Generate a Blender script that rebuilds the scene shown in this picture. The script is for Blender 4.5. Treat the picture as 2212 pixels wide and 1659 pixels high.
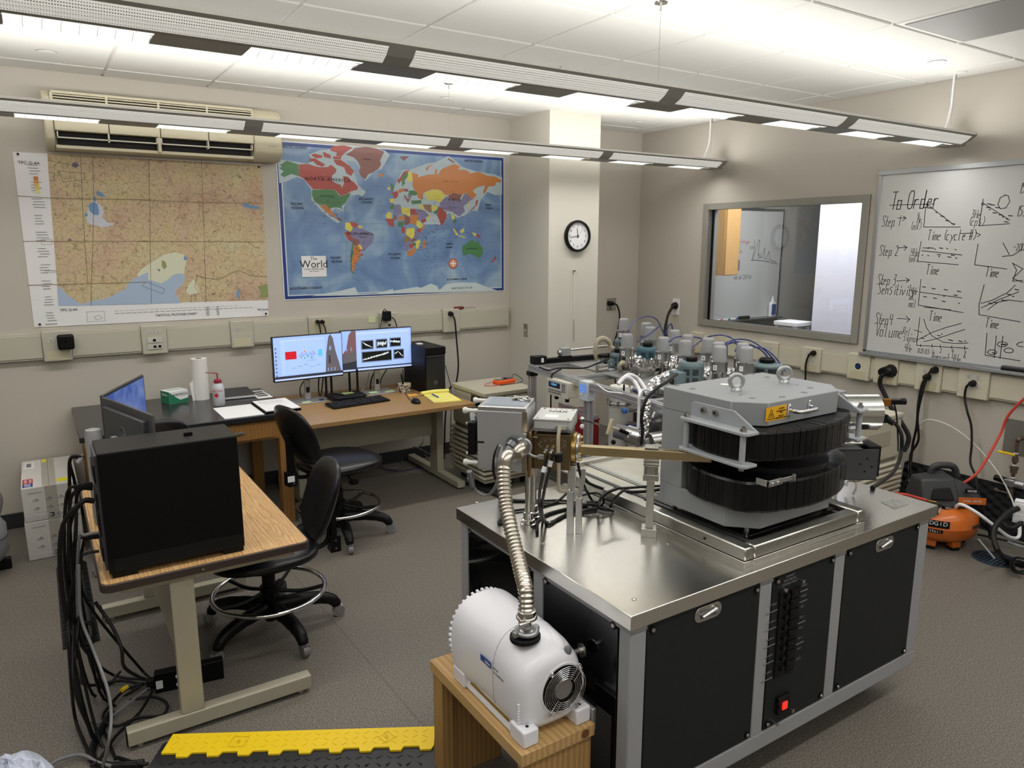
import bpy, bmesh, math, random
from mathutils import Vector, Matrix, Euler
PI=math.pi
sc=bpy.context.scene; COL=sc.collection
for o in list(bpy.data.objects): bpy.data.objects.remove(o)
# ---------------------------------------------------------------- camera
cam=bpy.data.cameras.new('camera'); co=bpy.data.objects.new('camera',cam); COL.objects.link(co)
cam.sensor_fit='HORIZONTAL'; cam.sensor_width=36; cam.lens=36*1580/2212; cam.clip_start=.05; cam.clip_end=60
co.location=(0,0,1.79)
_f=Vector((math.sin(.57451)*math.cos(.19076),math.cos(.57451)*math.cos(.19076),-math.sin(.19076)))
_r=Vector((math.cos(.57451),-math.sin(.57451),0)); _u=_r.cross(_f)
co.rotation_euler=Matrix((_r,_u,-_f)).transposed().to_euler()
sc.camera=co
# ---------------------------------------------------------------- world and exposure
w=bpy.data.worlds.new('World'); sc.world=w; w.use_nodes=True
w.node_tree.nodes['Background'].inputs[0].default_value=(.9,.95,1,1); w.node_tree.nodes['Background'].inputs[1].default_value=.12
vs=sc.view_settings; vs.view_transform='Standard'; vs.look='None'; vs.gamma=1; vs.use_curve_mapping=False; vs.exposure=-.22
UP_W=21; DOWN_W=34; NEXT_W=70      # lamp powers: uplight and downlight of each pendant, added lamp of the next room
LAMPCOL=(1,.985,.955)
# ---------------------------------------------------------------- materials
def lin(c): return tuple((x/255/12.92 if x/255<=.04045 else ((x/255+.055)/1.055)**2.4) for x in c)
MATS={}
def mat(name,rgb,rough=.5,metal=0.,var=0.,vs_=20,bump=0.,bs=200,spec=.5,coat=0,alpha=1,emit=None,es=1,trans=0,stretch=None,aniso=0):
    if name in MATS: return MATS[name]
    m=bpy.data.materials.new(name); m.use_nodes=True; nt=m.node_tree; b=nt.nodes['Principled BSDF']
    col=lin(rgb); b.inputs['Base Color'].default_value=(*col,1); b.inputs['Roughness'].default_value=rough
    b.inputs['Metallic'].default_value=metal; b.inputs['Specular IOR Level'].default_value=spec
    if coat: b.inputs['Coat Weight'].default_value=coat; b.inputs['Coat Roughness'].default_value=.05
    if trans: b.inputs['Transmission Weight'].default_value=trans
    if alpha<1: b.inputs['Alpha'].default_value=alpha
    if emit: b.inputs['Emission Color'].default_value=(*lin(emit),1); b.inputs['Emission Strength'].default_value=es
    if var or bump:
        tc=nt.nodes.new('ShaderNodeTexCoord'); mp=nt.nodes.new('ShaderNodeMapping'); nt.links.new(tc.outputs['Object'],mp.inputs[0])
        if stretch: mp.inputs['Scale'].default_value=stretch
    if var:
        n=nt.nodes.new('ShaderNodeTexNoise'); n.inputs['Scale'].default_value=vs_; n.inputs['Detail'].default_value=4
        r=nt.nodes.new('ShaderNodeValToRGB'); nt.links.new(mp.outputs[0],n.inputs[0]); nt.links.new(n.outputs[0],r.inputs[0])
        r.color_ramp.elements[0].position=.35; r.color_ramp.elements[1].position=.65
        r.color_ramp.elements[0].color=(*[c*(1-var) for c in col],1); r.color_ramp.elements[1].color=(*[min(1,c*(1+var)) for c in col],1)
        nt.links.new(r.outputs[0],b.inputs['Base Color'])
    if bump:
        n=nt.nodes.new('ShaderNodeTexNoise'); n.inputs['Scale'].default_value=bs; n.inputs['Detail'].default_value=3
        bm_=nt.nodes.new('ShaderNodeBump'); bm_.inputs['Strength'].default_value=bump; bm_.inputs['Distance'].default_value=.002
        nt.links.new(mp.outputs[0],n.inputs[0]); nt.links.new(n.outputs[0],bm_.inputs['Height']); nt.links.new(bm_.outputs[0],b.inputs['Normal'])
    MATS[name]=m; return m
WALL=mat('wall paint',(190,184,173),.85,var=.012,vs_=2,bump=.08,bs=300)
WALL2=mat('pale wall paint',(206,202,190),.85,bump=.08,bs=300)
TILE=mat('ceiling tile',(226,225,220),.95,bump=.25,bs=500)
GRID=mat('white grid metal',(222,221,216),.5)
BASEB=mat('black rubber base',(42,42,44),.6)
RACE=mat('putty raceway',(186,182,166),.5)
RACEW=mat('putty cover plate',(204,199,178),.5)
CREAM=mat('cream plastic',(205,200,182),.5,var=.02)
BEIGE=mat('beige enamel',(171,166,147),.42,var=.02)
BLACK=mat('black plastic',(7,7,8),.45,spec=.25)
BLACKM=mat('matt black',(8,8,9),.6,spec=.3)
BLACKG=mat('gloss black',(8,8,10),.12,spec=.6)
RUBBER=mat('black rubber cable',(12,12,13),.5,spec=.35)
VINYL=mat('black vinyl',(12,12,15),.33,bump=.15,bs=60)
CHROME=mat('chrome',(225,225,228),.12,1)
STEEL=mat('stainless steel',(190,188,184),.25,1,var=.04,vs_=30)
ALU=mat('brushed aluminium',(205,205,206),.34,1,var=.03,vs_=60)
ALUM=mat('matt aluminium',(176,178,180),.48,1)
EXTR=mat('extruded aluminium',(190,191,194),.34,.65)
SHEET=mat('satin sheet aluminium',(172,173,174),.4,.45)
PAINTG=mat('magnet grey paint',(142,145,148),.45,var=.02,vs_=8)
BRACK=mat('pale grey bracket',(158,162,166),.4)
POST=mat('grey powder coat',(148,149,152),.5)
CABF=mat('charcoal textured panel',(26,29,30),.6,spec=.3,var=.25,vs_=900,bump=.3,bs=900)
DGREY=mat('dark grey steel',(62,62,64),.5)
WHITE=mat('white plastic',(232,232,235),.32,spec=.5)
WHITEM=mat('matt white',(225,224,220),.7)
PAPER=mat('white paper',(228,227,228),.8)
BRASS=mat('brass',(178,150,96),.3,1,var=.06,vs_=40)
BRASSD=mat('aged brass',(128,112,84),.42,1,var=.08,vs_=20)
ORANGE=mat('orange enamel',(204,104,30),.3,coat=.3)
ORANGEP=mat('orange plastic',(235,88,22),.5)
YELLOW=mat('yellow polymer',(238,202,20),.5)
RED=mat('red paint',(140,28,34),.4)
BLUE=mat('blue tube',(34,44,120),.35)
FOIL=mat('aluminium foil',(225,225,225),.16,1,bump=1,bs=55)
VALVE=mat('grey valve cap',(150,151,152),.5)
MOTOR=mat('blue grey motor paint',(100,118,122),.45)
MOTORB=mat('teal motor paint',(66,104,116),.45)
GREEN=mat('green print',(30,120,84),.5); INK=mat('black print',(20,20,22),.6); BLUEP=mat('blue print',(30,78,150),.5); REDP=mat('red print',(190,40,52),.5)
GREYP=mat('grey print',(120,120,124),.6)
CLEARP=mat('clear acrylic',(225,228,230),.12,alpha=.45)
TUBEW=mat('milky tube',(205,203,196),.35)
GREYC=mat('grey cable',(120,120,122),.45)
TAN=mat('tan hose',(176,166,142),.5)
REDH=mat('red air hose',(196,60,44),.45)
def woodmat(name,c1,c2,scale,axis,rough=.45,ring=False,dist=6):
    m=bpy.data.materials.new(name); m.use_nodes=True; nt=m.node_tree; b=nt.nodes['Principled BSDF']; b.inputs['Roughness'].default_value=rough
    tc=nt.nodes.new('ShaderNodeTexCoord'); mp=nt.nodes.new('ShaderNodeMapping'); nt.links.new(tc.outputs['Object'],mp.inputs[0])
    s=[1,1,1]; s[axis]=.12 if not ring else .3; mp.inputs['Scale'].default_value=s
    wv=nt.nodes.new('ShaderNodeTexWave'); wv.wave_type='RINGS' if ring else 'BANDS'; wv.bands_direction={0:'Y',1:'X',2:'X'}[axis] if not ring else wv.bands_direction
    if ring: wv.rings_direction='SPHERICAL'
    wv.inputs['Scale'].default_value=scale; wv.inputs['Distortion'].default_value=dist; wv.inputs['Detail'].default_value=4; wv.inputs['Detail Scale'].default_value=1.2
    n=nt.nodes.new('ShaderNodeTexNoise'); n.inputs['Scale'].default_value=120; n.inputs['Detail'].default_value=5
    mp2=nt.nodes.new('ShaderNodeMapping'); s2=[1,1,1]; s2[axis]=.04; mp2.inputs['Scale'].default_value=s2; nt.links.new(tc.outputs['Object'],mp2.inputs[0]); nt.links.new(mp2.outputs[0],n.inputs[0])
    r=nt.nodes.new('ShaderNodeValToRGB'); r.color_ramp.elements[0].color=(*lin(c1),1); r.color_ramp.elements[1].color=(*lin(c2),1)
    r.color_ramp.elements[0].position=.15; r.color_ramp.elements[1].position=.75
    mx=nt.nodes.new('ShaderNodeMath'); mx.operation='MULTIPLY_ADD'; mx.inputs[1].default_value=.55
    m3=nt.nodes.new('ShaderNodeMath'); m3.operation='MULTIPLY'; m3.inputs[1].default_value=.45
    nt.links.new(mp.outputs[0],wv.inputs[0]); nt.links.new(wv.outputs[1],mx.inputs[0]); nt.links.new(n.outputs[0],m3.inputs[0]); nt.links.new(m3.outputs[0],mx.inputs[2])
    nt.links.new(mx.outputs[0],r.inputs[0]); nt.links.new(r.outputs[0],b.inputs['Base Color']); MATS[name]=m; return m
OAKL=woodmat('oak laminate',(168,126,78),(204,166,114),26,1,.42,dist=14)
OAKD=woodmat('desk laminate',(150,116,72),(164,130,84),14,0,.4)
OAK=woodmat('honey oak',(152,108,56),(168,122,68),14,2,.4)
PINE=woodmat('construction pine',(168,132,82),(190,156,104),16,1,.6,dist=4)
PINEV=woodmat('pine board upright',(148,112,66),(172,136,84),16,2,.6,dist=4)
def floormat():
    m=bpy.data.materials.new('speckled vinyl floor'); m.use_nodes=True; nt=m.node_tree; b=nt.nodes['Principled BSDF']; b.inputs['Roughness'].default_value=.55
    tc=nt.nodes.new('ShaderNodeTexCoord')
    n=nt.nodes.new('ShaderNodeTexNoise'); n.inputs['Scale'].default_value=170; n.inputs['Detail'].default_value=3; nt.links.new(tc.outputs['Object'],n.inputs[0])
    r=nt.nodes.new('ShaderNodeValToRGB'); e=r.color_ramp.elements; e[0].position=.33; e[0].color=(*lin((72,68,63)),1); e[1].position=.66; e[1].color=(*lin((132,125,115)),1)
    v=nt.nodes.new('ShaderNodeTexVoronoi'); v.inputs['Scale'].default_value=110; nt.links.new(tc.outputs['Object'],v.inputs[0])
    lt=nt.nodes.new('ShaderNodeMath'); lt.operation='LESS_THAN'; lt.inputs[1].default_value=.13; nt.links.new(v.outputs['Distance'],lt.inputs[0])
    n2=nt.nodes.new('ShaderNodeTexNoise'); n2.inputs['Scale'].default_value=40; nt.links.new(tc.outputs['Object'],n2.inputs[0])
    g=nt.nodes.new('ShaderNodeMath'); g.operation='GREATER_THAN'; g.inputs[1].default_value=.55; nt.links.new(n2.outputs[0],g.inputs[0])
    mu=nt.nodes.new('ShaderNodeMath'); mu.operation='MULTIPLY'; nt.links.new(lt.outputs[0],mu.inputs[0]); nt.links.new(g.outputs[0],mu.inputs[1])
    mx=nt.nodes.new('ShaderNodeMixRGB'); mx.inputs[2].default_value=(*lin((182,176,164)),1); nt.links.new(mu.outputs[0],mx.inputs[0]); nt.links.new(n.outputs[0],r.inputs[0]); nt.links.new(r.outputs[0],mx.inputs[1]); nt.links.new(mx.outputs[0],b.inputs['Base Color'])
    bp=nt.nodes.new('ShaderNodeBump'); bp.inputs['Strength'].default_value=.25; bp.inputs['Distance'].default_value=.001; nt.links.new(n.outputs[0],bp.inputs['Height']); nt.links.new(bp.outputs[0],b.inputs['Normal'])
    return m
FLOOR=floormat()
def patmat(name,rgb,rgb2,scale,rough=.3,metal=1,kind='dots',thr=.3,bumpd=.001,bstr=.5):
    m=bpy.data.materials.new(name); m.use_nodes=True; nt=m.node_tree; b=nt.nodes['Principled BSDF']; b.inputs['Roughness'].default_value=rough; b.inputs['Metallic'].default_value=metal
    tc=nt.nodes.new('ShaderNodeTexCoord'); v=nt.nodes.new('ShaderNodeTexVoronoi'); v.inputs['Scale'].default_value=scale; v.inputs['Randomness'].default_value=0
    nt.links.new(tc.outputs['Object'],v.inputs[0]); r=nt.nodes.new('ShaderNodeValToRGB'); r.color_ramp.elements[0].position=thr-.05; r.color_ramp.elements[1].position=thr+.05
    r.color_ramp.elements[0].color=(*lin(rgb2),1); r.color_ramp.elements[1].color=(*lin(rgb),1); nt.links.new(v.outputs['Distance'],r.inputs[0]); nt.links.new(r.outputs[0],b.inputs['Base Color'])
    bp=nt.nodes.new('ShaderNodeBump'); bp.inputs['Strength'].default_value=bstr; bp.inputs['Distance'].default_value=bumpd; nt.links.new(v.outputs['Distance'],bp.inputs['Height']); nt.links.new(bp.outputs[0],b.inputs['Normal'])
    MATS[name]=m; return m
TOPM=patmat('textured stainless top',(214,212,206),(214,212,206),320,.22,1,thr=.1,bumpd=.0004,bstr=.35)
PERF=patmat('perforated steel diffuser',(226,224,220),(120,118,116),130,.5,0,thr=.33)
MESH=patmat('black mesh grille',(24,24,26),(4,4,5),260,.5,0,thr=.35)
# ---------------------------------------------------------------- mesh helpers
def catmull(p,n=6,closed=False):
    p=[Vector(q) for q in p]
    if len(p)<3: return p
    out=[]; N=len(p)
    for i in range(N if closed else N-1):
        a=p[(i-1)%N] if (closed or i>0) else p[0]*2-p[1]; b=p[i]; c=p[(i+1)%N]; d=p[(i+2)%N] if (closed or i+2<N) else p[-1]*2-p[-2]
        for k in range(n):
            t=k/n; out.append(.5*((2*b)+(c-a)*t+(2*a-5*b+4*c-d)*t*t+(3*b-a-3*c+d)*t**3))
    if not closed: out.append(p[-1])
    return out
def basis(d):
    d=Vector(d).normalized(); a=Vector((0,0,1)) if abs(d.z)<.9 else Vector((1,0,0)); x=a.cross(d).normalized(); return x,d.cross(x),d
class MB:
    def __init__(s): s.v=[];s.f=[];s.m=[]
    def add(s,vs,fs,mi=0):
        o=len(s.v); s.v+=[tuple(x) for x in vs]; s.f+=[[i+o for i in f] for f in fs]; s.m+=[mi]*len(fs); return s
    def box(s,x0,x1,y0,y1,z0,z1,mi=0,M=None):
        v=[Vector((x,y,z)) for x in (x0,x1) for y in (y0,y1) for z in (z0,z1)]
        if M: v=[M@q for q in v]
        return s.add(v,[(0,1,3,2),(4,6,7,5),(0,4,5,1),(2,3,7,6),(0,2,6,4),(1,5,7,3)],mi)
    def cbox(s,c,d,mi=0,rz=0,M=None):
        R=Matrix.Translation(c)@(M if M else Matrix.Rotation(rz,4,'Z')); return s.box(-d[0]/2,d[0]/2,-d[1]/2,d[1]/2,-d[2]/2,d[2]/2,mi,R)
    def cyl(s,p0,p1,r0,r1=None,n=16,mi=0,caps=True):
        r1=r0 if r1 is None else r1; p0=Vector(p0);p1=Vector(p1); x,y,_=basis(p1-p0); v=[]
        for p,r in ((p0,r0),(p1,r1)): v+=[p+(x*math.cos(2*PI*i/n)+y*math.sin(2*PI*i/n))*r for i in range(n)]
        f=[(i,(i+1)%n,n+(i+1)%n,n+i) for i in range(n)]
        if caps: f+=[tuple(range(n))[::-1],tuple(range(n,2*n))]
        return s.add(v,f,mi)
    def lathe(s,c,prof,n=24,mi=0,axis=(0,0,1),caps=True):
        c=Vector(c); x,y,d=basis(axis); v=[]
        for r,h in prof: v+=[c+d*h+(x*math.cos(2*PI*i/n)+y*math.sin(2*PI*i/n))*r for i in range(n)]
        f=[(k*n+i,k*n+(i+1)%n,(k+1)*n+(i+1)%n,(k+1)*n+i) for k in range(len(prof)-1) for i in range(n)]
        if caps: f+=[tuple(range(n))[::-1],tuple(range((len(prof)-1)*n,len(prof)*n))]
        return s.add(v,f,mi)
    def tube(s,pts,r,n=8,mi=0,sm=6,closed=False,rr=None):
        p=catmull(pts,sm,closed) if sm else [Vector(q) for q in pts]
        N=len(p); x,y,d=basis(p[1]-p[0]); v=[]
        for i,q in enumerate(p):
            t=(p[(i+1)%N]-p[i-1]) if closed else (p[min(i+1,N-1)]-p[max(i-1,0)])
            if t.length<1e-9: t=d
            t=t.normalized(); x=(x-t*x.dot(t)); x=x.normalized() if x.length>1e-6 else basis(t)[0]; y=t.cross(x)
            R=r if rr is None else rr[min(len(rr)-1,int(i*len(rr)/N))]
            v+=[q+(x*math.cos(2*PI*k/n)+y*math.sin(2*PI*k/n))*R for k in range(n)]
        f=[(i*n+k,i*n+(k+1)%n,((i+1)%N)*n+(k+1)%n,((i+1)%N)*n+k) for i in range(N if closed else N-1) for k in range(n)]
        if not closed: f+=[tuple(range(n))[::-1],tuple(range((N-1)*n,N*n))]
        return s.add(v,f,mi)
    def torus(s,c,axis,R,r,n=32,k=8,mi=0,a0=0,a1=2*PI):
        x,y,_=basis(axis); c=Vector(c); full=abs(a1-a0-2*PI)<1e-6; m=n if full else n+1
        return s.tube([c+(x*math.cos(a0+(a1-a0)*i/n)+y*math.sin(a0+(a1-a0)*i/n))*R for i in range(m)],r,k,mi,0,full)
    def prism(s,poly,z0,z1,mi=0,M=None,cap=True):
        n=len(poly); v=[Vector((x,y,z)) for z in (z0,z1) for x,y in poly]
        if M: v=[M@q for q in v]
        f=[(i,(i+1)%n,n+(i+1)%n,n+i) for i in range(n)]
        if cap: f+=[tuple(range(n))[::-1],tuple(range(n,2*n))]
        return s.add(v,f,mi)
    def ball(s,c,r,n=16,k=10,mi=0,M=None):
        r=(r,r,r) if not hasattr(r,'__len__') else r; c=Vector(c); v=[];
        for j in range(1,k):
            a=PI*j/k
            for i in range(n):
                q=Vector((r[0]*math.sin(a)*math.cos(2*PI*i/n),r[1]*math.sin(a)*math.sin(2*PI*i/n),r[2]*math.cos(a))); v.append(c+((M@q) if M else q))
        T=Vector((0,0,r[2]));
        if M: T=M@T
        v+=[c+T,c-T]; t=len(v)-2; f=[((j)*n+i,(j+1)*n+i,(j+1)*n+(i+1)%n,j*n+(i+1)%n) for j in range(k-2) for i in range(n)]
        f+=[(t,i,(i+1)%n) for i in range(n)]+[(t+1,(k-2)*n+(i+1)%n,(k-2)*n+i) for i in range(n)]
        return s.add(v,f,mi)
    def poly(s,pts,mi=0): return s.add(pts,[tuple(range(len(pts)))],mi)
    def ribbon(s,pts,wd,fn,mi=0):
        # flat stroke of width wd through 2-D points, mapped to 3-D by fn
        p=[Vector(q) for q in pts]
        for i in range(len(p)-1):
            d=p[i+1]-p[i]
            if d.length<1e-6: continue
            d.normalize(); n=Vector((-d.y,d.x))*wd/2; e=d*wd*.3; a=p[i]-e; b=p[i+1]+e
            s.poly([fn(*q) for q in (a-n,b-n,b+n,a+n)],mi)
        return s
    def build(s,name,mats,parent=None,bevel=0,seg=2,sharp=40,flat=False,label=None,kind=None,sub=0):
        me=bpy.data.meshes.new(name); o=bpy.data.objects.new(name,me); COL.objects.link(o)
        if parent is not None:
            R=parent
            org=Vector((0,0,0))
            while R is not None: org=org+R.location; R=R.parent
            o.parent=parent
        else:
            xs=[q[0] for q in s.v]; ys=[q[1] for q in s.v]; org=Vector(((min(xs)+max(xs))/2,(min(ys)+max(ys))/2,min(q[2] for q in s.v))); o.location=org
        me.from_pydata([tuple(Vector(q)-org) for q in s.v],[],s.f)
        for m in (mats if isinstance(mats,(list,tuple)) else [mats]): me.materials.append(m)
        me.polygons.foreach_set('material_index',s.m)
        bm=bmesh.new(); bm.from_mesh(me); bmesh.ops.recalc_face_normals(bm,faces=bm.faces); bm.to_mesh(me); bm.free()
        if not flat:
            me.polygons.foreach_set('use_smooth',[True]*len(me.polygons)); me.set_sharp_from_angle(angle=math.radians(sharp))
        if bevel:
            b=o.modifiers.new('bevel','BEVEL'); b.width=bevel; b.segments=seg; b.limit_method='ANGLE'; b.angle_limit=math.radians(40); b.harden_normals=False
        if sub: b=o.modifiers.new('sub','SUBSURF'); b.levels=sub; b.render_levels=sub
        if label: o['label']=label
        if kind: o['kind']=kind
        return o
def thing(name,label,cat,loc=(0,0,0),rz=0,group=None):
    o=bpy.data.objects.new(name,None); COL.objects.link(o); o.location=loc; o.rotation_euler=(0,0,rz); o.empty_display_size=.1
    o['label']=label; o['category']=cat
    if group: o['group']=group
    return o
def tag(o,label,cat,group=None):
    o['label']=label; o['category']=cat
    if group: o['group']=group
    return o
def dup(root,loc,rz=0,label=None,group=None):
    r=root.copy(); COL.objects.link(r); r.location=loc; r.rotation_euler=(0,0,rz)
    if label: r['label']=label
    if group: r['group']=group
    for ch in list(root.children):
        c=ch.copy(); COL.objects.link(c); c.parent=r
        for g in list(ch.children):
            d=g.copy(); COL.objects.link(d); d.parent=c
    return r
def text(name,s,size,M,mt,parent,align='CENTER',ext=.0003,spacing=1):
    # flat printed lettering: converted to mesh, baked to the place given by M (world)
    c=bpy.data.curves.new(name,'FONT'); c.body=s; c.size=size; c.align_x=align; c.align_y='CENTER'; c.extrude=ext; c.resolution_u=3; c.space_character=spacing
    t=bpy.data.objects.new(name,c); me=bpy.data.meshes.new_from_object(t); bpy.data.objects.remove(t)
    R=parent; org=Vector((0,0,0))
    while R is not None: org=org+R.location; R=R.parent
    me.transform(Matrix.Translation(-org)@M); me.materials.clear(); me.materials.append(mt)
    o=bpy.data.objects.new(name,me); COL.objects.link(o); o.parent=parent; return o
def frame(o,x,y):
    # matrix with origin o, text-right x and text-up y
    x=Vector(x).normalized(); y=Vector(y).normalized(); z=x.cross(y); M=Matrix((x,y,z)).transposed().to_4x4(); M.translation=Vector(o); return M
def struct(o): o['kind']='structure'; return o
def cable(name,pts,r,mt,label,cat='cable',group=None,n=8,sm=6,plug=None):
    m=MB().tube(pts,r,n,0,sm)
    if plug:
        p=Vector(pts[0]); d=(Vector(plug)).normalized(); m.cyl(p-d*.012,p+d*.02,r*3.2,r*2.4,10); m.cyl(p+d*.02,p+d*.035,r*2,r*1.2,10)
    return tag(m.build(name,mt),label,cat,group)
# ================================================================ room shell
YW=5.433; XR=4.993; ZCEIL=2.805; XL=-2.6; YF=-2.9; T=.6096
struct(MB().box(XL-.1,9.2,YF-.1,8.5,-.1,0).build('floor',FLOOR,flat=True))
seam=struct(MB().cbox((1.05,2.75,.0004),(.004,3.2,.0008),rz=.02).cbox((-.6,1.9,.0004),(2.6,.004,.0008)).build('trim_1',mat('floor weld seam',(96,92,85),.6)))
struct(MB().box(XL-.12,XR+.12,YW,YW+.12,0,3).build('wall_back',WALL,flat=True))
struct(MB().box(XL-.12,XL,YF,YW,0,3).build('wall_left',WALL,flat=True))
struct(MB().box(XL-.12,XR+.12,YF-.12,YF,0,3).build('wall_front',WALL,flat=True))
WY0,WY1,WZ0,WZ1=3.07,4.607,1.065,2.124
b=MB(); b.box(XR,XR+.12,YF,WY0+.03,0,3).box(XR,XR+.12,WY1-.03,YW,0,3).box(XR,XR+.12,WY0+.03,WY1-.03,0,WZ0+.03).box(XR,XR+.12,WY0+.03,WY1-.03,WZ1-.03,3)
struct(b.build('wall_right',WALL,flat=True))
struct(MB().box(3.49,4.0,4.85,YW-.001,0,2.83).build('wall_column',WALL2,flat=True))
H=.10
for nm,a in (('baseboard_back',(XL,3.49,YW-.012,YW)),('baseboard_right',(XR-.012,XR,YF,YW-.012)),('baseboard_column',(3.478,4.0,4.838,4.85)),('baseboard_left',(XL,XL+.012,YF,YW-.012))):
    struct(MB().box(a[0],a[1],a[2],a[3],0.001,H).build(nm,BASEB,bevel=.004))
struct(MB().box(3.478,3.49,4.85,YW-.012,0.001,H).build('trim_2',BASEB))
# window to the next room
win=struct(bpy.data.objects.new('window_1',None)); COL.objects.link(win); win.location=(XR,3.84,WZ0)
WF=mat('grey window frame',(146,143,134),.5)
b=MB(); e=.055
for x0,x1,ee in ((XR-.02,XR+.0,e),(XR-.01,XR+.13,e*.8)):
    b.box(x0,x1,WY0,WY0+ee,WZ0,WZ1).box(x0,x1,WY1-ee,WY1,WZ0,WZ1).box(x0,x1,WY0+ee,WY1-ee,WZ0,WZ0+ee).box(x0,x1,WY0+ee,WY1-ee,WZ1-ee,WZ1)
b.build('window_frame',WF,win,bevel=.003)
b=MB(); g=XR+.06
b.box(g-.008,g+.008,WY0+.044,WY0+.052,WZ0+.04,WZ1-.04).box(g-.008,g+.008,WY1-.06,WY1-.044,WZ0+.04,WZ1-.04).box(g-.008,g+.008,WY0+.05,WY1-.05,WZ1-.052,WZ1-.044).box(g-.008,g+.008,WY0+.05,WY1-.05,WZ0+.044,WZ0+.05)
b.build('gasket',BLACK,win)
GL=bpy.data.materials.new('window glass'); GL.use_nodes=True; nt=GL.node_tree; nt.nodes.clear(); ou=nt.nodes.new('ShaderNodeOutputMaterial'); mx=nt.nodes.new('ShaderNodeMixShader'); tr=nt.nodes.new('ShaderNodeBsdfTransparent'); gl=nt.nodes.new('ShaderNodeBsdfGlossy'); gl.inputs['Roughness'].default_value=.01; fr=nt.nodes.new('ShaderNodeFresnel'); fr.inputs[0].default_value=1.45
tr.inputs[0].default_value=(.9,.92,.93,1)
nt.links.new(fr.outputs[0],mx.inputs[0]); nt.links.new(tr.outputs[0],mx.inputs[1]); nt.links.new(gl.outputs[0],mx.inputs[2]); nt.links.new(mx.outputs[0],ou.inputs[0])
MB().box(g-.003,g+.003,WY0+.046,WY1-.046,WZ0+.046,WZ1-.046).build('pane',GL,win,flat=True)
# ceiling: grid and lay-in tiles
ceil=struct(MB().box(XL,XR,YF,YW,ZCEIL+.03,ZCEIL+.12).build('ceiling',mat('plenum shade',(150,150,148),.9),flat=True))
GX,GY=2.314,2.139
xs=[GX+i*T for i in range(-9,6) if XL<GX+i*T<XR]; ys=[GY+j*T for j in range(-9,8) if YF<GY+j*T<YW]
b=MB()
for x in xs: b.box(x-.012,x+.012,YF,YW,ZCEIL+.006,ZCEIL+.03)
for y in ys: b.box(XL,XR,y-.012,y+.012,ZCEIL+.0065,ZCEIL+.0295)
b.box(XL,XR,YW-.02,YW,ZCEIL+.006,ZCEIL+.03).box(XR-.02,XR,YF,YW,ZCEIL+.0062,ZCEIL+.0298)
b.build('ceiling_grid',GRID,ceil,flat=True)
ex=[XL]+xs+[XR]; ey=[YF]+ys+[YW]; cache={}
for i in range(len(ex)-1):
    for j in range(len(ey)-1):
        w,d=ex[i+1]-ex[i],ey[j+1]-ey[j]; c=((ex[i]+ex[i+1])/2,(ey[j]+ey[j+1])/2)
        if w<.03 or d<.03: continue
        if abs(c[0]-(GX+2.5*T))<.01 and abs(c[1]-(GY-.5*T))<.01: continue
        k=(round(w,3),round(d,3))
        if k not in cache:
            a,bb=w/2-.007,d/2-.007; q=MB(); v=[(-a,-bb,.022),(a,-bb,.022),(a,bb,.022),(-a,bb,.022),(-a,-bb,.004),(a,-bb,.004),(a,bb,.004),(-a,bb,.004),(-a+.006,-bb+.006,-.002),(a-.006,-bb+.006,-.002),(a-.006,bb-.006,-.002),(-a+.006,bb-.006,-.002)]
            q.add(v,[(0,1,2,3)]+[(r+n,r+(n+1)%4,r+4+(n+1)%4,r+4+n) for r in (0,4) for n in range(4)]+[(11,10,9,8)])
            o=q.build('ceiling_tile',TILE,ceil,flat=True); cache[k]=o.data
            for vv in o.data.vertices: vv.co+=ceil.location
        else: o=bpy.data.objects.new('ceiling_tile',cache[k]); COL.objects.link(o); o.parent=ceil
        o.location=Vector((c[0],c[1],ZCEIL))-ceil.location
# perforated air diffuser, sprinkler covers, cable rose
t=thing('ceiling_vent','perforated grey metal air vent set in the ceiling grid at upper right','vent',(GX+2.5*T,GY-.5*T,ZCEIL))
x,y,z=t.location; MB().box(x-.296,x+.296,y-.296,y+.296,z-.004,z+.01).build('frame',GRID,t,bevel=.002); MB().box(x-.27,x+.27,y-.27,y+.27,z-.008,z-.002).build('perforated_panel',patmat('vent perforation',(150,149,147),(60,60,60),160,.5,0,thr=.32),t,flat=True)
for (dx,dy),lb in zip(((.181,4.903),(2.6,4.874),(4.456,4.899),(4.447,2.413)),('above the wall air conditioner','above the world map','above the recess beside the column','near the hanging cord of the near pendant')):
    t=thing('sprinkler_cover','round white sprinkler cover plate in the ceiling '+lb,'sprinkler',(dx,dy,ZCEIL-.002)); z=ZCEIL-.002
    MB().lathe((dx,dy,z),[(.047,-.001),(.047,-.004),(.043,-.006)],28).build('cover_plate',WHITEM,t); MB().torus((dx,dy,z-.001),(0,0,1),.047,.0022,28,6).build('rim',mat('cover rim shade',(140,140,138),.6),t)
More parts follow.
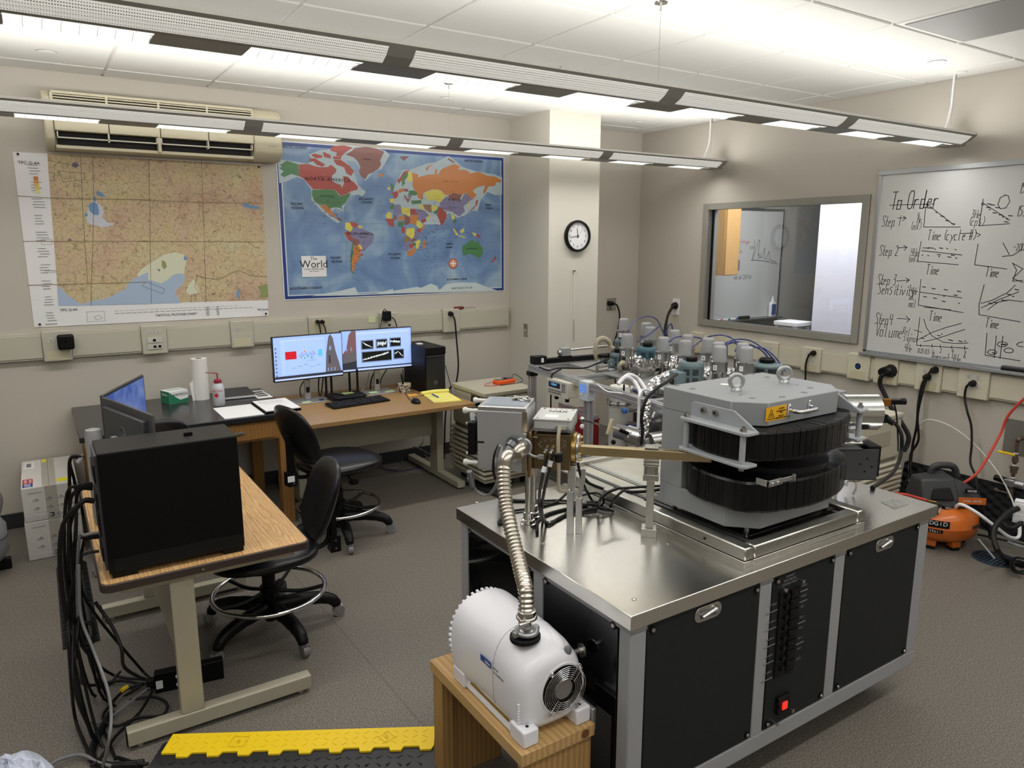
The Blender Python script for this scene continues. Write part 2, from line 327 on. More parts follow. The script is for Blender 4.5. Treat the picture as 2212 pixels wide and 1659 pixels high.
# ================================================================ pendant lamps
LOUV=mat('lit louver',(235,235,235),.6,emit=(255,253,246),es=.62); TRAY=mat('lit lamp tray',(250,250,250),.6,emit=(255,253,246),es=1.15)
BODY=mat('pendant aluminium body',(146,144,138),.45,.15); LIP=mat('pendant pale rim',(205,203,196),.45)
PERFL=patmat('lit perforated diffuser',(236,234,228),(90,88,86),150,.55,0,thr=.30)
for n_ in PERFL.node_tree.nodes:
    if n_.type=='VALTORGB': PERFL.node_tree.links.new(n_.outputs[0],PERFL.node_tree.nodes['Principled BSDF'].inputs['Emission Color'])
PERFL.node_tree.nodes['Principled BSDF'].inputs['Emission Strength'].default_value=.52
def pendant(name,yc,label,zb,x0=-1.45,x1=4.93):
    t=thing(name,label,'pendant light',(1.7,yc,zb)); W=.145
    # shallow wing section: rim high, bottom flat
    half=[(-.062,0),(-.07,.003),(-.074,.005),(-.108,.022),(-.134,.045),(-W,.054),(-W+.004,.066),(-W+.016,.066)]
    b=MB(); segs=[x0+.0+i for i in (0,)]
    def strip(bm,a,bx,pts,mi=0):
        for s in (1,-1):
            for k in range(len(pts)-1):
                (y1,z1),(y2,z2)=pts[k],pts[k+1]; bm.poly([(a,yc+s*y1,zb+z1),(bx,yc+s*y1,zb+z1),(bx,yc+s*y2,zb+z2),(a,yc+s*y2,zb+z2)],mi)
    xe=x1-.07
    strip(b,x0,xe,half[:3]); strip(b,x0,xe,half[4:6])
    b2=MB(); strip(b2,x0,xe,half[5:])
    # tapered ends
    for xa,xb in ((xe,x1),):
        N=6
        for s in (1,-1):
            for k in range(len(half)-1):
                for q in range(N):
                    fa,fb=q/N,(q+1)/N; sa,sb=math.cos(fa*PI/2)*.45+.55,math.cos(fb*PI/2)*.45+.55
                    (y1,z1),(y2,z2)=half[k],half[k+1]; A=xa+(xb-xa)*math.sin(fa*PI/2); B=xa+(xb-xa)*math.sin(fb*PI/2)
                    zz=lambda z,f: z+(.062-z)*f*.5*(z<.062)
                    b.poly([(A,yc+s*y1*sa,zb+zz(z1,fa)),(B,yc+s*y1*sb,zb+zz(z1,fb)),(B,yc+s*y2*sb,zb+zz(z2,fb)),(A,yc+s*y2*sa,zb+zz(z2,fa))])
    b.box(x1-.012,x1+.002,yc-W*.55,yc+W*.55,zb+.03,zb+.07); b.box(xe,x1-.01,yc-.06,yc+.06,zb+.0,zb+.03)
    # perforated panels and body between them
    P0=1.15; per=1.262; edges=[]
    k=-3
    bb=MB()
    while P0+k*per<x1:
        a=max(x0,P0+k*per); e=min(P0+k*per+1.165,xe-.01)
        if e>a:
            pb=MB(); strip(pb,a,e,half[2:5]); pb.build('perforated_panel',PERFL,t,sharp=60); edges.append((a,e))
        k+=1
    last=x0
    for a,e in edges+[(xe,xe)]:
        if a>last+.001: strip(b,last,a,half[2:5])
        last=e
    # bottom: body floor with louver openings
    L0=.0; last=x0
    k=-3
    while L0+k*.6295<x1-.3:
        a=L0+k*.6295; e=a+.36; k+=1
        if a<x0: continue
        b.box(last,a,yc-.062,yc+.062,zb,zb+.004); last=e
        g=MB(); n=8
        for q in range(n+1):
            xx=a+.36*q/n
            for s in (-1,1):
                pass
            pts=[(-.062,0),(-.045,-.0),(0,.012),(.045,0),(.062,0),(.062,.03),(-.062,.03)]
            M=Matrix(((0,0,1,xx),(1,0,0,yc),(0,1,0,zb),(0,0,0,1)))
            g.prism(pts,-.0015,.0015,0,M)
        g.box(a,e,yc-.064,yc-.061,zb,zb+.03).box(a,e,yc+.061,yc+.064,zb,zb+.03)
        g.build('louver',LOUV,t,flat=True)
        MB().box(a,e,yc-.06,yc+.06,zb+.028,zb+.032).build('lamp_tray',TRAY,t,flat=True)
    b.box(last,xe,yc-.062,yc+.062,zb,zb+.004)
    b.build('body',BODY,t,sharp=50); b2.build('rim',LIP,t)
    MB().box(x0,xe,yc-.1,yc+.1,zb+.033,zb+.036).build('upper_reflector',WHITEM,t,flat=True)
    for xx in (1.74,):
        MB().box(xx,xx+.004,yc-W-.0006,yc-W+.012,zb+.052,zb+.0665).build('joint',mat('joint line',(190,188,182),.5),t)
    for xx in (2.38,-.2):
        MB().cyl((xx,yc,zb+.03),(xx,yc,ZCEIL-.03),.0011,n=6).cyl((xx,yc,ZCEIL-.035),(xx,yc,ZCEIL-.003),.005,n=8).lathe((xx,yc,ZCEIL-.003),[(.03,0),(.028,-.004)],16).build('suspension_cable',STEEL,t)
    xx=4.84; MB().cyl((xx,yc,zb+.03),(xx,yc,ZCEIL-.03),.0011,n=6).cyl((xx,yc,ZCEIL-.04),(xx,yc,ZCEIL-.003),.006,n=8).build('suspension_cable',STEEL,t)
    MB().lathe((xx-.01,yc,ZCEIL-.002),[(.065,0),(.063,-.006),(.02,-.01)],24).build('ceiling_rose',WHITEM,t)
    MB().tube([(xx-.02,yc,ZCEIL-.01),(xx-.02,yc+.0,ZCEIL-.1),(xx-.03,yc-.005,ZCEIL-.2),(xx-.075,yc-.01,zb+.11),(xx-.1,yc,zb+.05)],.006,8).build('supply_cord',WHITE,t)
    # the tubes: two angled up and outwards (batwing optics), one facing down
    for up,dy,ang in ((1,.05,PI-.95),(1,-.05,PI+.95),(0,0,0)):
        l=bpy.data.lights.new('tube',"AREA"); l.shape='RECTANGLE'; l.size=x1-x0-.15; l.size_y=.09; l.energy=(UP_W if up else DOWN_W); l.color=LAMPCOL
        lo=bpy.data.objects.new('lamp_tube',l); COL.objects.link(lo); lo.parent=t
        lo.location=Vector(((x0+x1)/2,yc+dy,zb+(.085 if up else -.003)))-t.location; lo.rotation_euler=(ang,0,0)
        if not up: l.spread=math.radians(150)
    return t
pendant('pendant_lamp',2.50,'long pale grey pendant lamp nearest the camera, with perforated sides and louvers',2.376)
pendant('pendant_lamp',4.43,'long pale grey pendant lamp farther away, in front of the air conditioner',2.395)
pendant('pendant_lamp',.57,'long grey pendant lamp behind the camera, nothing of it in view',2.376)
pendant('pendant_lamp',-1.36,'long grey pendant lamp at the rear of the room, out of view',2.376)
# ================================================================ the next room, seen through the window
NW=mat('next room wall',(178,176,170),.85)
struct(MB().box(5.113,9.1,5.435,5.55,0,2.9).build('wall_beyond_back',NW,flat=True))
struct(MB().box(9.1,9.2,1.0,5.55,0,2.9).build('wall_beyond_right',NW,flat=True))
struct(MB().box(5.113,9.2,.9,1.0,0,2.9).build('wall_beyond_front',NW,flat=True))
struct(MB().box(5.113,9.2,.9,5.55,2.85,2.95).build('ceiling_beyond',WHITEM,flat=True))
t=thing('added_ceiling_light','unseen ceiling panel added to light the room beyond the window','light',(5.7,4.1,2.84))  # unseen lamp, added to brighten the next room and its white panel
MB().box(5.4,6.0,3.2,4.8,2.83,2.845).build('diffuser',mat('added lit panel',(250,250,250),.5,emit=(255,252,245),es=3),t)
l=bpy.data.lights.new('panel','AREA'); l.shape='RECTANGLE'; l.size=.6; l.size_y=1.6; l.energy=NEXT_W; lo=bpy.data.objects.new('added_panel_lamp',l); COL.objects.link(lo); lo.parent=t; lo.location=(0,0,-.03)
t=thing('whiteboard','smaller whiteboard with faint peak sketch, hung in the room beyond the window','whiteboard',(6.5,5.42,.94))
WB=mat('whiteboard enamel',(200,200,198),.18,spec=.5); WB2=mat('dull whiteboard',(200,201,200),.3)
MB().box(5.5,7.12,5.405,5.43,.97,2.14).build('board',WB2,t); MB().box(5.49,7.14,5.40,5.43,2.13,2.16).box(7.11,7.14,5.4,5.43,.95,2.14).box(5.49,7.14,5.33,5.43,.945,.965).build('frame',ALUM,t,bevel=.002)
F=lambda x,z: (x,5.4035,z)
b=MB()
for s in ([(6.665,1.816),(6.666,1.719),(6.636,1.594),(6.643,1.605)],[(6.651,1.616),(6.691,1.719),(6.731,1.822),(6.749,1.806),(6.730,1.664),(6.750,1.626),(6.791,1.636)],[(6.792,1.625),(6.840,1.740),(6.841,1.652),(6.835,1.619),(6.870,1.613),(6.913,1.696),(6.940,1.602),(7.047,1.578)],[(6.627,1.605),(6.830,1.592),(7.076,1.555)]): b.ribbon(s,.008,F)
b.build('peak_sketch',GREYP,t)
text('writing','100',.05,frame(F(6.62,1.735),(1,0,0),(0,0,1)),GREYP,t); text('writing','41',.05,frame(F(6.76,1.66),(1,0,0),(0,0,1)),GREYP,t); text('writing','21',.05,frame(F(6.9,1.60),(1,0,0),(0,0,1)),GREYP,t)
text('writing','et al 2016',.07,frame(F(6.5,1.42),(1,0,0),(0,0,1)),GREYP,t); text('red_writing','centrifuge',.06,frame(F(6.46,1.80),(1,0,0),(0,0,1)),mat('faded red ink',(196,130,130),.6),t); text('red_writing','balance',.06,frame(F(6.38,1.70),(1,0,0),(0,0,1)),MATS['faded red ink'],t)
t=thing('cleaner_bottle','white and blue spray cleaner bottle on the tray of the far whiteboard','bottle',(6.98,5.36,.966))
MB().box(6.94,7.02,5.34,5.385,.966,1.13).build('body',WHITE,t,bevel=.012); MB().box(6.945,7.015,5.338,5.34,.99,1.11).build('label_print',BLUEP,t); MB().cyl((6.98,5.362,1.13),(6.98,5.362,1.2),.02,.006,12).build('cap',WHITE,t)
tag(MB().box(6.42,6.58,5.335,5.37,.966,1.0).build('eraser',BLACKM,bevel=.005),'dark eraser lying on the tray of the far whiteboard','eraser')
for i,(x,c) in enumerate(((5.95,REDP),(6.1,REDP),(6.22,WHITE),(6.34,BLUEP))):
    t=tag(MB().cyl((x-.055,5.36,.977),(x+.03,5.36,.977),.009,n=10).cyl((x+.03,5.36,.977),(x+.06,5.36,.977),.0095,n=10,mi=1).build('marker',[WHITE if i!=2 else WHITE,c if i!=2 else GREEN]),['leftmost red capped marker on the far whiteboard tray','second red capped marker on the far whiteboard tray','green capped marker on the far whiteboard tray','blue capped marker beside the eraser on the far tray'][i],'marker','markers on the far whiteboard tray')
t=thing('wall_cabinet','honey coloured wooden wall cabinet at the left of the room beyond the window','cabinet',(6.1,5.2,1.42))
W2=woodmat('pale maple',(186,146,92),(202,162,108),12,2,.45)
MB().box(5.72,5.925,5.0,5.4,1.47,2.5).build('body',W2,t,bevel=.003); MB().box(5.725,5.92,4.982,5.0,1.475,2.5).build('door',W2,t,bevel=.003); MB().box(5.91,5.93,4.975,4.985,1.52,1.62).build('hinge',ALUM,t)
t=thing('white_cabinet','tall white cabinet panel filling the right half of the window view','cabinet',(6.6,3.8,0))
MB().box(6.22,6.9,3.2,4.32,.06,2.6).build('body',mat('cool white panel',(214,214,228),.3),t,bevel=.005); MB().box(6.24,6.9,3.25,4.28,0,.06).build('plinth',BLACKM,t)
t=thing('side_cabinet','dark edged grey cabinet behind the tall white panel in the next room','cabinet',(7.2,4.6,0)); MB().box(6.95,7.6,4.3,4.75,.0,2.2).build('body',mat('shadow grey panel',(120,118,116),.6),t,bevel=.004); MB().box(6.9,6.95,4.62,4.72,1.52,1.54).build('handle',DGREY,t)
t=thing('bench','dark topped bench standing behind the window in the next room','bench',(6.6,4.6,0))
MB().box(5.6,6.9,4.33,5.3,.82,.86).build('top',BLACKM,t,bevel=.004); MB().box(5.65,6.85,4.4,5.25,0,.82).build('body',DGREY,t)
t=thing('white_stand','white plastic stand with clear sides on the bench beyond the window','stand',(6.2,4.4,.86))
MB().box(6.05,6.3,4.36,4.62,1.0,1.04).build('top',WHITE,t,bevel=.005); MB().box(6.06,6.09,4.38,4.41,.86,1.0).box(6.06,6.09,4.58,4.61,.86,1.0).box(6.26,6.29,4.38,4.41,.86,1.0).build('legs',WHITE,t); MB().box(6.07,6.28,4.42,4.425,.87,1.0).build('clear_side',CLEARP,t)
# ================================================================ air conditioner
t=thing('air_conditioner','wide beige wall air conditioner with louvered grille above the topographic map','air conditioner',(.835,YW,2.34)); Y1,Y0=YW,YW-.2
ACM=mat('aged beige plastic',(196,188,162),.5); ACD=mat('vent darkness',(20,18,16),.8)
x0,x1=.14,1.52
M=Matrix(((0,0,1,0),(1,0,0,0),(0,1,0,0),(0,0,0,1)))
sec=[(Y1,2.67),(Y1,2.34),(Y0+.07,2.34),(Y0+.01,2.385),(Y0,2.40),(Y0,2.62),(Y0+.04,2.67)]
MB().prism([(Y1,2.67),(Y1,2.36),(Y0+.07,2.36),(Y0+.07,2.5),(Y0+.012,2.5),(Y0+.012,2.655),(Y0+.04,2.66)],x0+.05,x1-.19,0,M).build('body',ACM,t,bevel=.004)
MB().prism(sec,x0,x0+.05,0,M).build('end_cover',ACM,t,bevel=.012,seg=3); MB().prism(sec,x1-.19,x1,0,M).build('end_cover',ACM,t,bevel=.012,seg=3)
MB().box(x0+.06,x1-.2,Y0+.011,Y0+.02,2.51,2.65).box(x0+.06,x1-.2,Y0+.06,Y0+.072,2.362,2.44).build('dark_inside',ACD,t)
q=None
for i in range(9):
    z=2.516+i*.0152
    if q is None: q=MB().box(x0+.05,x1-.19,Y0-.004,Y0+.011,z,z+.0065).build('grille_slat',ACM,t,flat=True); base=z
    else: o=q.copy(); COL.objects.link(o); o.location=(0,0,z-base)
b=MB()
for i in range(5):
    x=x0+.05+(x1-.19-x0-.05)*i/4; b.box(x-.006,x+.006,Y0-.006,Y0+.01,2.51,2.652)
b.box(x0+.05,x1-.19,Y0-.005,Y0+.012,2.648,2.662).build('grille_frame',ACM,t)
b=MB()
for i in range(4):
    a=x0+.05+(x1-.24-x0)*i/4; b.box(a+.002,a+(x1-.24-x0)/4-.002,Y0-.004,Y0+.04,2.44,2.502)
b.build('front_panel',ACM,t,bevel=.004)
b=MB()
for a,e in ((x0+.06,x0+.6),(x0+.62,x1-.2)): b.box(a,e,Y0+.0,Y0+.004,2.398,2.405).box(a,a+.006,Y0,Y0+.05,2.40,2.435).box(e-.006,e,Y0,Y0+.05,2.40,2.435).box((a+e)/2-.004,(a+e)/2+.004,Y0,Y0+.05,2.39,2.44)
b.build('air_vane',mat('pale vane',(206,202,186),.45),t)
MB().box(x0+.05,x1-.19,Y0+.03,Y1,2.342,2.362).box(x0+.6,x0+.62,Y0,Y0+.06,2.35,2.44).build('lower_lip',ACM,t,bevel=.004)
MB().box(x1-.165,x1-.02,Y0-.002,Y0,2.415,2.45).build('badge_plate',mat('badge beige',(184,176,150),.5),t,bevel=.001)
text('lettering','Mr.SLIM',.017,frame((x1-.07,Y0-.0025,2.432),(1,0,0),(0,0,1)),GREYP,t)
# ================================================================ topographic chart
t=thing('topographic_chart','folded paper topographic chart in orange and tan relief, tacked left of the world map','map',(.69,YW,1.27))
def wfn(y): return lambda x,z:(x,y,z)
def flatpoly(b,pts,y,mi=0): b.poly([(p[0],y,p[1]) for p in pts],mi)
random.seed(4)
MB().add([(-.031,YW-.003,2.322),(1.42,YW-.003,2.332),(1.404,YW-.004,1.268),(-.031,YW-.004,1.272),(-.031,YW-.001,2.322),(1.42,YW-.001,2.332),(1.404,YW-.001,1.268),(-.031,YW-.001,1.272)],[(0,1,2,3),(4,5,6,7),(0,1,5,4),(1,2,6,5),(2,3,7,6),(3,0,4,7)]).build('sheet',PAPER,t,flat=True)
def reliefmat():
    m=bpy.data.materials.new('relief map print'); m.use_nodes=True; nt=m.node_tree; b=nt.nodes['Principled BSDF']; b.inputs['Roughness'].default_value=.7; L=nt.links.new
    tc=nt.nodes.new('ShaderNodeTexCoord'); n=nt.nodes.new('ShaderNodeTexNoise'); n.inputs['Scale'].default_value=3.2; n.inputs['Detail'].default_value=8; n.inputs['Roughness'].default_value=.62; L(tc.outputs['Object'],n.inputs[0])
    r=nt.nodes.new('ShaderNodeValToRGB'); e=r.color_ramp.elements; e[0].position=.33; e[0].color=(*lin((208,200,166)),1); e[1].position=.72; e[1].color=(*lin((184,148,122)),1)
    for p,c in ((.45,(208,190,148)),(.55,(206,182,152)),(.63,(198,168,142))): q=e.new(p); q.color=(*lin(c),1)
    L(n.outputs[0],r.inputs[0]); prev=r.outputs[0]
    for s,th,c,st in ((24,.0022,(84,70,54),.55),(70,.003,(120,90,60),.3),(9,.0016,(70,58,48),.5)):
        v=nt.nodes.new('ShaderNodeTexVoronoi'); v.feature='DISTANCE_TO_EDGE'; v.inputs['Scale'].default_value=s
        nn=nt.nodes.new('ShaderNodeTexNoise'); nn.inputs['Scale'].default_value=s*.7; ad=nt.nodes.new('ShaderNodeMixRGB'); ad.blend_type='ADD'; ad.inputs[0].default_value=.12; L(tc.outputs['Object'],nn.inputs[0]); L(tc.outputs['Object'],ad.inputs[1]); L(nn.outputs['Color'],ad.inputs[2]); L(ad.outputs[0],v.inputs[0])
        lt=nt.nodes.new('ShaderNodeMath'); lt.operation='LESS_THAN'; lt.inputs[1].default_value=th*s*.45; L(v.outputs['Distance'],lt.inputs[0])
        ml=nt.nodes.new('ShaderNodeMath'); ml.operation='MULTIPLY'; ml.inputs[1].default_value=st; L(lt.outputs[0],ml.inputs[0])
        mx=nt.nodes.new('ShaderNodeMixRGB'); mx.inputs[2].default_value=(*lin(c),1); L(ml.outputs[0],mx.inputs[0]); L(prev,mx.inputs[1]); prev=mx.outputs[0]
    L(prev,b.inputs['Base Color']); return m
b=MB(); flatpoly(b,[(0.145,2.324),(1.422,2.324),(1.405,1.382),(0.113,1.400)],YW-.0045); b.build('relief_print',reliefmat(),t,flat=True)
SEA=mat('pale sea print',(164,182,206),.7); LAKE=mat('lake print',(112,148,190),.7); SALT=mat('salt flat print',(198,200,210),.7); PLAIN=mat('coastal plain print',(208,210,184),.7); MG=mat('forest print',(140,150,96),.7)
b=MB()
flatpoly(b,[(0.117,1.525),(0.139,1.503),(0.165,1.468),(0.210,1.424),(0.245,1.405),(0.297,1.424),(0.373,1.432),(0.441,1.465),(0.495,1.493),(0.526,1.543),(0.574,1.570),(0.639,1.598),(0.621,1.388),(0.332,1.394),(0.110,1.400)],YW-.0055)
flatpoly(b,[(0.582,1.570),(0.620,1.555),(0.712,1.523),(0.755,1.544),(0.785,1.573),(0.821,1.587),(0.859,1.579),(0.861,1.541),(0.843,1.511),(0.806,1.482),(0.794,1.460),(0.821,1.387),(0.566,1.391)],YW-.0056)
b.build('sea_print',SEA,t,flat=True)
b=MB(); flatpoly(b,[(0.584,1.592),(0.612,1.613),(0.648,1.649),(0.699,1.685),(0.749,1.714),(0.812,1.728),(0.866,1.713),(0.884,1.676),(0.865,1.616),(0.856,1.579),(0.821,1.588),(0.785,1.573),(0.752,1.544),(0.712,1.523),(0.620,1.555),(0.582,1.572)],YW-.0052); flatpoly(b,[(0.860,1.458),(0.878,1.503),(0.917,1.547),(0.935,1.501),(0.949,1.451),(0.894,1.434)],YW-.0052)
flatpoly(b,[(0.644,1.649),(0.612,1.628),(0.576,1.592),(0.574,1.570),(0.639,1.597)],YW-.0054); b.build('plain_print',PLAIN,t,flat=True)
b=MB(); flatpoly(b,[(0.362,2.081),(0.374,2.072),(0.386,2.038),(0.409,2.018),(0.418,1.983),(0.406,1.948),(0.431,1.917),(0.469,1.916),(0.461,1.900),(0.396,1.884),(0.373,1.896),(0.330,1.905),(0.314,1.933),(0.326,1.988),(0.339,2.029),(0.362,2.051)],YW-.0052); b.build('salt_print',SALT,t,flat=True)
b=MB()
for P in ([(0.368,2.044),(0.385,2.031),(0.391,1.989),(0.385,1.962),(0.360,1.963),(0.338,1.988),(0.334,2.016),(0.346,2.036)],[(0.393,2.117),(0.417,2.100),(0.439,2.074),(0.427,2.077),(0.387,2.082)],[(0.362,2.083),(0.382,2.065),(0.377,2.044),(0.365,2.051)],[(0.313,1.981),(0.326,1.964),(0.322,1.952),(0.308,1.957)],[(1.284,2.071),(1.328,2.049),(1.397,2.036),(1.392,2.024),(1.327,2.026),(1.275,2.040)],[(1.206,1.465),(1.225,1.461),(1.203,1.430),(1.220,1.398),(1.194,1.407),(1.187,1.438)],[(0.869,1.702),(0.889,1.687),(0.877,1.672),(0.863,1.676)]): flatpoly(b,P,YW-.0058)
b.build('lake_print',LAKE,t,flat=True)
b=MB()
for P in ([(0.728,1.678),(0.751,1.663),(0.756,1.633),(0.740,1.615),(0.725,1.633)],[(1.338,1.481),(1.410,1.498),(1.412,1.406),(1.348,1.396),(1.359,1.440)]):
    b=MB(); flatpoly(b,P,YW-.0057); b.build('forest_print',MG,t,flat=True)
b=MB(); fn=lambda x,z:(x,YW-.006,z)
for P in ([(0.193,2.222),(0.335,2.216),(0.329,2.179),(0.213,2.157),(0.193,2.222)],[(0.139,2.210),(0.169,2.214),(0.167,2.168),(0.140,2.164)],[(0.266,2.150),(0.294,2.151),(0.293,2.137),(0.264,2.135),(0.266,2.150)],[(0.619,1.536),(0.730,1.485),(0.717,1.452),(0.596,1.508),(0.619,1.536)],[(0.941,1.577),(0.920,1.494),(0.945,1.447),(0.894,1.441),(0.887,1.396)],[(0.940,1.573),(0.996,1.549),(1.083,1.539),(1.169,1.583),(1.222,1.598),(1.304,1.557),(1.413,1.552)],[(0.386,2.330),(0.369,2.058),(0.288,1.392)],[(0.143,2.282),(0.244,2.268),(0.315,2.259)],[(0.320,2.306),(0.299,1.960),(0.284,1.549)],[(0.705,2.322),(0.640,1.391)],[(1.026,2.333),(1.004,1.795),(0.984,1.384)]): b.ribbon(P,.0022,fn)
b.build('line_print',mat('faint black print',(84,76,66),.7),t,flat=True)
b=MB()
for P in ([(0.275,2.276),(0.293,2.281),(0.307,2.265),(0.290,2.244),(0.267,2.256)],[(0.202,1.811),(0.218,1.818),(0.221,1.801),(0.204,1.800)],[(0.693,1.619),(0.713,1.615),(0.708,1.600)],[(1.025,1.448),(1.047,1.443),(1.035,1.428)]): flatpoly(b,P,YW-.0058)
b.build('town_print',mat('town print',(110,104,124),.7),t,flat=True)
fold=mat('paper fold shade',(150,132,106),.8); b=MB()
for P in ([(-0.033,2.068),(0.141,2.059),(0.679,2.066)],[(0.624,2.064),(1.034,2.058),(1.410,2.065)],[(-0.036,1.799),(0.656,1.800)],[(0.602,1.800),(1.409,1.797)],[(-0.035,1.534),(0.118,1.534),(0.634,1.534)]): b.ribbon(P,.0035,lambda x,z:(x,YW-.0075,z))
b.build('fold_crease',fold,t,flat=True)
b=MB()
for k in range(58):
    u=20+(120+random.uniform(0,50)+k*2.3)/4.147; z0=2.25-k*.0165
    if k%6<4: b.ribbon([(.035+random.uniform(0,.01),z0),(.035+random.uniform(.04,.07),z0)],.003,fn)
for k in range(26): b.ribbon([(.42+k*.034,1.335+.001*(k%3)),(.42+k*.034+.024,1.335)],.0025,fn); b.ribbon([(.42+k*.03,1.352),(.42+k*.03+.02,1.352)],.0016,fn)
for k in range(9): b.ribbon([(.98,1.35-k*.007),(1.0,1.35-k*.007)],.0025,fn); b.ribbon([(1.05,1.35-k*.007),(1.065,1.35-k*.007)],.0025,fn)
b.ribbon([(.06,1.81),(.115,1.81),(.115,1.78),(.06,1.78),(.06,1.81)],.0015,fn); b.ribbon([(.065,1.62),(.12,1.62),(.12,1.61),(.065,1.61),(.065,1.62)],.0015,fn); b.ribbon([(.26,1.355),(.36,1.355),(.36,1.29),(.26,1.29),(.26,1.355)],.0015,fn); b.ribbon([(.30,1.32),(.33,1.33),(.345,1.31),(.31,1.30),(.30,1.32)],.002,fn)
for k in range(22): b.ribbon([(.03+k*.003,1.283),(.03+k*.003,1.291)],.0015,fn)
b.build('small_print',GREYP,t,flat=True,kind='stuff')
b=MB(); 
for k,c in enumerate(range(5)): b.box(.06,.083,YW-.0065,YW-.005,2.165-k*.02,2.185-k*.02,k)
b.build('elevation_key',[mat('key%d'%k,c,.7) for k,c in enumerate(((196,120,60),(214,150,80),(222,178,100),(226,206,120),(220,222,150)))],t,flat=True)
for s,x,z,sz in (('TPC G-4A',.045,2.262,.026),('TPC G-4A',.165,1.372,.022),('TACTICAL PILOTAGE CHART',.79,1.31,.02),('TPC G-4A',1.365,1.315,.018)): text('lettering',s,sz,frame((x,YW-.0065,z),(1,0,0),(0,0,1)),INK,t)
for x,z in ((-.005,2.31),(1.40,2.31),(.0,1.29),(1.385,1.285)):
    MB().cyl((x,YW-.002,z),(x,YW-.014,z),.006,.007,12).build('push_pin',BLACK,t)
# ================================================================ world map
t=thing('world_map','large laminated world map with blue border hung right of the chart','map',(2.475,YW,1.37)); 
MX0,MX1,MZ0,MZ1=1.522,3.436,1.374,2.50
BORD=mat('navy blue border print',(34,58,126),.35); 
MB().box(MX0,MX1,YW-.004,YW-.001,MZ0,MZ1).build('sheet',mat('map sheet white',(214,218,222),.3),t,flat=True)
MB().box(MX0+.008,MX1-.008,YW-.0048,YW-.004,MZ0+.008,MZ1-.008).build('border_print',BORD,t,flat=True)
MB().box(MX0+.03,MX1-.03,YW-.0052,YW-.0048,MZ0+.03,MZ1-.03).build('border_line_print',mat('light border print',(198,208,218),.3),t,flat=True)
def oceanmat():
    m=bpy.data.materials.new('ocean print'); m.use_nodes=True; nt=m.node_tree; b=nt.nodes['Principled BSDF']; b.inputs['Roughness'].default_value=.32; L=nt.links.new
    tc=nt.nodes.new('ShaderNodeTexCoord'); n=nt.nodes.new('ShaderNodeTexNoise'); n.inputs['Scale'].default_value=3.5; n.inputs['Detail'].default_value=7; n.inputs['Distortion'].default_value=.8; L(tc.outputs['Object'],n.inputs[0])
    r=nt.nodes.new('ShaderNodeValToRGB'); e=r.color_ramp.elements; e[0].position=.3; e[0].color=(*lin((92,118,164)),1); e[1].position=.72; e[1].color=(*lin((158,182,200)),1); q=e.new(.5); q.color=(*lin((114,144,182)),1)
    L(n.outputs[0],r.inputs[0]); L(r.outputs[0],b.inputs['Base Color']); return m
MB().box(MX0+.038,MX1-.038,YW-.0056,YW-.0052,MZ0+.038,MZ1-.03).build('ocean_print',oceanmat(),t,flat=True)
MC={'r':(176,66,56),'g':(66,128,72),'o':(206,120,50),'y':(218,206,70),'p':(122,116,158),'m':(140,84,76),'b':(150,112,76),'w':(190,204,206),'c':(168,188,196)}
mp={k:mat('map colour '+k,tuple(c*.82+.18*(sum(v)/3)+4 for c in v),.35) for k,v in MC.items()}
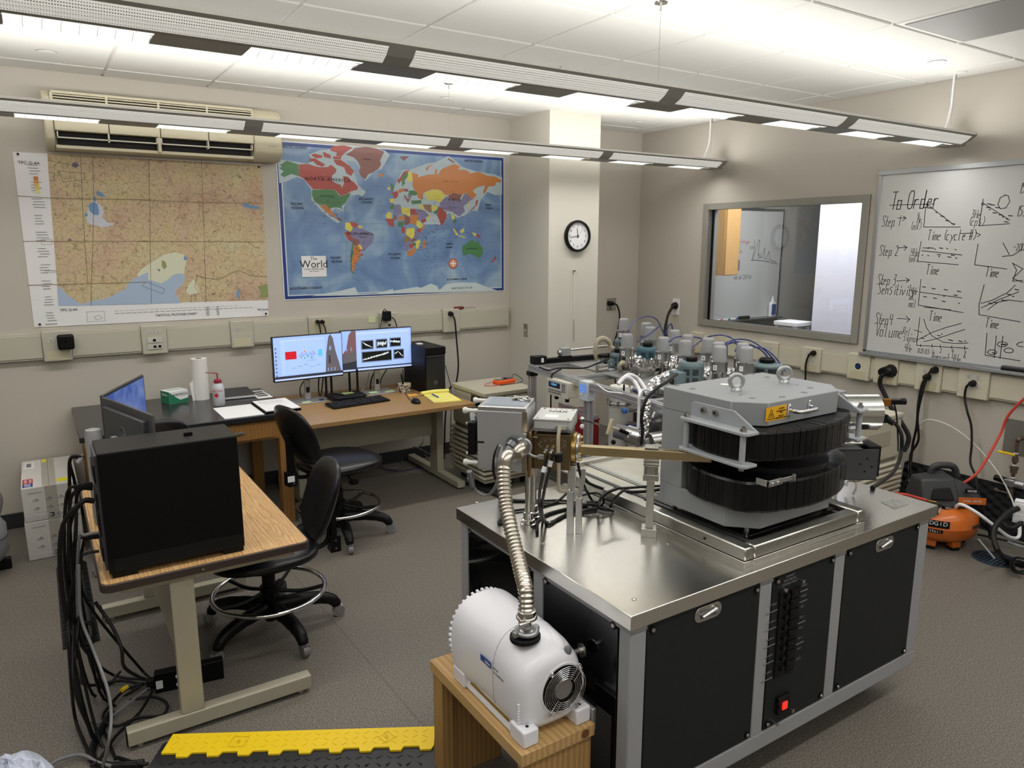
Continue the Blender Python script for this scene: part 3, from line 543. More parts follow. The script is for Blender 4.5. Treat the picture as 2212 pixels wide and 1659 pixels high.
LAND=[
('c',[(1.535,2.367),(1.593,2.367),(1.753,2.353),(1.779,2.396),(1.756,2.414),(1.847,2.454),(1.908,2.462),(1.988,2.498),(2.098,2.494),(2.201,2.505),(2.354,2.483),(2.394,2.453),(2.323,2.345),(2.251,2.317),(2.187,2.250),(2.133,2.311),(2.147,2.344),(2.114,2.389),(2.038,2.392),(2.098,2.313),(2.129,2.216),(2.188,2.170),(2.160,2.137),(2.126,2.148),(2.057,2.137),(2.011,2.060),(2.004,2.012),(1.946,2.043),(1.881,1.994),(1.980,1.952),(1.954,1.932),(1.841,2.013),(1.764,2.100),(1.767,2.170),(1.715,2.241),(1.664,2.257),(1.588,2.220),(1.537,2.207),(1.536,2.319)]),
('c',[(2.438,2.245),(2.496,2.346),(2.576,2.358),(2.685,2.397),(2.705,2.406),(2.782,2.419),(2.901,2.476),(2.975,2.438),(3.030,2.399),(3.153,2.371),(3.343,2.354),(3.413,2.330),(3.413,2.192),(3.342,2.185),(3.267,2.209),(3.203,2.145),(3.170,2.047),(3.097,2.054),(3.060,2.018),(2.983,1.990),(2.898,2.032),(2.831,1.936),(2.674,1.934),(2.609,2.042),(2.473,2.056),(2.414,2.063),(2.418,2.203)]),
('g',[(1.566,2.343),(1.596,2.365),(1.681,2.345),(1.680,2.262),(1.626,2.275),(1.574,2.250),(1.548,2.265),(1.573,2.291),(1.541,2.312),(1.563,2.320),(1.548,2.334)]),
('r',[(1.683,2.344),(1.753,2.351),(1.808,2.337),(1.841,2.333),(1.898,2.338),(1.924,2.355),(1.964,2.326),(1.958,2.302),(1.928,2.278),(1.924,2.242),(1.955,2.224),(1.992,2.214),(2.000,2.193),(2.018,2.227),(2.012,2.278),(2.050,2.276),(2.074,2.249),(2.095,2.238),(2.128,2.204),(2.119,2.183),(2.067,2.169),(2.044,2.153),(1.988,2.133),(1.948,2.175),(1.882,2.178),(1.780,2.174),(1.745,2.212),(1.715,2.245),(1.680,2.262)]),
('r',[(1.919,2.470),(1.959,2.490),(2.030,2.499),(2.097,2.486),(2.041,2.451),(2.006,2.418),(1.964,2.419),(1.973,2.443),(1.928,2.452)]),
('r',[(1.763,2.388),(1.803,2.394),(1.882,2.353),(1.857,2.336),(1.813,2.349),(1.794,2.371),(1.762,2.365)]),
('r',[(1.776,2.413),(1.801,2.426),(1.861,2.417),(1.860,2.401),(1.815,2.393)]),
('r',[(1.942,2.391),(2.000,2.394),(2.066,2.355),(2.099,2.317),(2.076,2.281),(2.038,2.299),(2.023,2.341),(1.965,2.357)]),
('r',[(1.939,2.414),(2.006,2.418),(2.000,2.396),(1.946,2.395)]),('r',[(1.866,2.444),(1.923,2.424),(1.926,2.398),(1.873,2.406)]),
('m',[(2.036,2.435),(2.088,2.462),(2.110,2.485),(2.201,2.501),(2.279,2.494),(2.350,2.475),(2.312,2.408),(2.319,2.377),(2.296,2.343),(2.251,2.317),(2.210,2.299),(2.187,2.260),(2.149,2.288),(2.137,2.319),(2.151,2.348),(2.132,2.390),(2.103,2.416)]),
('g',[(1.773,2.170),(1.882,2.178),(1.948,2.173),(1.972,2.142),(1.988,2.131),(2.044,2.151),(2.070,2.158),(2.043,2.117),(2.020,2.081),(1.989,2.060),(2.005,2.028),(1.980,2.048),(1.917,2.048),(1.900,2.038),(1.868,2.068),(1.819,2.065),(1.787,2.086),(1.769,2.132)]),
('o',[(1.819,2.063),(1.868,2.066),(1.908,2.034),(1.915,2.007),(1.944,1.995),(1.947,1.971),(1.906,1.990),(1.866,2.017),(1.842,2.040)]),
('m',[(1.947,1.975),(1.981,1.972),(1.988,1.948),(1.955,1.956)]),
('o',[(2.286,2.303),(2.326,2.311),(2.348,2.302),(2.316,2.284)]),
('y',[(2.014,1.940),(2.048,1.940),(2.072,1.908),(2.062,1.868),(2.011,1.892)]),('r',[(2.048,1.947),(2.108,1.937),(2.116,1.917),(2.089,1.901),(2.064,1.912)]),('y',[(2.116,1.921),(2.156,1.914),(2.146,1.897),(2.120,1.901)]),
('r',[(2.002,1.867),(2.041,1.876),(2.074,1.852),(2.059,1.795),(2.030,1.815)]),('p',[(2.063,1.888),(2.120,1.901),(2.159,1.893),(2.246,1.853),(2.226,1.787),(2.189,1.758),(2.148,1.717),(2.136,1.750),(2.111,1.791),(2.069,1.827),(2.040,1.852)]),
('m',[(2.065,1.827),(2.112,1.815),(2.124,1.783),(2.101,1.766),(2.067,1.770)]),('o',[(2.075,1.766),(2.110,1.766),(2.131,1.741),(2.125,1.692),(2.106,1.659),(2.078,1.622),(2.072,1.585),(2.049,1.573),(2.053,1.652),(2.069,1.717)]),('y',[(2.106,1.778),(2.128,1.774),(2.144,1.745),(2.131,1.737)]),
('g',[(2.061,1.783),(2.071,1.762),(2.063,1.693),(2.048,1.635),(2.050,1.578),(2.075,1.560),(2.062,1.557),(2.041,1.582),(2.040,1.652)]),('r',[(2.125,1.709),(2.152,1.704),(2.142,1.688)]),
('r',[(2.448,2.266),(2.476,2.291),(2.505,2.334),(2.561,2.353),(2.537,2.331),(2.504,2.301),(2.484,2.263),(2.461,2.242)]),('g',[(2.504,2.313),(2.542,2.332),(2.546,2.307),(2.512,2.268),(2.516,2.248),(2.488,2.222),(2.490,2.288)]),('y',[(2.547,2.332),(2.575,2.337),(2.580,2.271),(2.549,2.258),(2.531,2.273)]),
('o',[(2.575,2.333),(2.631,2.319),(2.626,2.298),(2.722,2.324),(2.775,2.326),(2.781,2.364),(2.800,2.370),(2.799,2.319),(2.840,2.372),(2.955,2.418),(3.010,2.402),(2.989,2.375),(3.070,2.375),(3.106,2.351),(3.184,2.368),(3.257,2.341),(3.348,2.336),(3.408,2.308),(3.397,2.290),(3.353,2.292),(3.342,2.261),(3.278,2.254),(3.235,2.186),(3.225,2.207),(3.246,2.261),(3.172,2.245),(3.125,2.213),(3.161,2.179),(3.114,2.133),(3.058,2.197),(3.016,2.170),(2.946,2.184),(2.875,2.169),(2.826,2.206),(2.748,2.211),(2.670,2.179),(2.664,2.124),(2.626,2.140),(2.595,2.197),(2.577,2.234),(2.583,2.271)]),
('o',[(2.696,2.364),(2.714,2.386),(2.772,2.410),(2.723,2.378),(2.713,2.348)]),('m',[(2.476,2.446),(2.560,2.455),(2.508,2.416)]),('m',[(2.901,2.464),(2.965,2.429),(2.940,2.428),(2.895,2.451)]),
('r',[(2.417,2.178),(2.445,2.187),(2.458,2.163),(2.443,2.134),(2.416,2.125)]),('o',[(2.455,2.196),(2.501,2.210),(2.500,2.181),(2.454,2.171)]),('m',[(2.501,2.206),(2.543,2.204),(2.538,2.183),(2.505,2.186)]),('g',[(2.547,2.191),(2.585,2.197),(2.623,2.177),(2.603,2.156),(2.542,2.162)]),('p',[(2.532,2.162),(2.575,2.159),(2.560,2.133),(2.536,2.137)]),('m',[(2.505,2.169),(2.532,2.132),(2.560,2.129),(2.535,2.099),(2.509,2.140)]),
('g',[(2.559,2.117),(2.650,2.124),(2.654,2.098),(2.573,2.088)]),('y',[(2.670,2.179),(2.748,2.203),(2.797,2.213),(2.875,2.169),(2.845,2.134),(2.810,2.107),(2.756,2.131),(2.707,2.121),(2.699,2.167)]),('b',[(2.663,2.090),(2.741,2.092),(2.744,2.028),(2.715,2.032),(2.682,2.053)]),('y',[(2.740,2.075),(2.795,2.094),(2.784,2.051),(2.744,2.046)]),('g',[(2.749,2.029),(2.789,2.051),(2.814,2.090),(2.808,2.047),(2.783,2.016)]),('y',[(2.625,2.085),(2.663,2.090),(2.672,2.044),(2.638,2.060)]),
('r',[(2.809,2.073),(2.829,2.078),(2.882,2.014),(2.856,1.970),(2.831,1.936),(2.807,1.978),(2.788,2.012)]),('r',[(2.802,1.990),(2.877,1.992),(2.836,1.930),(2.826,1.926)]),
('p',[(2.814,2.103),(2.880,2.161),(2.905,2.149),(2.960,2.124),(3.016,2.139),(3.053,2.193),(3.119,2.151),(3.088,2.124),(3.036,2.087),(3.050,2.044),(2.993,1.999),(2.933,2.037),(2.863,2.048),(2.824,2.073)]),('m',[(2.890,2.165),(2.946,2.189),(3.022,2.174),(2.995,2.130),(2.934,2.124)]),('y',[(3.072,2.106),(3.093,2.115),(3.087,2.089),(3.077,2.075)]),
('r',[(3.156,2.135),(3.177,2.140),(3.166,2.100),(3.118,2.059),(3.097,2.054),(3.150,2.095)]),('y',[(2.918,2.032),(2.953,1.998),(2.942,1.963),(2.922,1.989)]),('g',[(2.937,1.980),(2.973,1.972),(2.962,1.945),(2.937,1.958)]),
('p',[(2.605,2.055),(2.677,2.044),(2.714,2.011),(2.675,1.972),(2.641,1.971),(2.618,2.017)]),('r',[(2.646,1.971),(2.689,1.980),(2.694,1.959),(2.655,1.946)]),('y',[(2.714,2.011),(2.734,2.003),(2.699,1.959)]),
('y',[(2.474,2.064),(2.553,2.058),(2.551,1.991),(2.505,2.011),(2.477,2.018)]),('r',[(2.553,2.054),(2.600,2.055),(2.618,2.009),(2.556,2.008)]),('p',[(2.414,2.083),(2.470,2.085),(2.482,2.023),(2.439,1.993),(2.412,2.009)]),('m',[(2.412,2.009),(2.439,1.989),(2.438,1.972),(2.410,1.963)]),('o',[(2.453,1.985),(2.500,2.006),(2.503,1.973),(2.442,1.955)]),('m',[(2.505,2.007),(2.551,1.986),(2.545,1.940),(2.516,1.932),(2.503,1.956)]),('o',[(2.556,2.005),(2.618,2.007),(2.627,1.975),(2.597,1.933),(2.550,1.940)]),
('y',[(2.342,1.995),(2.366,2.029),(2.393,2.017),(2.394,1.971),(2.359,1.971)]),('y',[(2.378,2.124),(2.416,2.129),(2.415,2.096),(2.386,2.095)]),('g',[(2.371,2.058),(2.404,2.083),(2.414,2.083),(2.413,2.050),(2.385,2.050)]),('r',[(2.398,2.169),(2.417,2.178),(2.416,2.149)]),('g',[(2.391,2.243),(2.414,2.235),(2.418,2.203),(2.403,2.182)]),('y',[(2.363,2.209),(2.390,2.214),(2.385,2.189),(2.367,2.193)]),
('r',[(2.341,1.974),(2.411,1.975),(2.409,1.912),(2.371,1.920)]),('g',[(2.442,1.950),(2.494,1.955),(2.492,1.913),(2.446,1.913)]),('m',[(2.504,1.981),(2.541,1.977),(2.545,1.944),(2.511,1.922),(2.498,1.943)]),('o',[(2.551,1.986),(2.617,1.983),(2.607,1.953),(2.592,1.940),(2.550,1.939)]),('y',[(2.607,1.961),(2.631,1.962),(2.671,1.924),(2.630,1.902),(2.602,1.927)]),
('y',[(2.520,1.901),(2.587,1.906),(2.586,1.868),(2.580,1.838),(2.565,1.816),(2.532,1.838),(2.510,1.863)]),('r',[(2.474,1.913),(2.506,1.909),(2.500,1.863),(2.477,1.867)]),('r',[(2.605,1.898),(2.644,1.902),(2.638,1.864),(2.610,1.876)]),('p',[(2.590,1.872),(2.633,1.860),(2.637,1.830),(2.604,1.825),(2.585,1.842)]),('o',[(2.644,1.902),(2.684,1.937),(2.673,1.911),(2.648,1.877)]),
('b',[(2.495,1.842),(2.542,1.838),(2.541,1.799),(2.493,1.791)]),('m',[(2.541,1.812),(2.580,1.825),(2.603,1.817),(2.569,1.791)]),('y',[(2.584,1.799),(2.637,1.817),(2.631,1.787),(2.611,1.744),(2.592,1.744),(2.597,1.778)]),('p',[(2.493,1.791),(2.536,1.787),(2.534,1.744),(2.515,1.714),(2.497,1.757)]),('r',[(2.536,1.782),(2.569,1.787),(2.578,1.761),(2.539,1.740)]),('o',[(2.515,1.714),(2.592,1.757),(2.601,1.739),(2.566,1.692),(2.533,1.686),(2.519,1.697)]),('g',[(2.569,1.787),(2.593,1.791),(2.592,1.765),(2.573,1.770)]),('o',[(2.656,1.795),(2.680,1.813),(2.685,1.791),(2.669,1.743),(2.655,1.748)]),
('y',[(2.931,1.905),(2.946,1.901),(2.981,1.857),(2.965,1.848)]),('y',[(2.999,1.888),(3.038,1.911),(3.038,1.880),(3.012,1.866)]),('y',[(3.111,1.876),(3.153,1.867),(3.152,1.841),(3.126,1.858)]),('r',[(3.155,1.863),(3.184,1.854),(3.205,1.827),(3.158,1.841)]),('y',[(2.981,1.853),(3.058,1.836),(3.037,1.831),(2.986,1.844)]),
('g',[(3.018,1.764),(3.057,1.782),(3.089,1.805),(3.105,1.813),(3.136,1.814),(3.136,1.796),(3.162,1.787),(3.163,1.818),(3.189,1.778),(3.221,1.746),(3.215,1.700),(3.193,1.664),(3.167,1.665),(3.130,1.688),(3.093,1.701),(3.030,1.684),(3.020,1.711)]),('g',[(3.177,1.646),(3.198,1.646),(3.190,1.630)]),('r',[(3.340,1.681),(3.356,1.663),(3.334,1.640),(3.295,1.613),(3.307,1.635),(3.329,1.658)]),
('w',[(2.392,1.416),(2.487,1.426),(2.598,1.440),(2.632,1.430),(2.721,1.463),(2.781,1.439),(2.795,1.403),(2.862,1.454),(3.011,1.463),(3.154,1.455),(3.251,1.419),(3.360,1.383),(2.881,1.386),(2.392,1.393)]),('w',[(1.727,1.399),(1.939,1.428),(2.071,1.453),(2.095,1.401),(2.248,1.400),(2.387,1.430),(2.391,1.391),(2.024,1.392)]),
]
b=MB()
keys=list(MC)
for i,(k,P) in enumerate(LAND): flatpoly(b,P,YW-.006-.0002*(i>1)-.00001*i,keys.index(k))
b.build('land_print',[mp[k] for k in keys],t,flat=True)
b=MB(); fn=lambda x,z:(x,YW-.0058,z)
for i in range(1,12): b.ribbon([(MX0+.04+i*.15,MZ0+.04),(MX0+.04+i*.15,MZ1-.04)],.0012,fn)
for i in range(1,8): b.ribbon([(MX0+.04,MZ0+.14*i),(MX1-.04,MZ0+.14*i)],.0012,fn)
b.build('grid_print',mat('graticule print',(92,120,150),.4),t,flat=True)
b=MB(); fn=lambda x,z:(x,YW-.0085,z); random.seed(2)
for _ in range(420):
    if _%2: x=random.gauss(2.86,.2); z=random.gauss(1.98,.11)
    else: x=random.choice((random.gauss(1.9,.09),random.gauss(2.1,.05),random.gauss(2.66,.09))); z=random.gauss(2.03,.06) if x<2.0 else random.gauss(1.72,.09) if x<2.2 else random.gauss(1.75,.09)
    b.ribbon([(x,z),(x+.012+random.random()*.012,z)],.0016,fn)
b.build('place_name_print',mat('place name print',(60,56,70),.5),t,flat=True)
TF=lambda u,v,ox,oy:(ox+u/8.508,oy+v/8.508)
for s,P,sz,sp in (('ARCTIC OCEAN',(1.657,5.433,2.461),.026,1.3),('NORTH AMERICA',(1.895,5.433,2.247),.034,1.8),('CANADA',(1.868,5.433,2.266),.014,3),('UNITED STATES',(1.882,5.433,2.128),.014,1.4),('PACIFIC',(1.655,5.433,2.065),.026,1.3),('OCEAN',(1.657,5.433,2.038),.026,1.3),('ATLANTIC',(2.19,5.433,2.117),.026,1.3),('OCEAN',(2.193,5.433,2.093),.026,1.3),('ARCTIC OCEAN',(3.135,5.433,2.45),.024,1.3),('RUSSIA',(2.92,5.433,2.279),.016,4),('ASIA',(2.952,5.433,2.137),.03,3),('CHINA',(2.93,5.433,2.07),.016,2.6),('SOUTH AMERICA',(2.127,5.433,1.857),.027,1.3),('BRAZIL',(2.156,5.433,1.833),.014,2),('PACIFIC',(1.929,5.433,1.678),.024,1.3),('OCEAN',(1.935,5.433,1.65),.024,1.3),('ATLANTIC',(2.41,5.433,1.701),.024,1.3),('OCEAN',(2.413,5.433,1.672),.024,1.3),('SOUTHERN OCEAN',(1.691,5.433,1.459),.026,1.4),('SOUTHERN OCEAN',(2.963,5.433,1.491),.022,1.3),('ANTARCTICA',(3.011,5.433,1.416),.024,1.9),('AUSTRALIA',(3.109,5.433,1.742),.018,1.6),('INDIAN',(2.899,5.433,1.78),.02,1.2),('OCEAN',(2.894,5.433,1.754),.02,1.2),('PACIFIC',(3.279,5.433,2.102),.02,1.2),('OCEAN',(3.284,5.433,2.075),.02,1.2),('GREENLAND',(2.205,5.433,2.41),.012,1.2)):
    text('lettering',s,sz,frame((P[0],YW-.0088,P[2]),(1,0,0),(0,0,1)),INK,t,spacing=sp*.75)
a=(1.665,5.433,1.694); c=(1.85,5.433,1.541)
MB().box(a[0],c[0],YW-.0092,YW-.0088,c[2],a[2]).build('title_box_print',PAPER,t,flat=True)
xm=(a[0]+c[0])/2
for s,dz,sz in (('The',.02,.034),('World',.062,.078),('CLASSIC PREMIER SERIES',.097,.0145),('Miller Projection',.112,.011)): text('lettering',s,sz,frame((xm,YW-.0096,a[2]-dz),(1,0,0),(0,0,1)),INK,t)
p=(2.93,5.433,1.621); b=MB(); f2=lambda r,n,y,mi: b.poly([(p[0]+r*math.cos(2*PI*i/n),y,p[2]+r*math.sin(2*PI*i/n)) for i in range(n)],mi)
f2(.042,24,YW-.0088,0); f2(.033,24,YW-.0090,1); b.poly([(p[0]+(.034 if i%2==0 else .009)*math.cos(PI*i/4),YW-.0092,p[2]+(.034 if i%2==0 else .009)*math.sin(PI*i/4)) for i in range(8)],2); b.build('compass_rose_print',[mat('rose print',(168,86,62),.4),mat('rose pale print',(214,150,118),.4),PAPER],t,flat=True)
# ================================================================ surface raceways with outlet boxes
RZ0,RZ1=1.068,1.236
def outlet_face(b,x,z,y,mi=0,s=1): pass
def receptacle(bmesh_,fn,a,z):
    # round duplex face with slots; fn maps (along, out, z) to world
    n=16; 
    bmesh_.poly([fn(a+.017*math.cos(2*PI*i/n),.0018,z+.017*math.sin(2*PI*i/n)) for i in range(n)],1)
    for da,dz,w,h in ((-.006,.003,.0022,.008),(.006,.003,.0022,.008),(0,-.008,.005,.005)):
        bmesh_.poly([fn(a+da-w/2,.0024,z+dz-h/2),fn(a+da+w/2,.0024,z+dz-h/2),fn(a+da+w/2,.0024,z+dz+h/2),fn(a+da-w/2,.0024,z+dz+h/2)],2)
FACES=[RACEW,mat('receptacle face',(196,194,186),.4),BLACK]
def raceway(name,label,fnw,a0,a1,z0,z1,boxes,sgn):
    """boxes: (start,end,kind). fnw(a,out,z)->world"""
    mid=fnw((a0+a1)/2,0,z0); t=thing(name,label,'raceway',mid)
    def bx(A0,A1,o0,o1,Z0,Z1,mt,nm,bev=.002):
        p=[fnw(a,o,z) for a in (A0,A1) for o in (o0,o1) for z in (Z0,Z1)]
        return MB().add(p,[(0,1,3,2),(4,6,7,5),(0,4,5,1),(2,3,7,6),(0,2,6,4),(1,5,7,3)]).build(nm,mt,t,bevel=bev)
    bx(a0,a1,0.001,.03,z0,z1,RACE,'trough')
    last=a0; bs=sorted(boxes)
    for A,B,k in bs+[(a1,a1,None)]:
        if A-last>.02: bx(last+.002,A-.002,.03,.036,z0+.012,z1-.012,RACEW if sgn else RACE,'cover_panel')
        if k is not None:
            ob=bx(A,B,.001,.05,z0-.012,z1+.012,RACE if not sgn else RACEW,'outlet_box',.006)
            zc=(z0+z1)/2; m=(A+B)/2; q=MB(); fn=lambda a,o,z:fnw(a,.05+o,z)
            if k=='data' or k=='quadlow': cs=[(m-.024,zc+.055),(m+.024,zc+.055)]
            elif k in('duo','duoplate'): cs=[(m-.03,zc+.04),(m+.012,zc+.04)]
            elif k=='four': cs=[(m-.024,zc+.04),(m+.024,zc+.04),(m-.024,zc-.012),(m+.024,zc-.012)]
            elif k=='rect':
                cs=[]
                for zz in (zc+.045,zc-.012): 
                    q.poly([fn(m-.045,.0016,zz-.017),fn(m+.045,.0016,zz-.017),fn(m+.045,.0016,zz+.017),fn(m-.045,.0016,zz+.017)],1)
                    for s_ in (-.026,.026):
                        for da,dz,w,h in ((-.006,.003,.0022,.008),(.006,.003,.0022,.008),(0,-.008,.005,.005)): q.poly([fn(m+s_+da-w/2,.0024,zz+dz-h/2),fn(m+s_+da+w/2,.0024,zz+dz-h/2),fn(m+s_+da+w/2,.0024,zz+dz+h/2),fn(m+s_+da-w/2,.0024,zz+dz+h/2)],2)
            else: cs=[]
            for c in cs: receptacle(q,fn,*c)
            if k=='jack':
                for r,mi,oo in ((.022,2,.002),(.013,3,.003),(.006,2,.004)): q.poly([fn(m+r*math.cos(2*PI*i/20),oo,zc+.005+r*math.sin(2*PI*i/20)) for i in range(20)],mi)
            if q.v: q.build('receptacle',FACES+[BLUEP],ob,flat=True)
            if k=='data':
                d=MB()
                for zz in (zc-.002,zc-.045):
                    p=[fn(m+a,o,zz+z) for a in (-.045,.045) for o in (.0,.006) for z in (-.017,.017)]; d.add(p,[(0,1,3,2),(4,6,7,5),(0,4,5,1),(2,3,7,6),(0,2,6,4),(1,5,7,3)],0)
                for aa,zz in ((-.002,zc-.002),(-.002,zc-.045),(.028,zc-.045)): p=[fn(m+aa+a,o,zz+z) for a in (-.009,.009) for o in (.006,.008) for z in (-.008,.008)]; d.add(p,[(0,1,3,2),(4,6,7,5),(0,4,5,1),(2,3,7,6),(0,2,6,4),(1,5,7,3)],1)
                d.build('data_jack_plate',[mat('ivory jack plate',(196,194,184),.4),BLACK],ob)
            if k in('four','quadlow','duoplate','blank','jack','thick'):
                bx(m-.06,m+.055,.05,.0515,z0-.002,zc-.03 if k!='blank' else z1-.01,mat('aged ivory plate',(196,190,160),.5),'blank_plate',.0005)
        last=B
    return t
fb=lambda a,o,z:(a,YW-o,z)
raceway('raceway','long putty grey cable raceway with outlet boxes running under the two maps','x' and fb,-2.5,3.462,RZ0,RZ1,[(-1.08,-.93,'duo'),(-.56,-.41,'duo'),(.0,.155,'duoplate'),(.557,.712,'data'),(1.125,1.28,'duoplate'),(1.682,1.847,'blank'),(2.247,2.406,'data'),(2.806,2.964,'duo')],0)
fr=lambda a,o,z:(XR-o,a,z)
raceway('raceway','cream cable raceway with outlet boxes below the window and the large whiteboard',fr,.4,4.687,.825,.99,[(4.52,4.66,'four'),(3.72,3.895,'four'),(3.335,3.5,'four'),(2.94,3.11,'jack'),(2.735,2.905,'thick'),(2.44,2.61,'four'),(2.15,2.335,'rect'),(1.6,1.77,'four'),(1.0,1.17,'four')],1)
# black adapter on the raceway, two plugs, screwdriver, note
t=thing('power_adapter','square black smart plug adapter on the leftmost raceway outlet','adapter',(.125,YW-.052,1.15)); MB().box(.08,.172,YW-.1,YW-.0525,1.13,1.225).build('body',BLACK,t,bevel=.014,seg=3); MB().cyl((.126,YW-.1,1.18),(.126,YW-.1015,1.18),.008,n=12).build('button',BLACKG,t)
t=thing('screwdriver','red and black screwdriver lying on top of the raceway near its right end','screwdriver',(3.0,YW-.02,RZ1))
p=(2.966,5.413,1.257); z=RZ1+.012; MB().cyl((2.93,YW-.02,z+.004),(3.0,YW-.02,z+.004),.0125,.0135,12).build('grip',mat('dark red grip',(120,34,40),.4),t); MB().cyl((3.0,YW-.02,z+.004),(3.02,YW-.02,z+.004),.013,.006,12).build('collar',BLACK,t); MB().cyl((3.02,YW-.02,z+.004),(3.13,YW-.02,z+.003),.003,n=8).build('shaft',STEEL,t)
p=(2.188,5.395,1.2); tag(MB().box(p[0]-.03,p[0]+.03,YW-.0385,YW-.0375,p[2]-.025,p[2]+.025).build('sticky_note',mat('pale green note',(206,214,170),.8),flat=True),'pale green sticky note on the raceway above the desk monitors','note')
# ================================================================ clock, rod, switches
cx,cz=3.768,1.844; y=4.85; t=thing('wall_clock','round black rimmed wall clock on the white column','clock',(cx,y,cz-.125))
MB().lathe((cx,y,cz),[(.125,0),(.128,.02),(.122,.036),(.112,.037),(.108,.02)],48,0,(0,-1,0),caps=False).build('rim',BLACK,t); MB().lathe((cx,y,cz),[(.112,.0),(.112,.018)],40,0,(0,-1,0)).build('dial',PAPER,t); dial=[o for o in t.children if o.name.startswith('dial')][0]
CM=lambda x,z,dy=.0185:(x,y-dy,z)
for h in range(1,13):
    a=PI/2-h*PI/6; text('numeral',str(h),.026,frame(CM(cx+.084*math.cos(a),cz+.084*math.sin(a),.019),(1,0,0),(0,0,1)),INK,dial)
b=MB()
for k in range(60):
    a=k*PI/30; b.ribbon([(cx+.101*math.cos(a),cz+.101*math.sin(a)),(cx+(.106)*math.cos(a),cz+.106*math.sin(a))],.0015 if k%5 else .003,lambda x,z:CM(x,z,.019))
b.build('minute_mark',INK,dial,flat=True)
def hand(nm,ang,l,wd,dy): a=PI/2-math.radians(ang); MB().ribbon([(cx-.015*math.cos(a),cz-.015*math.sin(a)),(cx+l*math.cos(a),cz+l*math.sin(a))],wd,lambda x,z:CM(x,z,dy)).build(nm,INK,t,flat=True)
hand('hour_hand',352,.062,.006,.0215); hand('minute_hand',263,.082,.004,.0225); hand('second_hand',42,.09,.0015,.0235)
MB().cyl(CM(cx,cz,.0185),CM(cx,cz,.026),.005,n=12).build('pivot',BLACK,t)
t=thing('wall_rod','thin white pull rod hanging on the column below the clock','rod',(3.746,4.85,.98)); MB().cyl((3.746,4.838,1.56),(3.748,4.838,1.16),.0035,n=8).build('rod',WHITEM,t); MB().cyl((3.748,4.838,1.16),(3.75,4.838,.98),.0035,n=8).build('lower_rod',ALUM,t); MB().box(3.735,3.757,4.835,4.85,1.558,1.568).build('hook',STEEL,t)
t=thing('switch_plate','small steel switch plate on the left side of the column','switch',(3.49,5.173,1.01)); MB().box(3.484,3.4895,5.145,5.2,1.0,1.11).build('plate',STEEL,t,bevel=.001); MB().box(3.477,3.484,5.168,5.177,1.045,1.065).build('toggle',CREAM,t)
t=thing('wall_outlet','steel outlet plate in the recess between column and corner, black plug in it','outlet',(4.646,YW,1.16)); MB().box(4.6,4.715,YW-.006,YW-.0005,1.15,1.265).build('plate',STEEL,t,bevel=.001); MB().lathe((4.64,YW-.006,1.21),[(.017,0),(.016,.002)],16,0,(0,-1,0)).build('receptacle',GREYP,t)
t=thing('wall_outlet','white outlet plate with a thick black cable plug, on the right wall near the corner','outlet',(XR,4.897,1.13)); MB().box(XR-.006,XR-.0005,4.855,4.94,1.13,1.28).build('plate',WHITE,t,bevel=.001); MB().cyl((XR-.006,4.9,1.21),(XR-.02,4.9,1.21),.024,n=16).build('receptacle',WHITE,t)
cable('power_cable',[(4.64,YW-.03,1.215),(4.68,YW-.06,1.2),(4.71,YW-.07,1.1),(4.69,YW-.07,.95),(4.6,YW-.1,.7),(4.5,5.1,.3),(4.3,4.9,.012)],.008,RUBBER,'black power cord from the steel outlet in the recess beside the column',plug=(0,-1,0))
for k,dy in enumerate((0,.02)): cable('thick_cable',[(XR-.02,4.9,1.215-k*.015),(XR-.1,4.86,1.2-k*.01),(XR-.26,4.75,1.12),(XR-.5,4.5+dy,1.0),(4.3+dy,4.15,.97),(4.1+dy,3.9,.94)],.011,RUBBER,'thick black power cable arching from the white wall outlet, '+('upper one' if k==0 else 'lower one'),'cable',plug=(-1,0,0) if k==0 else None)
# ================================================================ whiteboard
t=thing('whiteboard','large whiteboard covered in handwritten steps and graphs on the right wall','whiteboard',(XR,1.5,.99))
WBy0=-.2; MB().box(XR-.012,XR-.001,WBy0,3.005,1.03,2.255).build('board',WB,t,flat=True)
MB().box(XR-.022,XR-.0005,WBy0,3.02,2.245,2.278).box(XR-.018,XR-.0005,2.995,3.02,1.02,2.25).box(XR-.018,XR-.0005,WBy0,3.02,1.015,1.035).build('frame',ALUM,t,bevel=.002)
MB().box(XR-.07,XR-.001,WBy0,3.02,1.0,1.014).box(XR-.07,XR-.064,WBy0,3.02,1.014,1.022).build('pen_tray',ALUM,t,bevel=.002)
t2=thing('board_eraser','dark felt board eraser on the tray of the large whiteboard at the frame edge','eraser',(XR-.04,2.0,1.0145)); MB().box(XR-.062,XR-.024,1.93,2.09,1.0145,1.035).build('felt',BLACKM,t2,bevel=.003); MB().box(XR-.062,XR-.024,1.93,2.09,1.035,1.05).build('holder',DGREY,t2,bevel=.004)
tag(MB().box(XR-.03,XR-.002,2.36,2.66,.992,.9995).build('wood_strip',OAK,bevel=.001),'short brown wooden strip wedged on the raceway under the large whiteboard','strip')
G={'T':['05,65','35,30'],'o':['22,20,00,02,22'],}
FONT={'a':'4342220033,43,30 40','b':'06 00 30 33 03','c':'33 03 00 30','d':'33 03 00 30 36'}
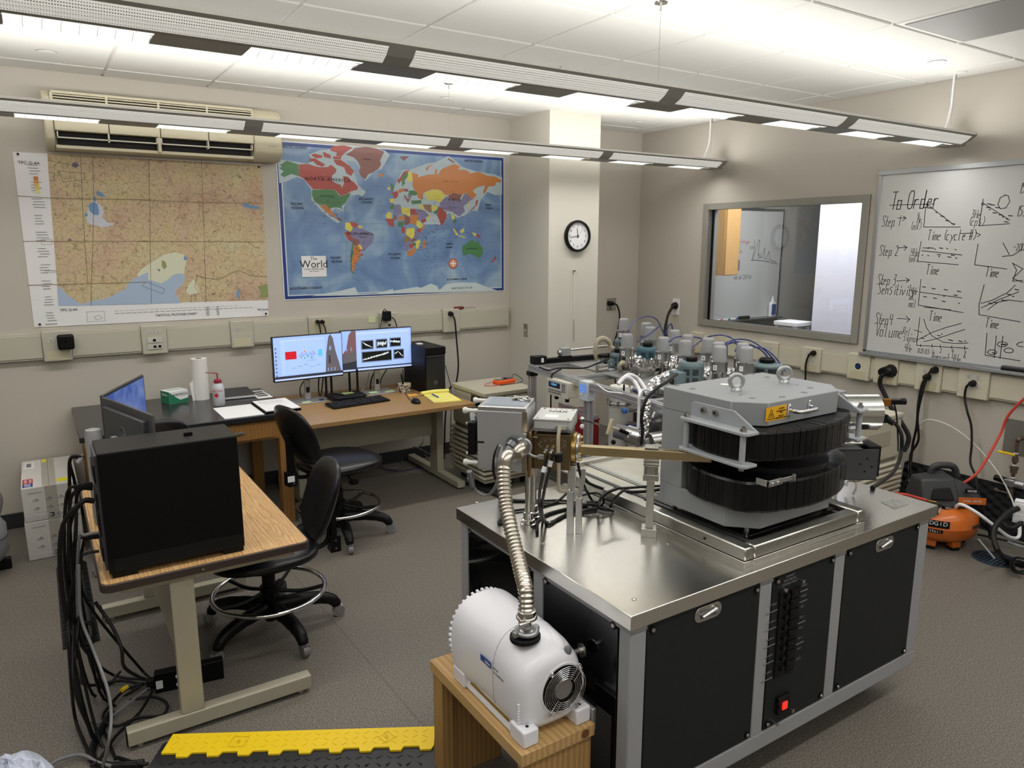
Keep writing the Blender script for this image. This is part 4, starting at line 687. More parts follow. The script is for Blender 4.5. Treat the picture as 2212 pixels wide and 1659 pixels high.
# stroke lettering: every glyph is a few polylines on a 4 x 6 grid
ST={'T':'06-46 26-20','o':'23-03-00-30-33-13','O':'16-05-01-10-30-41-45-36-16','s':'34-14-03-32-31-20-00','d':'33-03-00-30-36-30','e':'02-32-33-13-01-10-30','r':'03-00 02-13-33','S':'45-36-16-05-14-32-41-20-00','t':'16-10-30 03-33','p':'03-0m 03-33-30-00','1':'26-20','2':'05-16-35-33-00-40','3':'06-36-13-33-31-20-00','4':'06-03-43 36-30','n':'03-00 02-13-33-30','i':'23-20 25-24','v':'03-20-43','y':'03-21 43-0m','V':'06-20-46','l':'16-10-20','u':'03-00-30-33 30-40','m':'03-00 03-23-20 23-43-40','H':'06-00 46-40 03-43','(':'26-14-12-20','C':'35-06-01-10-30','c':'33-03-00-30','#':'16-10 36-30 04-44 02-42',')':'16-34-32-10','I':'26-20','k':'06-00 33-02-30','/':'46-00','A':'00-26-40 02-32','g':'33-03-00-30 33-3m-0m','.':'20-21','a':'33-03-00-30 33-30-40','0':'16-05-01-10-30-41-45-36-16','5':'36-06-04-33-31-00','8':'24-06-36-13-00-40-13','9':'34-04-05-35-30','-':'03-43','K':'06-00 46-03-40','R':'00-06-36-33-03-40','E':'46-06-00-40 03-33'}
INKW=lambda a,z:(XR-.0128,a,z)
def write(b,s,y,z,h,slant=.1,sp=.37,wd=.005):
    # text runs toward -y on the right wall
    random.seed(len(s)+int(h*1000)); x=0
    for ch in s:
        if ch==' ': x+=h*.25; continue
        for st in ST.get(ch,'').split():
            P=[]
            for q in st.split('-'):
                gx=int(q[0]); gz=-2 if q[1]=='m' else int(q[1]); jx=random.uniform(-.15,.15)
                P.append((y-(x+(gx+jx)*h/14+gz*h/6*slant),z+gz*h/6+random.uniform(-.05,.05)*h/6))
            b.ribbon(P,wd,INKW)
        x+=h*sp*(1 if ch not in 'it.1(' else .7)
W0=[('To Order',(4.993,2.915,2.072),.115,.006),('Step 1',(4.993,2.967,1.937),.07,.004),('4',(4.993,2.726,1.968),.04,.003),('He',(4.993,2.724,1.944),.04,.003),('(mV)',(4.993,2.763,1.902),.055,.003),('Time (cycle #)',(4.993,2.645,1.84),.065,.004),('3He',(4.993,2.386,1.966),.05,.003),('(cps)',(4.993,2.395,1.924),.055,.003),('155',(4.993,2.133,1.975),.06,.004),('15',(4.993,2.134,2.109),.06,.004),
('Step 2',(4.993,2.967,1.738),.07,.004),('4He',(4.993,2.745,1.728),.05,.003),('(mV)',(4.993,2.756,1.687),.05,.003),('Time',(4.993,2.631,1.617),.065,.004),('Time',(4.993,2.265,1.613),.06,.004),('-2000',(4.993,2.124,1.765),.04,.003),
('Step 3',(4.993,2.961,1.539),.07,.004),('Sensitivity',(4.993,2.951,1.475),.075,.004),('4He',(4.993,2.718,1.471),.045,.003),('nK',(4.993,2.723,1.43),.045,.003),('mol',(4.993,2.725,1.386),.05,.003),('Time',(4.993,2.58,1.313),.065,.004),('Time',(4.993,2.229,1.298),.06,.004),
('Step4',(4.993,2.951,1.266),.075,.004),('Volume',(4.993,2.94,1.188),.09,.004),('Rel.',(4.993,2.744,1.197),.05,.003),('signal',(4.993,2.736,1.153),.05,.003),('4He',(4.993,2.722,1.081),.05,.003),('Amount 4He',(4.993,2.536,1.05),.055,.003),('0.25 0.5',(4.993,2.629,1.073),.03,.003),('1',(4.993,2.536,1.078),.03,.003),('2',(4.993,2.484,1.091),.03,.003),('4',(4.993,2.41,1.094),.03,.003),('8',(4.993,2.334,1.082),.04,.003)]
mat('board marker ink',(38,38,42),.5)
for s,P,h,wd in W0:
    b=MB(); write(b,s,P[1],P[2]-h*.5,h,wd=wd); b.build('handwriting',MATS['board marker ink'],t,flat=True)
b=MB(); S=.0045
for P in ([(2.925,2.043),(2.621,2.039)],[(2.677,2.024),(2.676,1.892),(2.443,1.888)],[(2.674,2.042),(2.486,1.903)],[(2.859,1.956),(2.800,1.954)],[(2.822,1.967),(2.800,1.954),(2.824,1.935)],[(2.440,1.848),(2.377,1.849)],[(2.349,1.853),(2.320,1.840),(2.334,1.827)],
[(2.328,2.056),(2.334,1.894),(2.161,1.903)],[(2.326,2.031),(2.164,1.924)],[(2.204,2.074),(2.232,2.059),(2.241,2.019),(2.224,1.993),(2.195,1.997),(2.176,2.033),(2.188,2.067),(2.211,2.074)],[(2.683,1.800),(2.693,1.668),(2.429,1.652)],[(2.674,1.738),(2.415,1.714)],[(2.838,1.755),(2.774,1.760)],[(2.797,1.771),(2.774,1.760),(2.791,1.739)],
[(2.327,1.783),(2.333,1.654),(2.145,1.633)],[(2.180,1.708),(2.124,1.715),(2.080,1.748)],[(2.186,1.790),(2.143,1.720)],[(2.119,1.669),(2.092,1.628),(2.106,1.561),(2.051,1.568)],[(2.119,1.669),(2.059,1.637),(2.108,1.578),(2.049,1.556)],[(2.820,1.532),(2.736,1.542)],[(2.761,1.556),(2.736,1.542),(2.756,1.524)],[(2.658,1.551),(2.658,1.378),(2.366,1.350)],[(2.654,1.465),(2.385,1.443)],[(2.620,1.367),(2.444,1.362)],
[(2.263,1.533),(2.279,1.409),(2.271,1.345),(2.037,1.320)],[(2.269,1.416),(2.207,1.439),(2.128,1.490),(2.088,1.538)],[(2.264,1.388),(2.161,1.450),(2.065,1.499)],[(2.225,1.378),(2.174,1.429),(2.115,1.447),(2.036,1.442)],[(2.794,1.277),(2.705,1.278)],[(2.734,1.298),(2.705,1.278),(2.725,1.256)],
[(2.639,1.296),(2.641,1.107),(2.312,1.126)],[(2.612,1.289),(2.588,1.232),(2.546,1.181),(2.472,1.148),(2.403,1.147),(2.316,1.159)],[(2.636,1.145),(2.549,1.204),(2.465,1.244),(2.371,1.281)],[(2.596,1.137),(2.509,1.167),(2.427,1.207),(2.346,1.244)],[(2.614,1.118),(2.612,1.100)],[(2.541,1.126),(2.538,1.104)],[(2.487,1.128),(2.485,1.107)],[(2.414,1.132),(2.412,1.112)],[(2.334,1.137),(2.331,1.111)],
[(2.213,1.235),(2.207,1.095),(2.009,1.085)],[(2.158,1.222),(2.154,1.085)],[(2.120,1.226),(2.121,1.085)],[(2.685,2.039),(2.691,2.025),(2.676,2.015),(2.664,2.028),(2.674,2.042)],[(2.336,2.030),(2.328,2.016),(2.319,2.024),(2.328,2.034)],[(2.668,1.210),(2.616,1.197)]): b.ribbon(P,S,INKW)
for cx_,cz_,rx,rz in ((1075,1402,40,18),(1000,1460,36,18),(1122,1447,34,16),(1210,1402,30,16)):
    pass
for P in ([(2.148,1.170),(2.138,1.185),(2.120,1.190),(2.100,1.187),(2.088,1.177),(2.097,1.164),(2.116,1.158),(2.135,1.159),(2.148,1.170)],[(2.197,1.114),(2.187,1.129),(2.172,1.134),(2.154,1.131),(2.143,1.121),(2.153,1.107),(2.168,1.102),(2.184,1.104),(2.197,1.114)],[(2.106,1.137),(2.096,1.151),(2.080,1.156),(2.062,1.153),(2.051,1.143),(2.059,1.131),(2.076,1.126),(2.093,1.127),(2.106,1.137)],[(2.007,1.201),(2.029,1.195),(2.040,1.182),(2.027,1.172),(2.003,1.172)]): b.ribbon(P,S,INKW)
random.seed(8)
D=[(2.665,1.758),(2.649,1.757),(2.631,1.758),(2.604,1.757),(2.590,1.750),(2.560,1.757),(2.514,1.755),(2.461,1.748),(2.668,1.711),(2.630,1.708),(2.569,1.715),(2.559,1.703),(2.502,1.701),(2.482,1.713),(2.451,1.695),(2.644,1.502),(2.580,1.494),(2.501,1.491),(2.419,1.485),(2.630,1.437),(2.565,1.432),(2.501,1.449),(2.437,1.459),(2.402,1.409),(2.506,1.415),(2.645,2.014),(2.608,1.985),(2.574,1.960),(2.540,1.931),(2.500,1.910),(2.302,2.026),(2.281,2.019),(2.252,2.002),(2.303,2.005),(2.286,1.992),(2.264,1.971),(2.228,1.958),(2.207,1.945),(2.183,1.932),(2.174,1.951),(2.193,1.916),(2.617,1.160),(2.591,1.176),(2.512,1.189),(2.487,1.201),(2.439,1.167),(2.418,1.166),(2.375,1.167),(2.338,1.171),(2.224,1.421),(2.197,1.427),(2.153,1.444),(2.130,1.444),(2.127,1.482),(2.095,1.471),(2.089,1.513),(2.114,1.176),(2.125,1.174),(2.103,1.177),(2.169,1.116)]
for a,z in D: b.ribbon([(a,z),(a-.022*random.choice((.3,1,1)),z-.003)],.006,INKW)
b.build('graph_lines',MATS['board marker ink'],t,flat=True)
# ================================================================ gas pipe plate and regulator at the right edge
t=thing('pipe_plate','grey metal wall plate with pipe stub at the right edge of the frame','plate',(XR,1.93,.5)); MB().box(XR-.006,XR-.0005,1.72,2.045,.5,.72).build('plate',mat('galvanized plate',(140,138,134),.5,.6),t,bevel=.001); 
b=MB()
for yy in (2.035,1.73):
    for zz in (.51,.71): b.cyl((XR-.006,yy,zz),(XR-.010,yy,zz),.005,n=8)
b.build('screw',STEEL,t)
t=thing('gas_regulator','brown pipe with yellow handled valve and regulator below the wall plate','regulator',(XR-.06,1.93,.25))
PIPE=mat('aged brown pipe',(92,80,68),.5,.3); px,py=XR-.06,1.945
MB().tube([(XR-.006,1.93,.62),(px-.01,1.935,.62),(px,py,.605)],.014,10,sm=4).cyl((px,py,.61),(px,py,.33),.011,n=10).cyl((px,py,.50),(px,py,.47),.018,n=10).cyl((px,py,.44),(px,py,.425),.026,n=6).cyl((px,py,.425),(px,py,.40),.02,n=8).cyl((px,py,.3),(px,py,.24),.016,n=10).build('pipe',PIPE,t)
b=MB()
for zz in (.53,.455,.375,.35): b.cyl((px,py,zz),(px,py,zz-.008),.0125,n=10)
b.build('thread_tape',WHITE,t)
MB().box(px-.012,px+.004,py,py+.1,.508,.522).build('valve_handle',YELLOW,t,bevel=.003)
MB().cyl((px-.02,py,.335),(px+.02,py,.335),.026,n=16).box(px-.022,px+.022,py-.02,py+.04,.315,.355).cyl((px,py-.02,.335),(px,py-.07,.335),.025,n=16).build('regulator_body',ALUM,t,bevel=.003); MB().cyl((px,py+.04,.34),(px,py+.1,.345),.022,.018,12).build('knob',BLACK,t)
MB().cyl((px,py,.265),(px,py+.07,.265),.008,n=8).cyl((px,py+.07,.265),(px,py+.09,.27),.012,n=8).build('outlet_tap',PIPE,t)
cable('air_hose',[(4.9,1.892,0.927),(4.88,1.989,0.769),(4.85,2.012,0.638),(4.72,2.035,0.448),(4.66,2.065,0.377),(4.6,2.123,0.312)],.008,REDH,'thin red air hose sweeping down the right wall to the compressor','hose')
cable('white_tube',[(4.9,2.557,0.18),(4.93,2.581,0.433),(4.93,2.542,0.572),(4.93,2.47,0.629),(4.93,2.319,0.604),(4.93,2.168,0.515),(4.92,2.027,0.386),(4.9,1.933,0.266),(4.85,1.866,0.178)],.005,TUBEW,'thin white plastic tube arching along the right wall','tube')
# ================================================================ lab bench with black top
BT=.745
t=thing('lab_bench','oak lab bench with black resin top below the topographic chart','bench',(.71,4.98,0))
BTOP=mat('black resin top',(40,40,43),.22,var=.1,vs_=5)
MB().box(.115,1.31,4.52,5.42,BT-.032,BT).build('worktop',BTOP,t,bevel=.004)
for x,y in ((.15,4.57),(1.2,4.57),(.15,5.32),(1.2,5.32)): MB().box(x,x+.075,y,y+.075,0,BT-.032).build('leg',OAK,t,bevel=.003)
MB().box(.15,1.275,4.575,4.6,BT-.17,BT-.032).box(.15,1.275,5.36,5.385,BT-.17,BT-.032).box(.152,.175,4.6,5.36,BT-.17,BT-.032).box(1.25,1.273,4.6,5.36,BT-.17,BT-.032).build('apron',OAK,t)
for x0,x1 in ((.26,.64),(.80,1.18)):
    d=MB().box(x0,x1,4.557,4.575,BT-.155,BT-.05).build('drawer',OAK,t,bevel=.003); m=(x0+x1)/2-.05
    MB().box(m-.045,m+.045,4.535,4.541,BT-.105,BT-.093).box(m-.045,m-.038,4.54,4.557,BT-.105,BT-.093).box(m+.038,m+.045,4.54,4.557,BT-.105,BT-.093).build('drawer_pull',ALUM,d,bevel=.001)
# things on the bench
t=thing('tissue_box','green and white lab wipes box standing on the black bench','box',(.72,5.25,BT))
R=Matrix.Translation((.705,5.23,BT))@Matrix.Rotation(math.radians(20),4,'Z')
b=MB(); b.box(-.065,.065,-.055,.055,.0,.085,0,R); b.build('carton',WHITE,t,bevel=.002)
b=MB(); b.box(-.0658,-.065,-.054,.054,.002,.083,0,R); b.add([R@Vector(p) for p in ((-.065,-.0558,.002),(.064,-.0558,.002),(.064,-.0558,.03),(.01,-.0558,.022),(-.03,-.0558,.05),(-.065,-.0558,.083))],[(0,1,2,3,4,5)]); b.build('green_print',GREEN,t,flat=True)
b=MB(); b.box(-.05,.045,-.03,.03,.0853,.0862,0,R); b.build('top_slot',mat('pale green grey',(190,205,198),.6),t)
text('lettering','KIMTECH',.024,R@frame((.01,-.0563,.058),(1,0,0),(0,0,1)),INK,t); text('side_lettering','Kimwipes',.018,R@frame((-.0663,0,.06),(0,-1,0),(0,0,1)),WHITE,t)
t=thing('paper_towel','tall white paper towel roll standing on the black bench','towel roll',(.875,5.24,BT))
MB().lathe((.875,5.24,BT),[(.02,.0),(.05,.0),(.051,.28),(.021,.28)],32,caps=False).build('roll',mat('paper towel',(226,225,222),.9,bump=.6,bs=120),t)
MB().lathe((.875,5.24,BT),[(.019,.0),(.021,.0),(.021,.282),(.019,.282)],20,caps=False).build('core_tube',mat('cardboard',(150,130,100),.9),t)
MB().poly([(.83,5.215,BT+.001),(.81,5.19,BT+.001),(.80,5.2,BT+.12),(.826,5.22,BT+.14)]).build('loose_sheet',MATS['paper towel'],t,flat=True)
t=thing('wash_bottle','clear plastic wash bottle with red cap and bent spout, on the black bench','bottle',(.935,4.975,BT))
MB().lathe((.935,4.975,BT),[(.001,.0),(.034,.0),(.037,.006),(.037,.11),(.034,.13),(.022,.145),(.02,.15)],28).build('bottle_body',mat('milky bottle plastic',(205,208,214),.3,alpha=.85),t)
MB().lathe((.935,4.975,BT+.148),[(.023,0),(.024,.002),(.024,.02),(.018,.024),(.007,.026)],24).build('cap',mat('maroon cap',(150,30,60),.4),t)
MB().tube([(.935,4.975,BT+.17),(.935,4.975,BT+.2),(.93,4.972,BT+.212),(.86,4.95,BT+.226)],.004,8,rr=[.0045,.0045,.004,.003]).build('spout',mat('dusty red spout',(150,60,70),.4),t)
text('lettering','ACETONE',.017,frame((.918,4.942,BT+.1),(.87,-.5,0),(0,0,1)),REDP,t); MB().add([(.915-.0,4.9415,BT+.088),(.928,4.934,BT+.072),(.915,4.9415,BT+.055),(.9,4.95,BT+.072)],[(0,1,2,3)]).build('hazard_print',REDP,t)
t=thing('binder','closed black binder lying on the bench behind the open notebook','binder',(1.1,5.2,BT))
R=Matrix.Translation((1.1,5.24,BT))@Matrix.Rotation(math.radians(-3),4,'Z')
MB().box(-.1,.1,-.145,.145,.0,.006,0,R).box(-.1,.1,-.145,.145,.024,.028,0,R).box(-.1,-.095,-.145,.145,0,.028,0,R).build('cover',mat('charcoal binder cover',(48,48,52),.5),t,bevel=.001); MB().box(-.094,.096,-.14,.14,.007,.023,0,R).build('pages',PAPER,t)
text('lettering','LAB BOOK',.012,R@frame((.0,.02,.0285),(1,0,0),(0,1,0)),GREYP,t)
t=thing('printed_sheet','white sheet with two dark printed pictures at the back corner of the bench','paper',(1.25,5.2,BT)); MB().box(1.2,1.3,5.04,5.33,BT,BT+.001).build('sheet',PAPER,t)
b=MB()
for yy in (5.1,5.17,5.24): b.box(1.215,1.285,yy,yy+.045,BT+.001,BT+.0014)
b.build('picture_print',mat('dark photo print',(70,64,66),.6),t)
t=thing('open_notebook','open spiral bound notebook with white pages at the front of the bench','notebook',(1.1,4.7,BT))
MB().box(.875,1.11,4.53,4.87,BT,BT+.006).build('left_page',PAPER,t,bevel=.001); MB().box(1.12,1.335,4.53,4.87,BT+.016,BT+.022).build('right_page',PAPER,t,bevel=.001)
MB().box(1.118,1.337,4.528,4.872,BT,BT+.016).build('page_block',BLACK,t)
b=MB()
for k in range(26): b.torus((1.115,4.545+k*.0125,BT+.012),(0,1,0),.008,.0012,10,4)
b.build('spiral_binding',BLACK,t,kind='stuff')
b=MB()
for k in range(4): b.box(1.15,1.29,4.83-k*.035,4.832-k*.035,BT+.0221,BT+.0224)
b.box(1.15,1.3,4.79,4.792,BT+.0221,BT+.0224).box(1.15,1.152,4.79,4.84,BT+.0221,BT+.0224); b.build('ruled_print',GREYP,t)
# ================================================================ computer desk
DT=.665
t=thing('computer_desk','oak laminate computer desk on beige steel C legs, next to the black bench','desk',(1.94,4.92,0))
MB().box(1.34,2.56,4.44,5.42,DT-.03,DT).build('worktop',OAKD,t,bevel=.003)
for x in (1.42,2.49):
    MB().box(x-.03,x+.03,4.53,5.4,.015,.06).build('foot',BEIGE,t,bevel=.003); MB().box(x-.028,x+.028,4.86,4.98,.06,DT-.03).build('upright',BEIGE,t,bevel=.003); MB().box(x-.028,x+.028,4.52,5.35,DT-.065,DT-.03).build('top_arm',BEIGE,t)
    for y in (4.57,5.36): MB().cyl((x,y,0),(x,y,.016),.014,n=12).build('glide',STEEL,t)
MB().box(1.45,2.46,4.94,4.955,.33,DT-.03).build('modesty_panel',BEIGE,t,bevel=.002)
# monitors
SCR=mat('dark bezel',(14,14,16),.35); SILV=mat('silver stand',(170,172,176),.35,.7)
SE={k:mat('screen '+k,v,.4,emit=v,es=.85) for k,v in {'bg':(150,178,238),'win':(158,186,250),'grey':(120,138,176),'dark':(44,48,58),'stone':(92,88,94),'brick':(112,82,84),'black':(10,14,12),'red':(190,24,36),'cyan':(90,180,240),'line':(200,214,220),'text':(70,84,120),'task':(176,196,236),'green':(40,140,60),'orange':(210,140,60)}.items()}
def screen(t,M,w,h,items):
    # flat coloured shapes shown by the screen; M maps (u right, v up) metres from the lower left corner
    for i,(k,P) in enumerate(items):
        b=MB(); b.add([M@Vector((u*w,v*h,.0006+.00012*i)) for u,v in P],[tuple(range(len(P)))]); b.build('screen_image',SE[k],t,flat=True)
def rect(a,b,c,d): return [(a,b),(c,b),(c,d),(a,d)]
def monitor(label,c,rz,w,h,z0,items,base_c,front=1):
    t=thing('monitor',label,'monitor',(base_c[0],base_c[1],DT))
    M=Matrix.Translation(c)@Matrix.Rotation(rz,4,'Z')@Matrix(((1,0,0,-w/2),(0,0,-1,0),(0,1,0,0),(0,0,0,1)))
    MB().box(-.006,w+.006,-.01,h+.006,-.035,-.001,0,M).box(w*.25,w*.75,h*.2,h*.8,-.055,-.03,0,M).build('housing',SCR,t,bevel=.004)
    MB().box(0,w,0,h,-.001,.0003,0,M).build('screen',SE['bg'],t,flat=True)
    S=M@Matrix.Translation((0,0,.0)); screen(t,S,w,h,items)
    return t,M
T1=[('win',rect(.09,.12,.74,.93)),('task',rect(0,0,1,.04)),('dark',rect(.0,.04,1,.1)),('stone',[(.74,.1),(.76,.55),(.78,.75),(.8,.93),(.83,1),(.87,.9),(.9,.6),(.95,.3),(.98,.1)]),('dark',[(.79,.3),(.82,.3),(.82,.5),(.8,.5)]),('grey',[(.80,.62),(.84,.62),(.84,.72),(.81,.72)]),('grey',rect(.77,.12,.79,.2)),('grey',rect(.82,.12,.84,.2)),('grey',rect(.87,.12,.89,.2)),('task',rect(.09,.9,.74,.93)),('line',rect(.13,.12,.133,.9)),('red',rect(.16,.48,.32,.66)),('cyan',rect(.64,.5,.70,.66))]+[('text',rect(.36+.02*k,.52+.03*((k*5)%3),.365+.02*k,.56+.03*((k*7)%3))) for k in range(12)]+[('green',rect(.38+.05*k,.5-.03*(k%2),.395+.05*k,.53-.03*(k%2))) for k in range(4)]+[('orange',rect(.43,.62,.45,.66)),('text',rect(.34,.56,.64,.563)),('text',rect(.56,.46,.563,.66)),('text',rect(.46,.42,.6,.424))]+[('text',rect(.24+.09*k,.27+.03*(k%3),.30+.09*k,.276+.03*(k%3))) for k in range(5)]+[('stone',rect(.015,.1+.09*k,.035,.14+.09*k)) for k in range(8)]
t1,M1=monitor('left desk monitor with church tower wallpaper and flow diagram','x' and (1.588,5.12,.838),math.radians(3),.50,.305,.838,T1,(1.57,5.14))
ch=[('win',rect(.2,.09,.97,.95)),('task',rect(0,0,1,.04)),('dark',rect(.2,.05,1,.08)),('brick',[(.0,.04),(.0,.42),(.06,.55),(.1,.9),(.14,1),(.2,1),(.2,.04)]),('stone',[(.0,.04),(.02,.42),(.2,.5),(.2,.04)]),('dark',[(.0,.04),(.0,.2),(.2,.25),(.2,.04)]),('grey',rect(.06,.5,.075,.58)),('grey',rect(.12,.5,.135,.6)),('task',rect(.2,.9,.97,.95))]
for a,b_,c_,d_ in ((.27,.52,.44,.74),(.48,.53,.64,.75),(.68,.54,.84,.76),(.27,.2,.70,.46),(.73,.22,.88,.46)): ch+=[('line',rect(a-.01,b_-.02,c_+.01,d_+.02)),('grey',rect(a-.008,b_-.018,c_+.008,d_+.018)),('black',rect(a+.01,b_+.01,c_,d_-.01))]
ch+=[('line',[(.285,.71),(.29,.71),(.43,.56),(.425,.555),(.33,.63)])]
random.seed(5)
def zig(a,b_,v0,v1,amp,n):
    up=[];lo=[]
    for k in range(n): x=a+(b_-a)*k/(n-1); m=v0+(v1-v0)*k/(n-1); up.append((x,m+random.random()*amp)); lo.append((x,m-random.random()*amp))
    return up+lo[::-1]
ch+=[('line',zig(.5,.63,.64,.64,.07,30)),('line',zig(.69,.83,.69,.66,.04,16)),('line',zig(.28,.66,.26,.4,.03,50)),('line',zig(.75,.8,.36,.4,.03,8)),('line',zig(.8,.87,.4,.28,.03,8))]
t2,M2=monitor('right desk monitor with brick tower wallpaper and five black charts',(2.122,5.15,.85),math.radians(-2),.55,.30,.85,ch,(2.12,5.17))
for t,bx,by,ang in ((t1,1.58,5.16,0),(t2,2.13,5.19,0)):
    MB().box(bx-.022,bx+.022,by,by+.02,DT+.008,DT+.28).build('stand_column',SILV,t,bevel=.006); MB().box(bx-.012,bx+.012,by-.0015,by,DT+.06,DT+.1).build('cable_slot',BLACK,t); MB().box(bx-.12,bx+.12,by-.11,by+.09,DT,DT+.008).build('stand_base',SILV,t,bevel=.003)
# notes, pens and drives on the stand bases
tag(MB().box(1.51,1.57,5.06,5.1,DT+.0085,DT+.0095).build('sticky_note',mat('light green note',(196,220,160),.8)),'light green sticky note on the left monitor stand base','note')
tag(MB().box(2.04,2.11,5.12,5.17,DT+.0085,DT+.0095).build('sticky_note',MATS['light green note']),'wide green sticky note on the left half of the right monitor stand base','note')
tag(MB().box(2.16,2.23,5.1,5.135,DT+.0085,DT+.0095).build('sticky_note',MATS['light green note']),'thin green sticky note on the right half of the right monitor stand base','note')
tag(MB().box(1.64,1.665,5.08,5.1,DT+.0085,DT+.018).build('usb_drive',mat('navy drive',(30,36,70),.4),bevel=.002),'small navy usb stick on the left monitor stand base','usb drive')
tag(MB().box(1.675,1.69,5.09,5.11,DT+.0085,DT+.02).build('adapter',GREYC,bevel=.002),'tiny grey adapter beside the navy usb stick','adapter')
# router
t=thing('router','flat black wifi router with four upright antennas between the monitors','router',(1.83,5.05,DT))
MB().prism([(1.70,5.17),(1.71,4.98),(1.74,4.95),(1.93,4.95),(1.955,4.98),(1.96,5.17)],DT+.012,DT+.038).build('body',BLACK,t,bevel=.006); MB().prism([(1.76,5.13),(1.80,5.0),(1.86,5.0),(1.90,5.13)],DT+.038,DT+.044).build('raised_cap',BLACKG,t,bevel=.003)
for x,y in ((1.71,5.14),(1.76,5.17),(1.90,5.17),(1.95,5.14)): MB().box(x-.008,x+.008,y-.005,y+.005,DT+.03,DT+.2).build('antenna',BLACK,t,bevel=.003)
for x in (1.73,1.93): MB().cyl((x,5.0,DT),(x,5.0,DT+.013),.008,n=8).build('foot',BLACK,t)
tag(MB().box(1.8,1.88,5.03,5.08,DT+.0445,DT+.046).build('sticky_note',mat('olive note',(140,160,90),.8)),'green sticky note lying on the black router','note')
# keyboard
t=thing('keyboard','black keyboard in front of the desk monitors','keyboard',(1.84,4.86,DT))
R=Matrix.Translation((1.845,4.87,DT))@Matrix.Rotation(math.radians(6),4,'Z')@Matrix.Rotation(math.radians(3),4,'X')
MB().box(-.22,.22,-.075,.075,.004,.016,0,R).build('case',BLACK,t,bevel=.003)
k0=MB().box(-.0075,.0075,-.0065,.0065,0,.006).build('key',mat('key plastic',(26,26,29),.45),t,bevel=.001,seg=1); dat=k0.data; me0=k0
for v in dat.vertices: v.co+=t.location
first=True
for r in range(6):
    x=-.21
    for c in range(21):
        if r==0 and c in (1,5,10,): x+=.02; continue
        if c in (15,18): x+=.008
        if r==5 and 4<=c<=9: x+=.0195; continue
        o=k0 if first else k0.copy()
        if not first: COL.objects.link(o)
        first=False
        o.matrix_local=Matrix.Translation(-t.location)@R@Matrix.Translation((x+.0075,.06-r*.0235,.016)); x+=.0195
o=MB().box(-.05,.05,-.0065,.0065,0,.006,0,R@Matrix.Translation((-.085,.06-5*.0235,.016))).build('space_bar',MATS['key plastic'],t,bevel=.001)
t=thing('mouse','black computer mouse on the desk right of the keyboard','mouse',(2.2,4.66,DT)); MB().ball((2.2,4.665,DT+.004),(.03,.052,.03),20,12).build('shell',BLACK,t); o=MB().cyl((2.197,4.70,DT+.025),(2.203,4.70,DT+.025),.008,n=12).build('scroll_wheel',DGREY,t)
cable('mouse_cable',[(2.2,4.715,DT+.008),(2.21,4.8,DT+.004),(2.26,4.95,DT+.004),(2.32,5.2,DT+.004),(2.36,5.36,DT+.006)],.0022,RUBBER,'thin black cable of the mouse running behind the tower')
t=thing('notepad','yellow legal pad with rolled back pages at the right end of the desk','notepad',(2.43,4.72,DT))
YP=mat('yellow legal paper',(232,222,120),.8)
MB().add([(2.30,4.57,DT+.001),(2.50,4.53,DT+.001),(2.56,4.86,DT+.001),(2.36,4.88,DT+.001),(2.30,4.57,DT+.009),(2.50,4.53,DT+.009),(2.56,4.86,DT+.009),(2.36,4.88,DT+.009)],[(3,2,1,0),(4,5,6,7),(0,1,5,4),(1,2,6,5),(2,3,7,6),(3,0,4,7)]).build('pad',YP,t)
MB().tube([(2.34,4.865,DT+.018),(2.45,4.87,DT+.021),(2.565,4.85,DT+.018)],.014,10).build('rolled_pages',YP,t)
b=MB(); random.seed(3)
for k in range(14): y=4.8-k*.018; x=2.345-.1*(k*.018)/.3; b.box(x,x+.03+random.random()*.12,y,y+.0012,DT+.0092,DT+.0094)
b.build('pencil_notes',GREYP,t,kind='stuff')
t=thing('pen','blue and white pen lying on the yellow pad','pen',(2.4,4.74,DT+.01)); MB().cyl((2.395,4.69,DT+.0145),(2.41,4.82,DT+.0145),.0045,n=8).build('barrel',BLUEP,t); MB().cyl((2.41,4.82,DT+.0145),(2.412,4.835,DT+.0145),.003,n=8).build('cap',WHITE,t)
tag(MB().box(2.26,2.34,4.9,4.96,DT,DT+.001).build('sticky_note',mat('orange note',(236,172,70),.8)),'orange sticky note on the desk between mouse and tower','note')
t=thing('pencil_pot','pebble covered pencil pot in front of the desk tower','pot',(2.3,5.07,DT))
random.seed(9); b=MB()
for k in range(170):
    a=random.random()*2*PI; z=random.random()*.06+.006; r=.046; b.ball((2.3+r*math.cos(a),5.07+r*math.sin(a),DT+z),(.006,.006,.005),5,4,random.randrange(3))
b.lathe((2.3,5.07,DT),[(.001,.0),(.045,0),(.045,.066),(.038,.066),(.038,.01)],20,caps=False)
b.build('pebble_wall',[mat('pebble pale',(206,196,176),.7),mat('pebble brown',(120,96,76),.7),mat('pebble dark',(70,60,54),.7)],t,kind='stuff')
t=thing('marker','black marker standing in the pebble pot','marker',(2.29,5.07,DT+.012)); MB().cyl((2.295,5.07,DT+.012),(2.275,5.065,DT+.13),.007,n=10).build('barrel',BLACK,t); MB().cyl((2.275,5.065,DT+.13),(2.272,5.064,DT+.145),.005,n=8).build('tip',BLACKG,t)
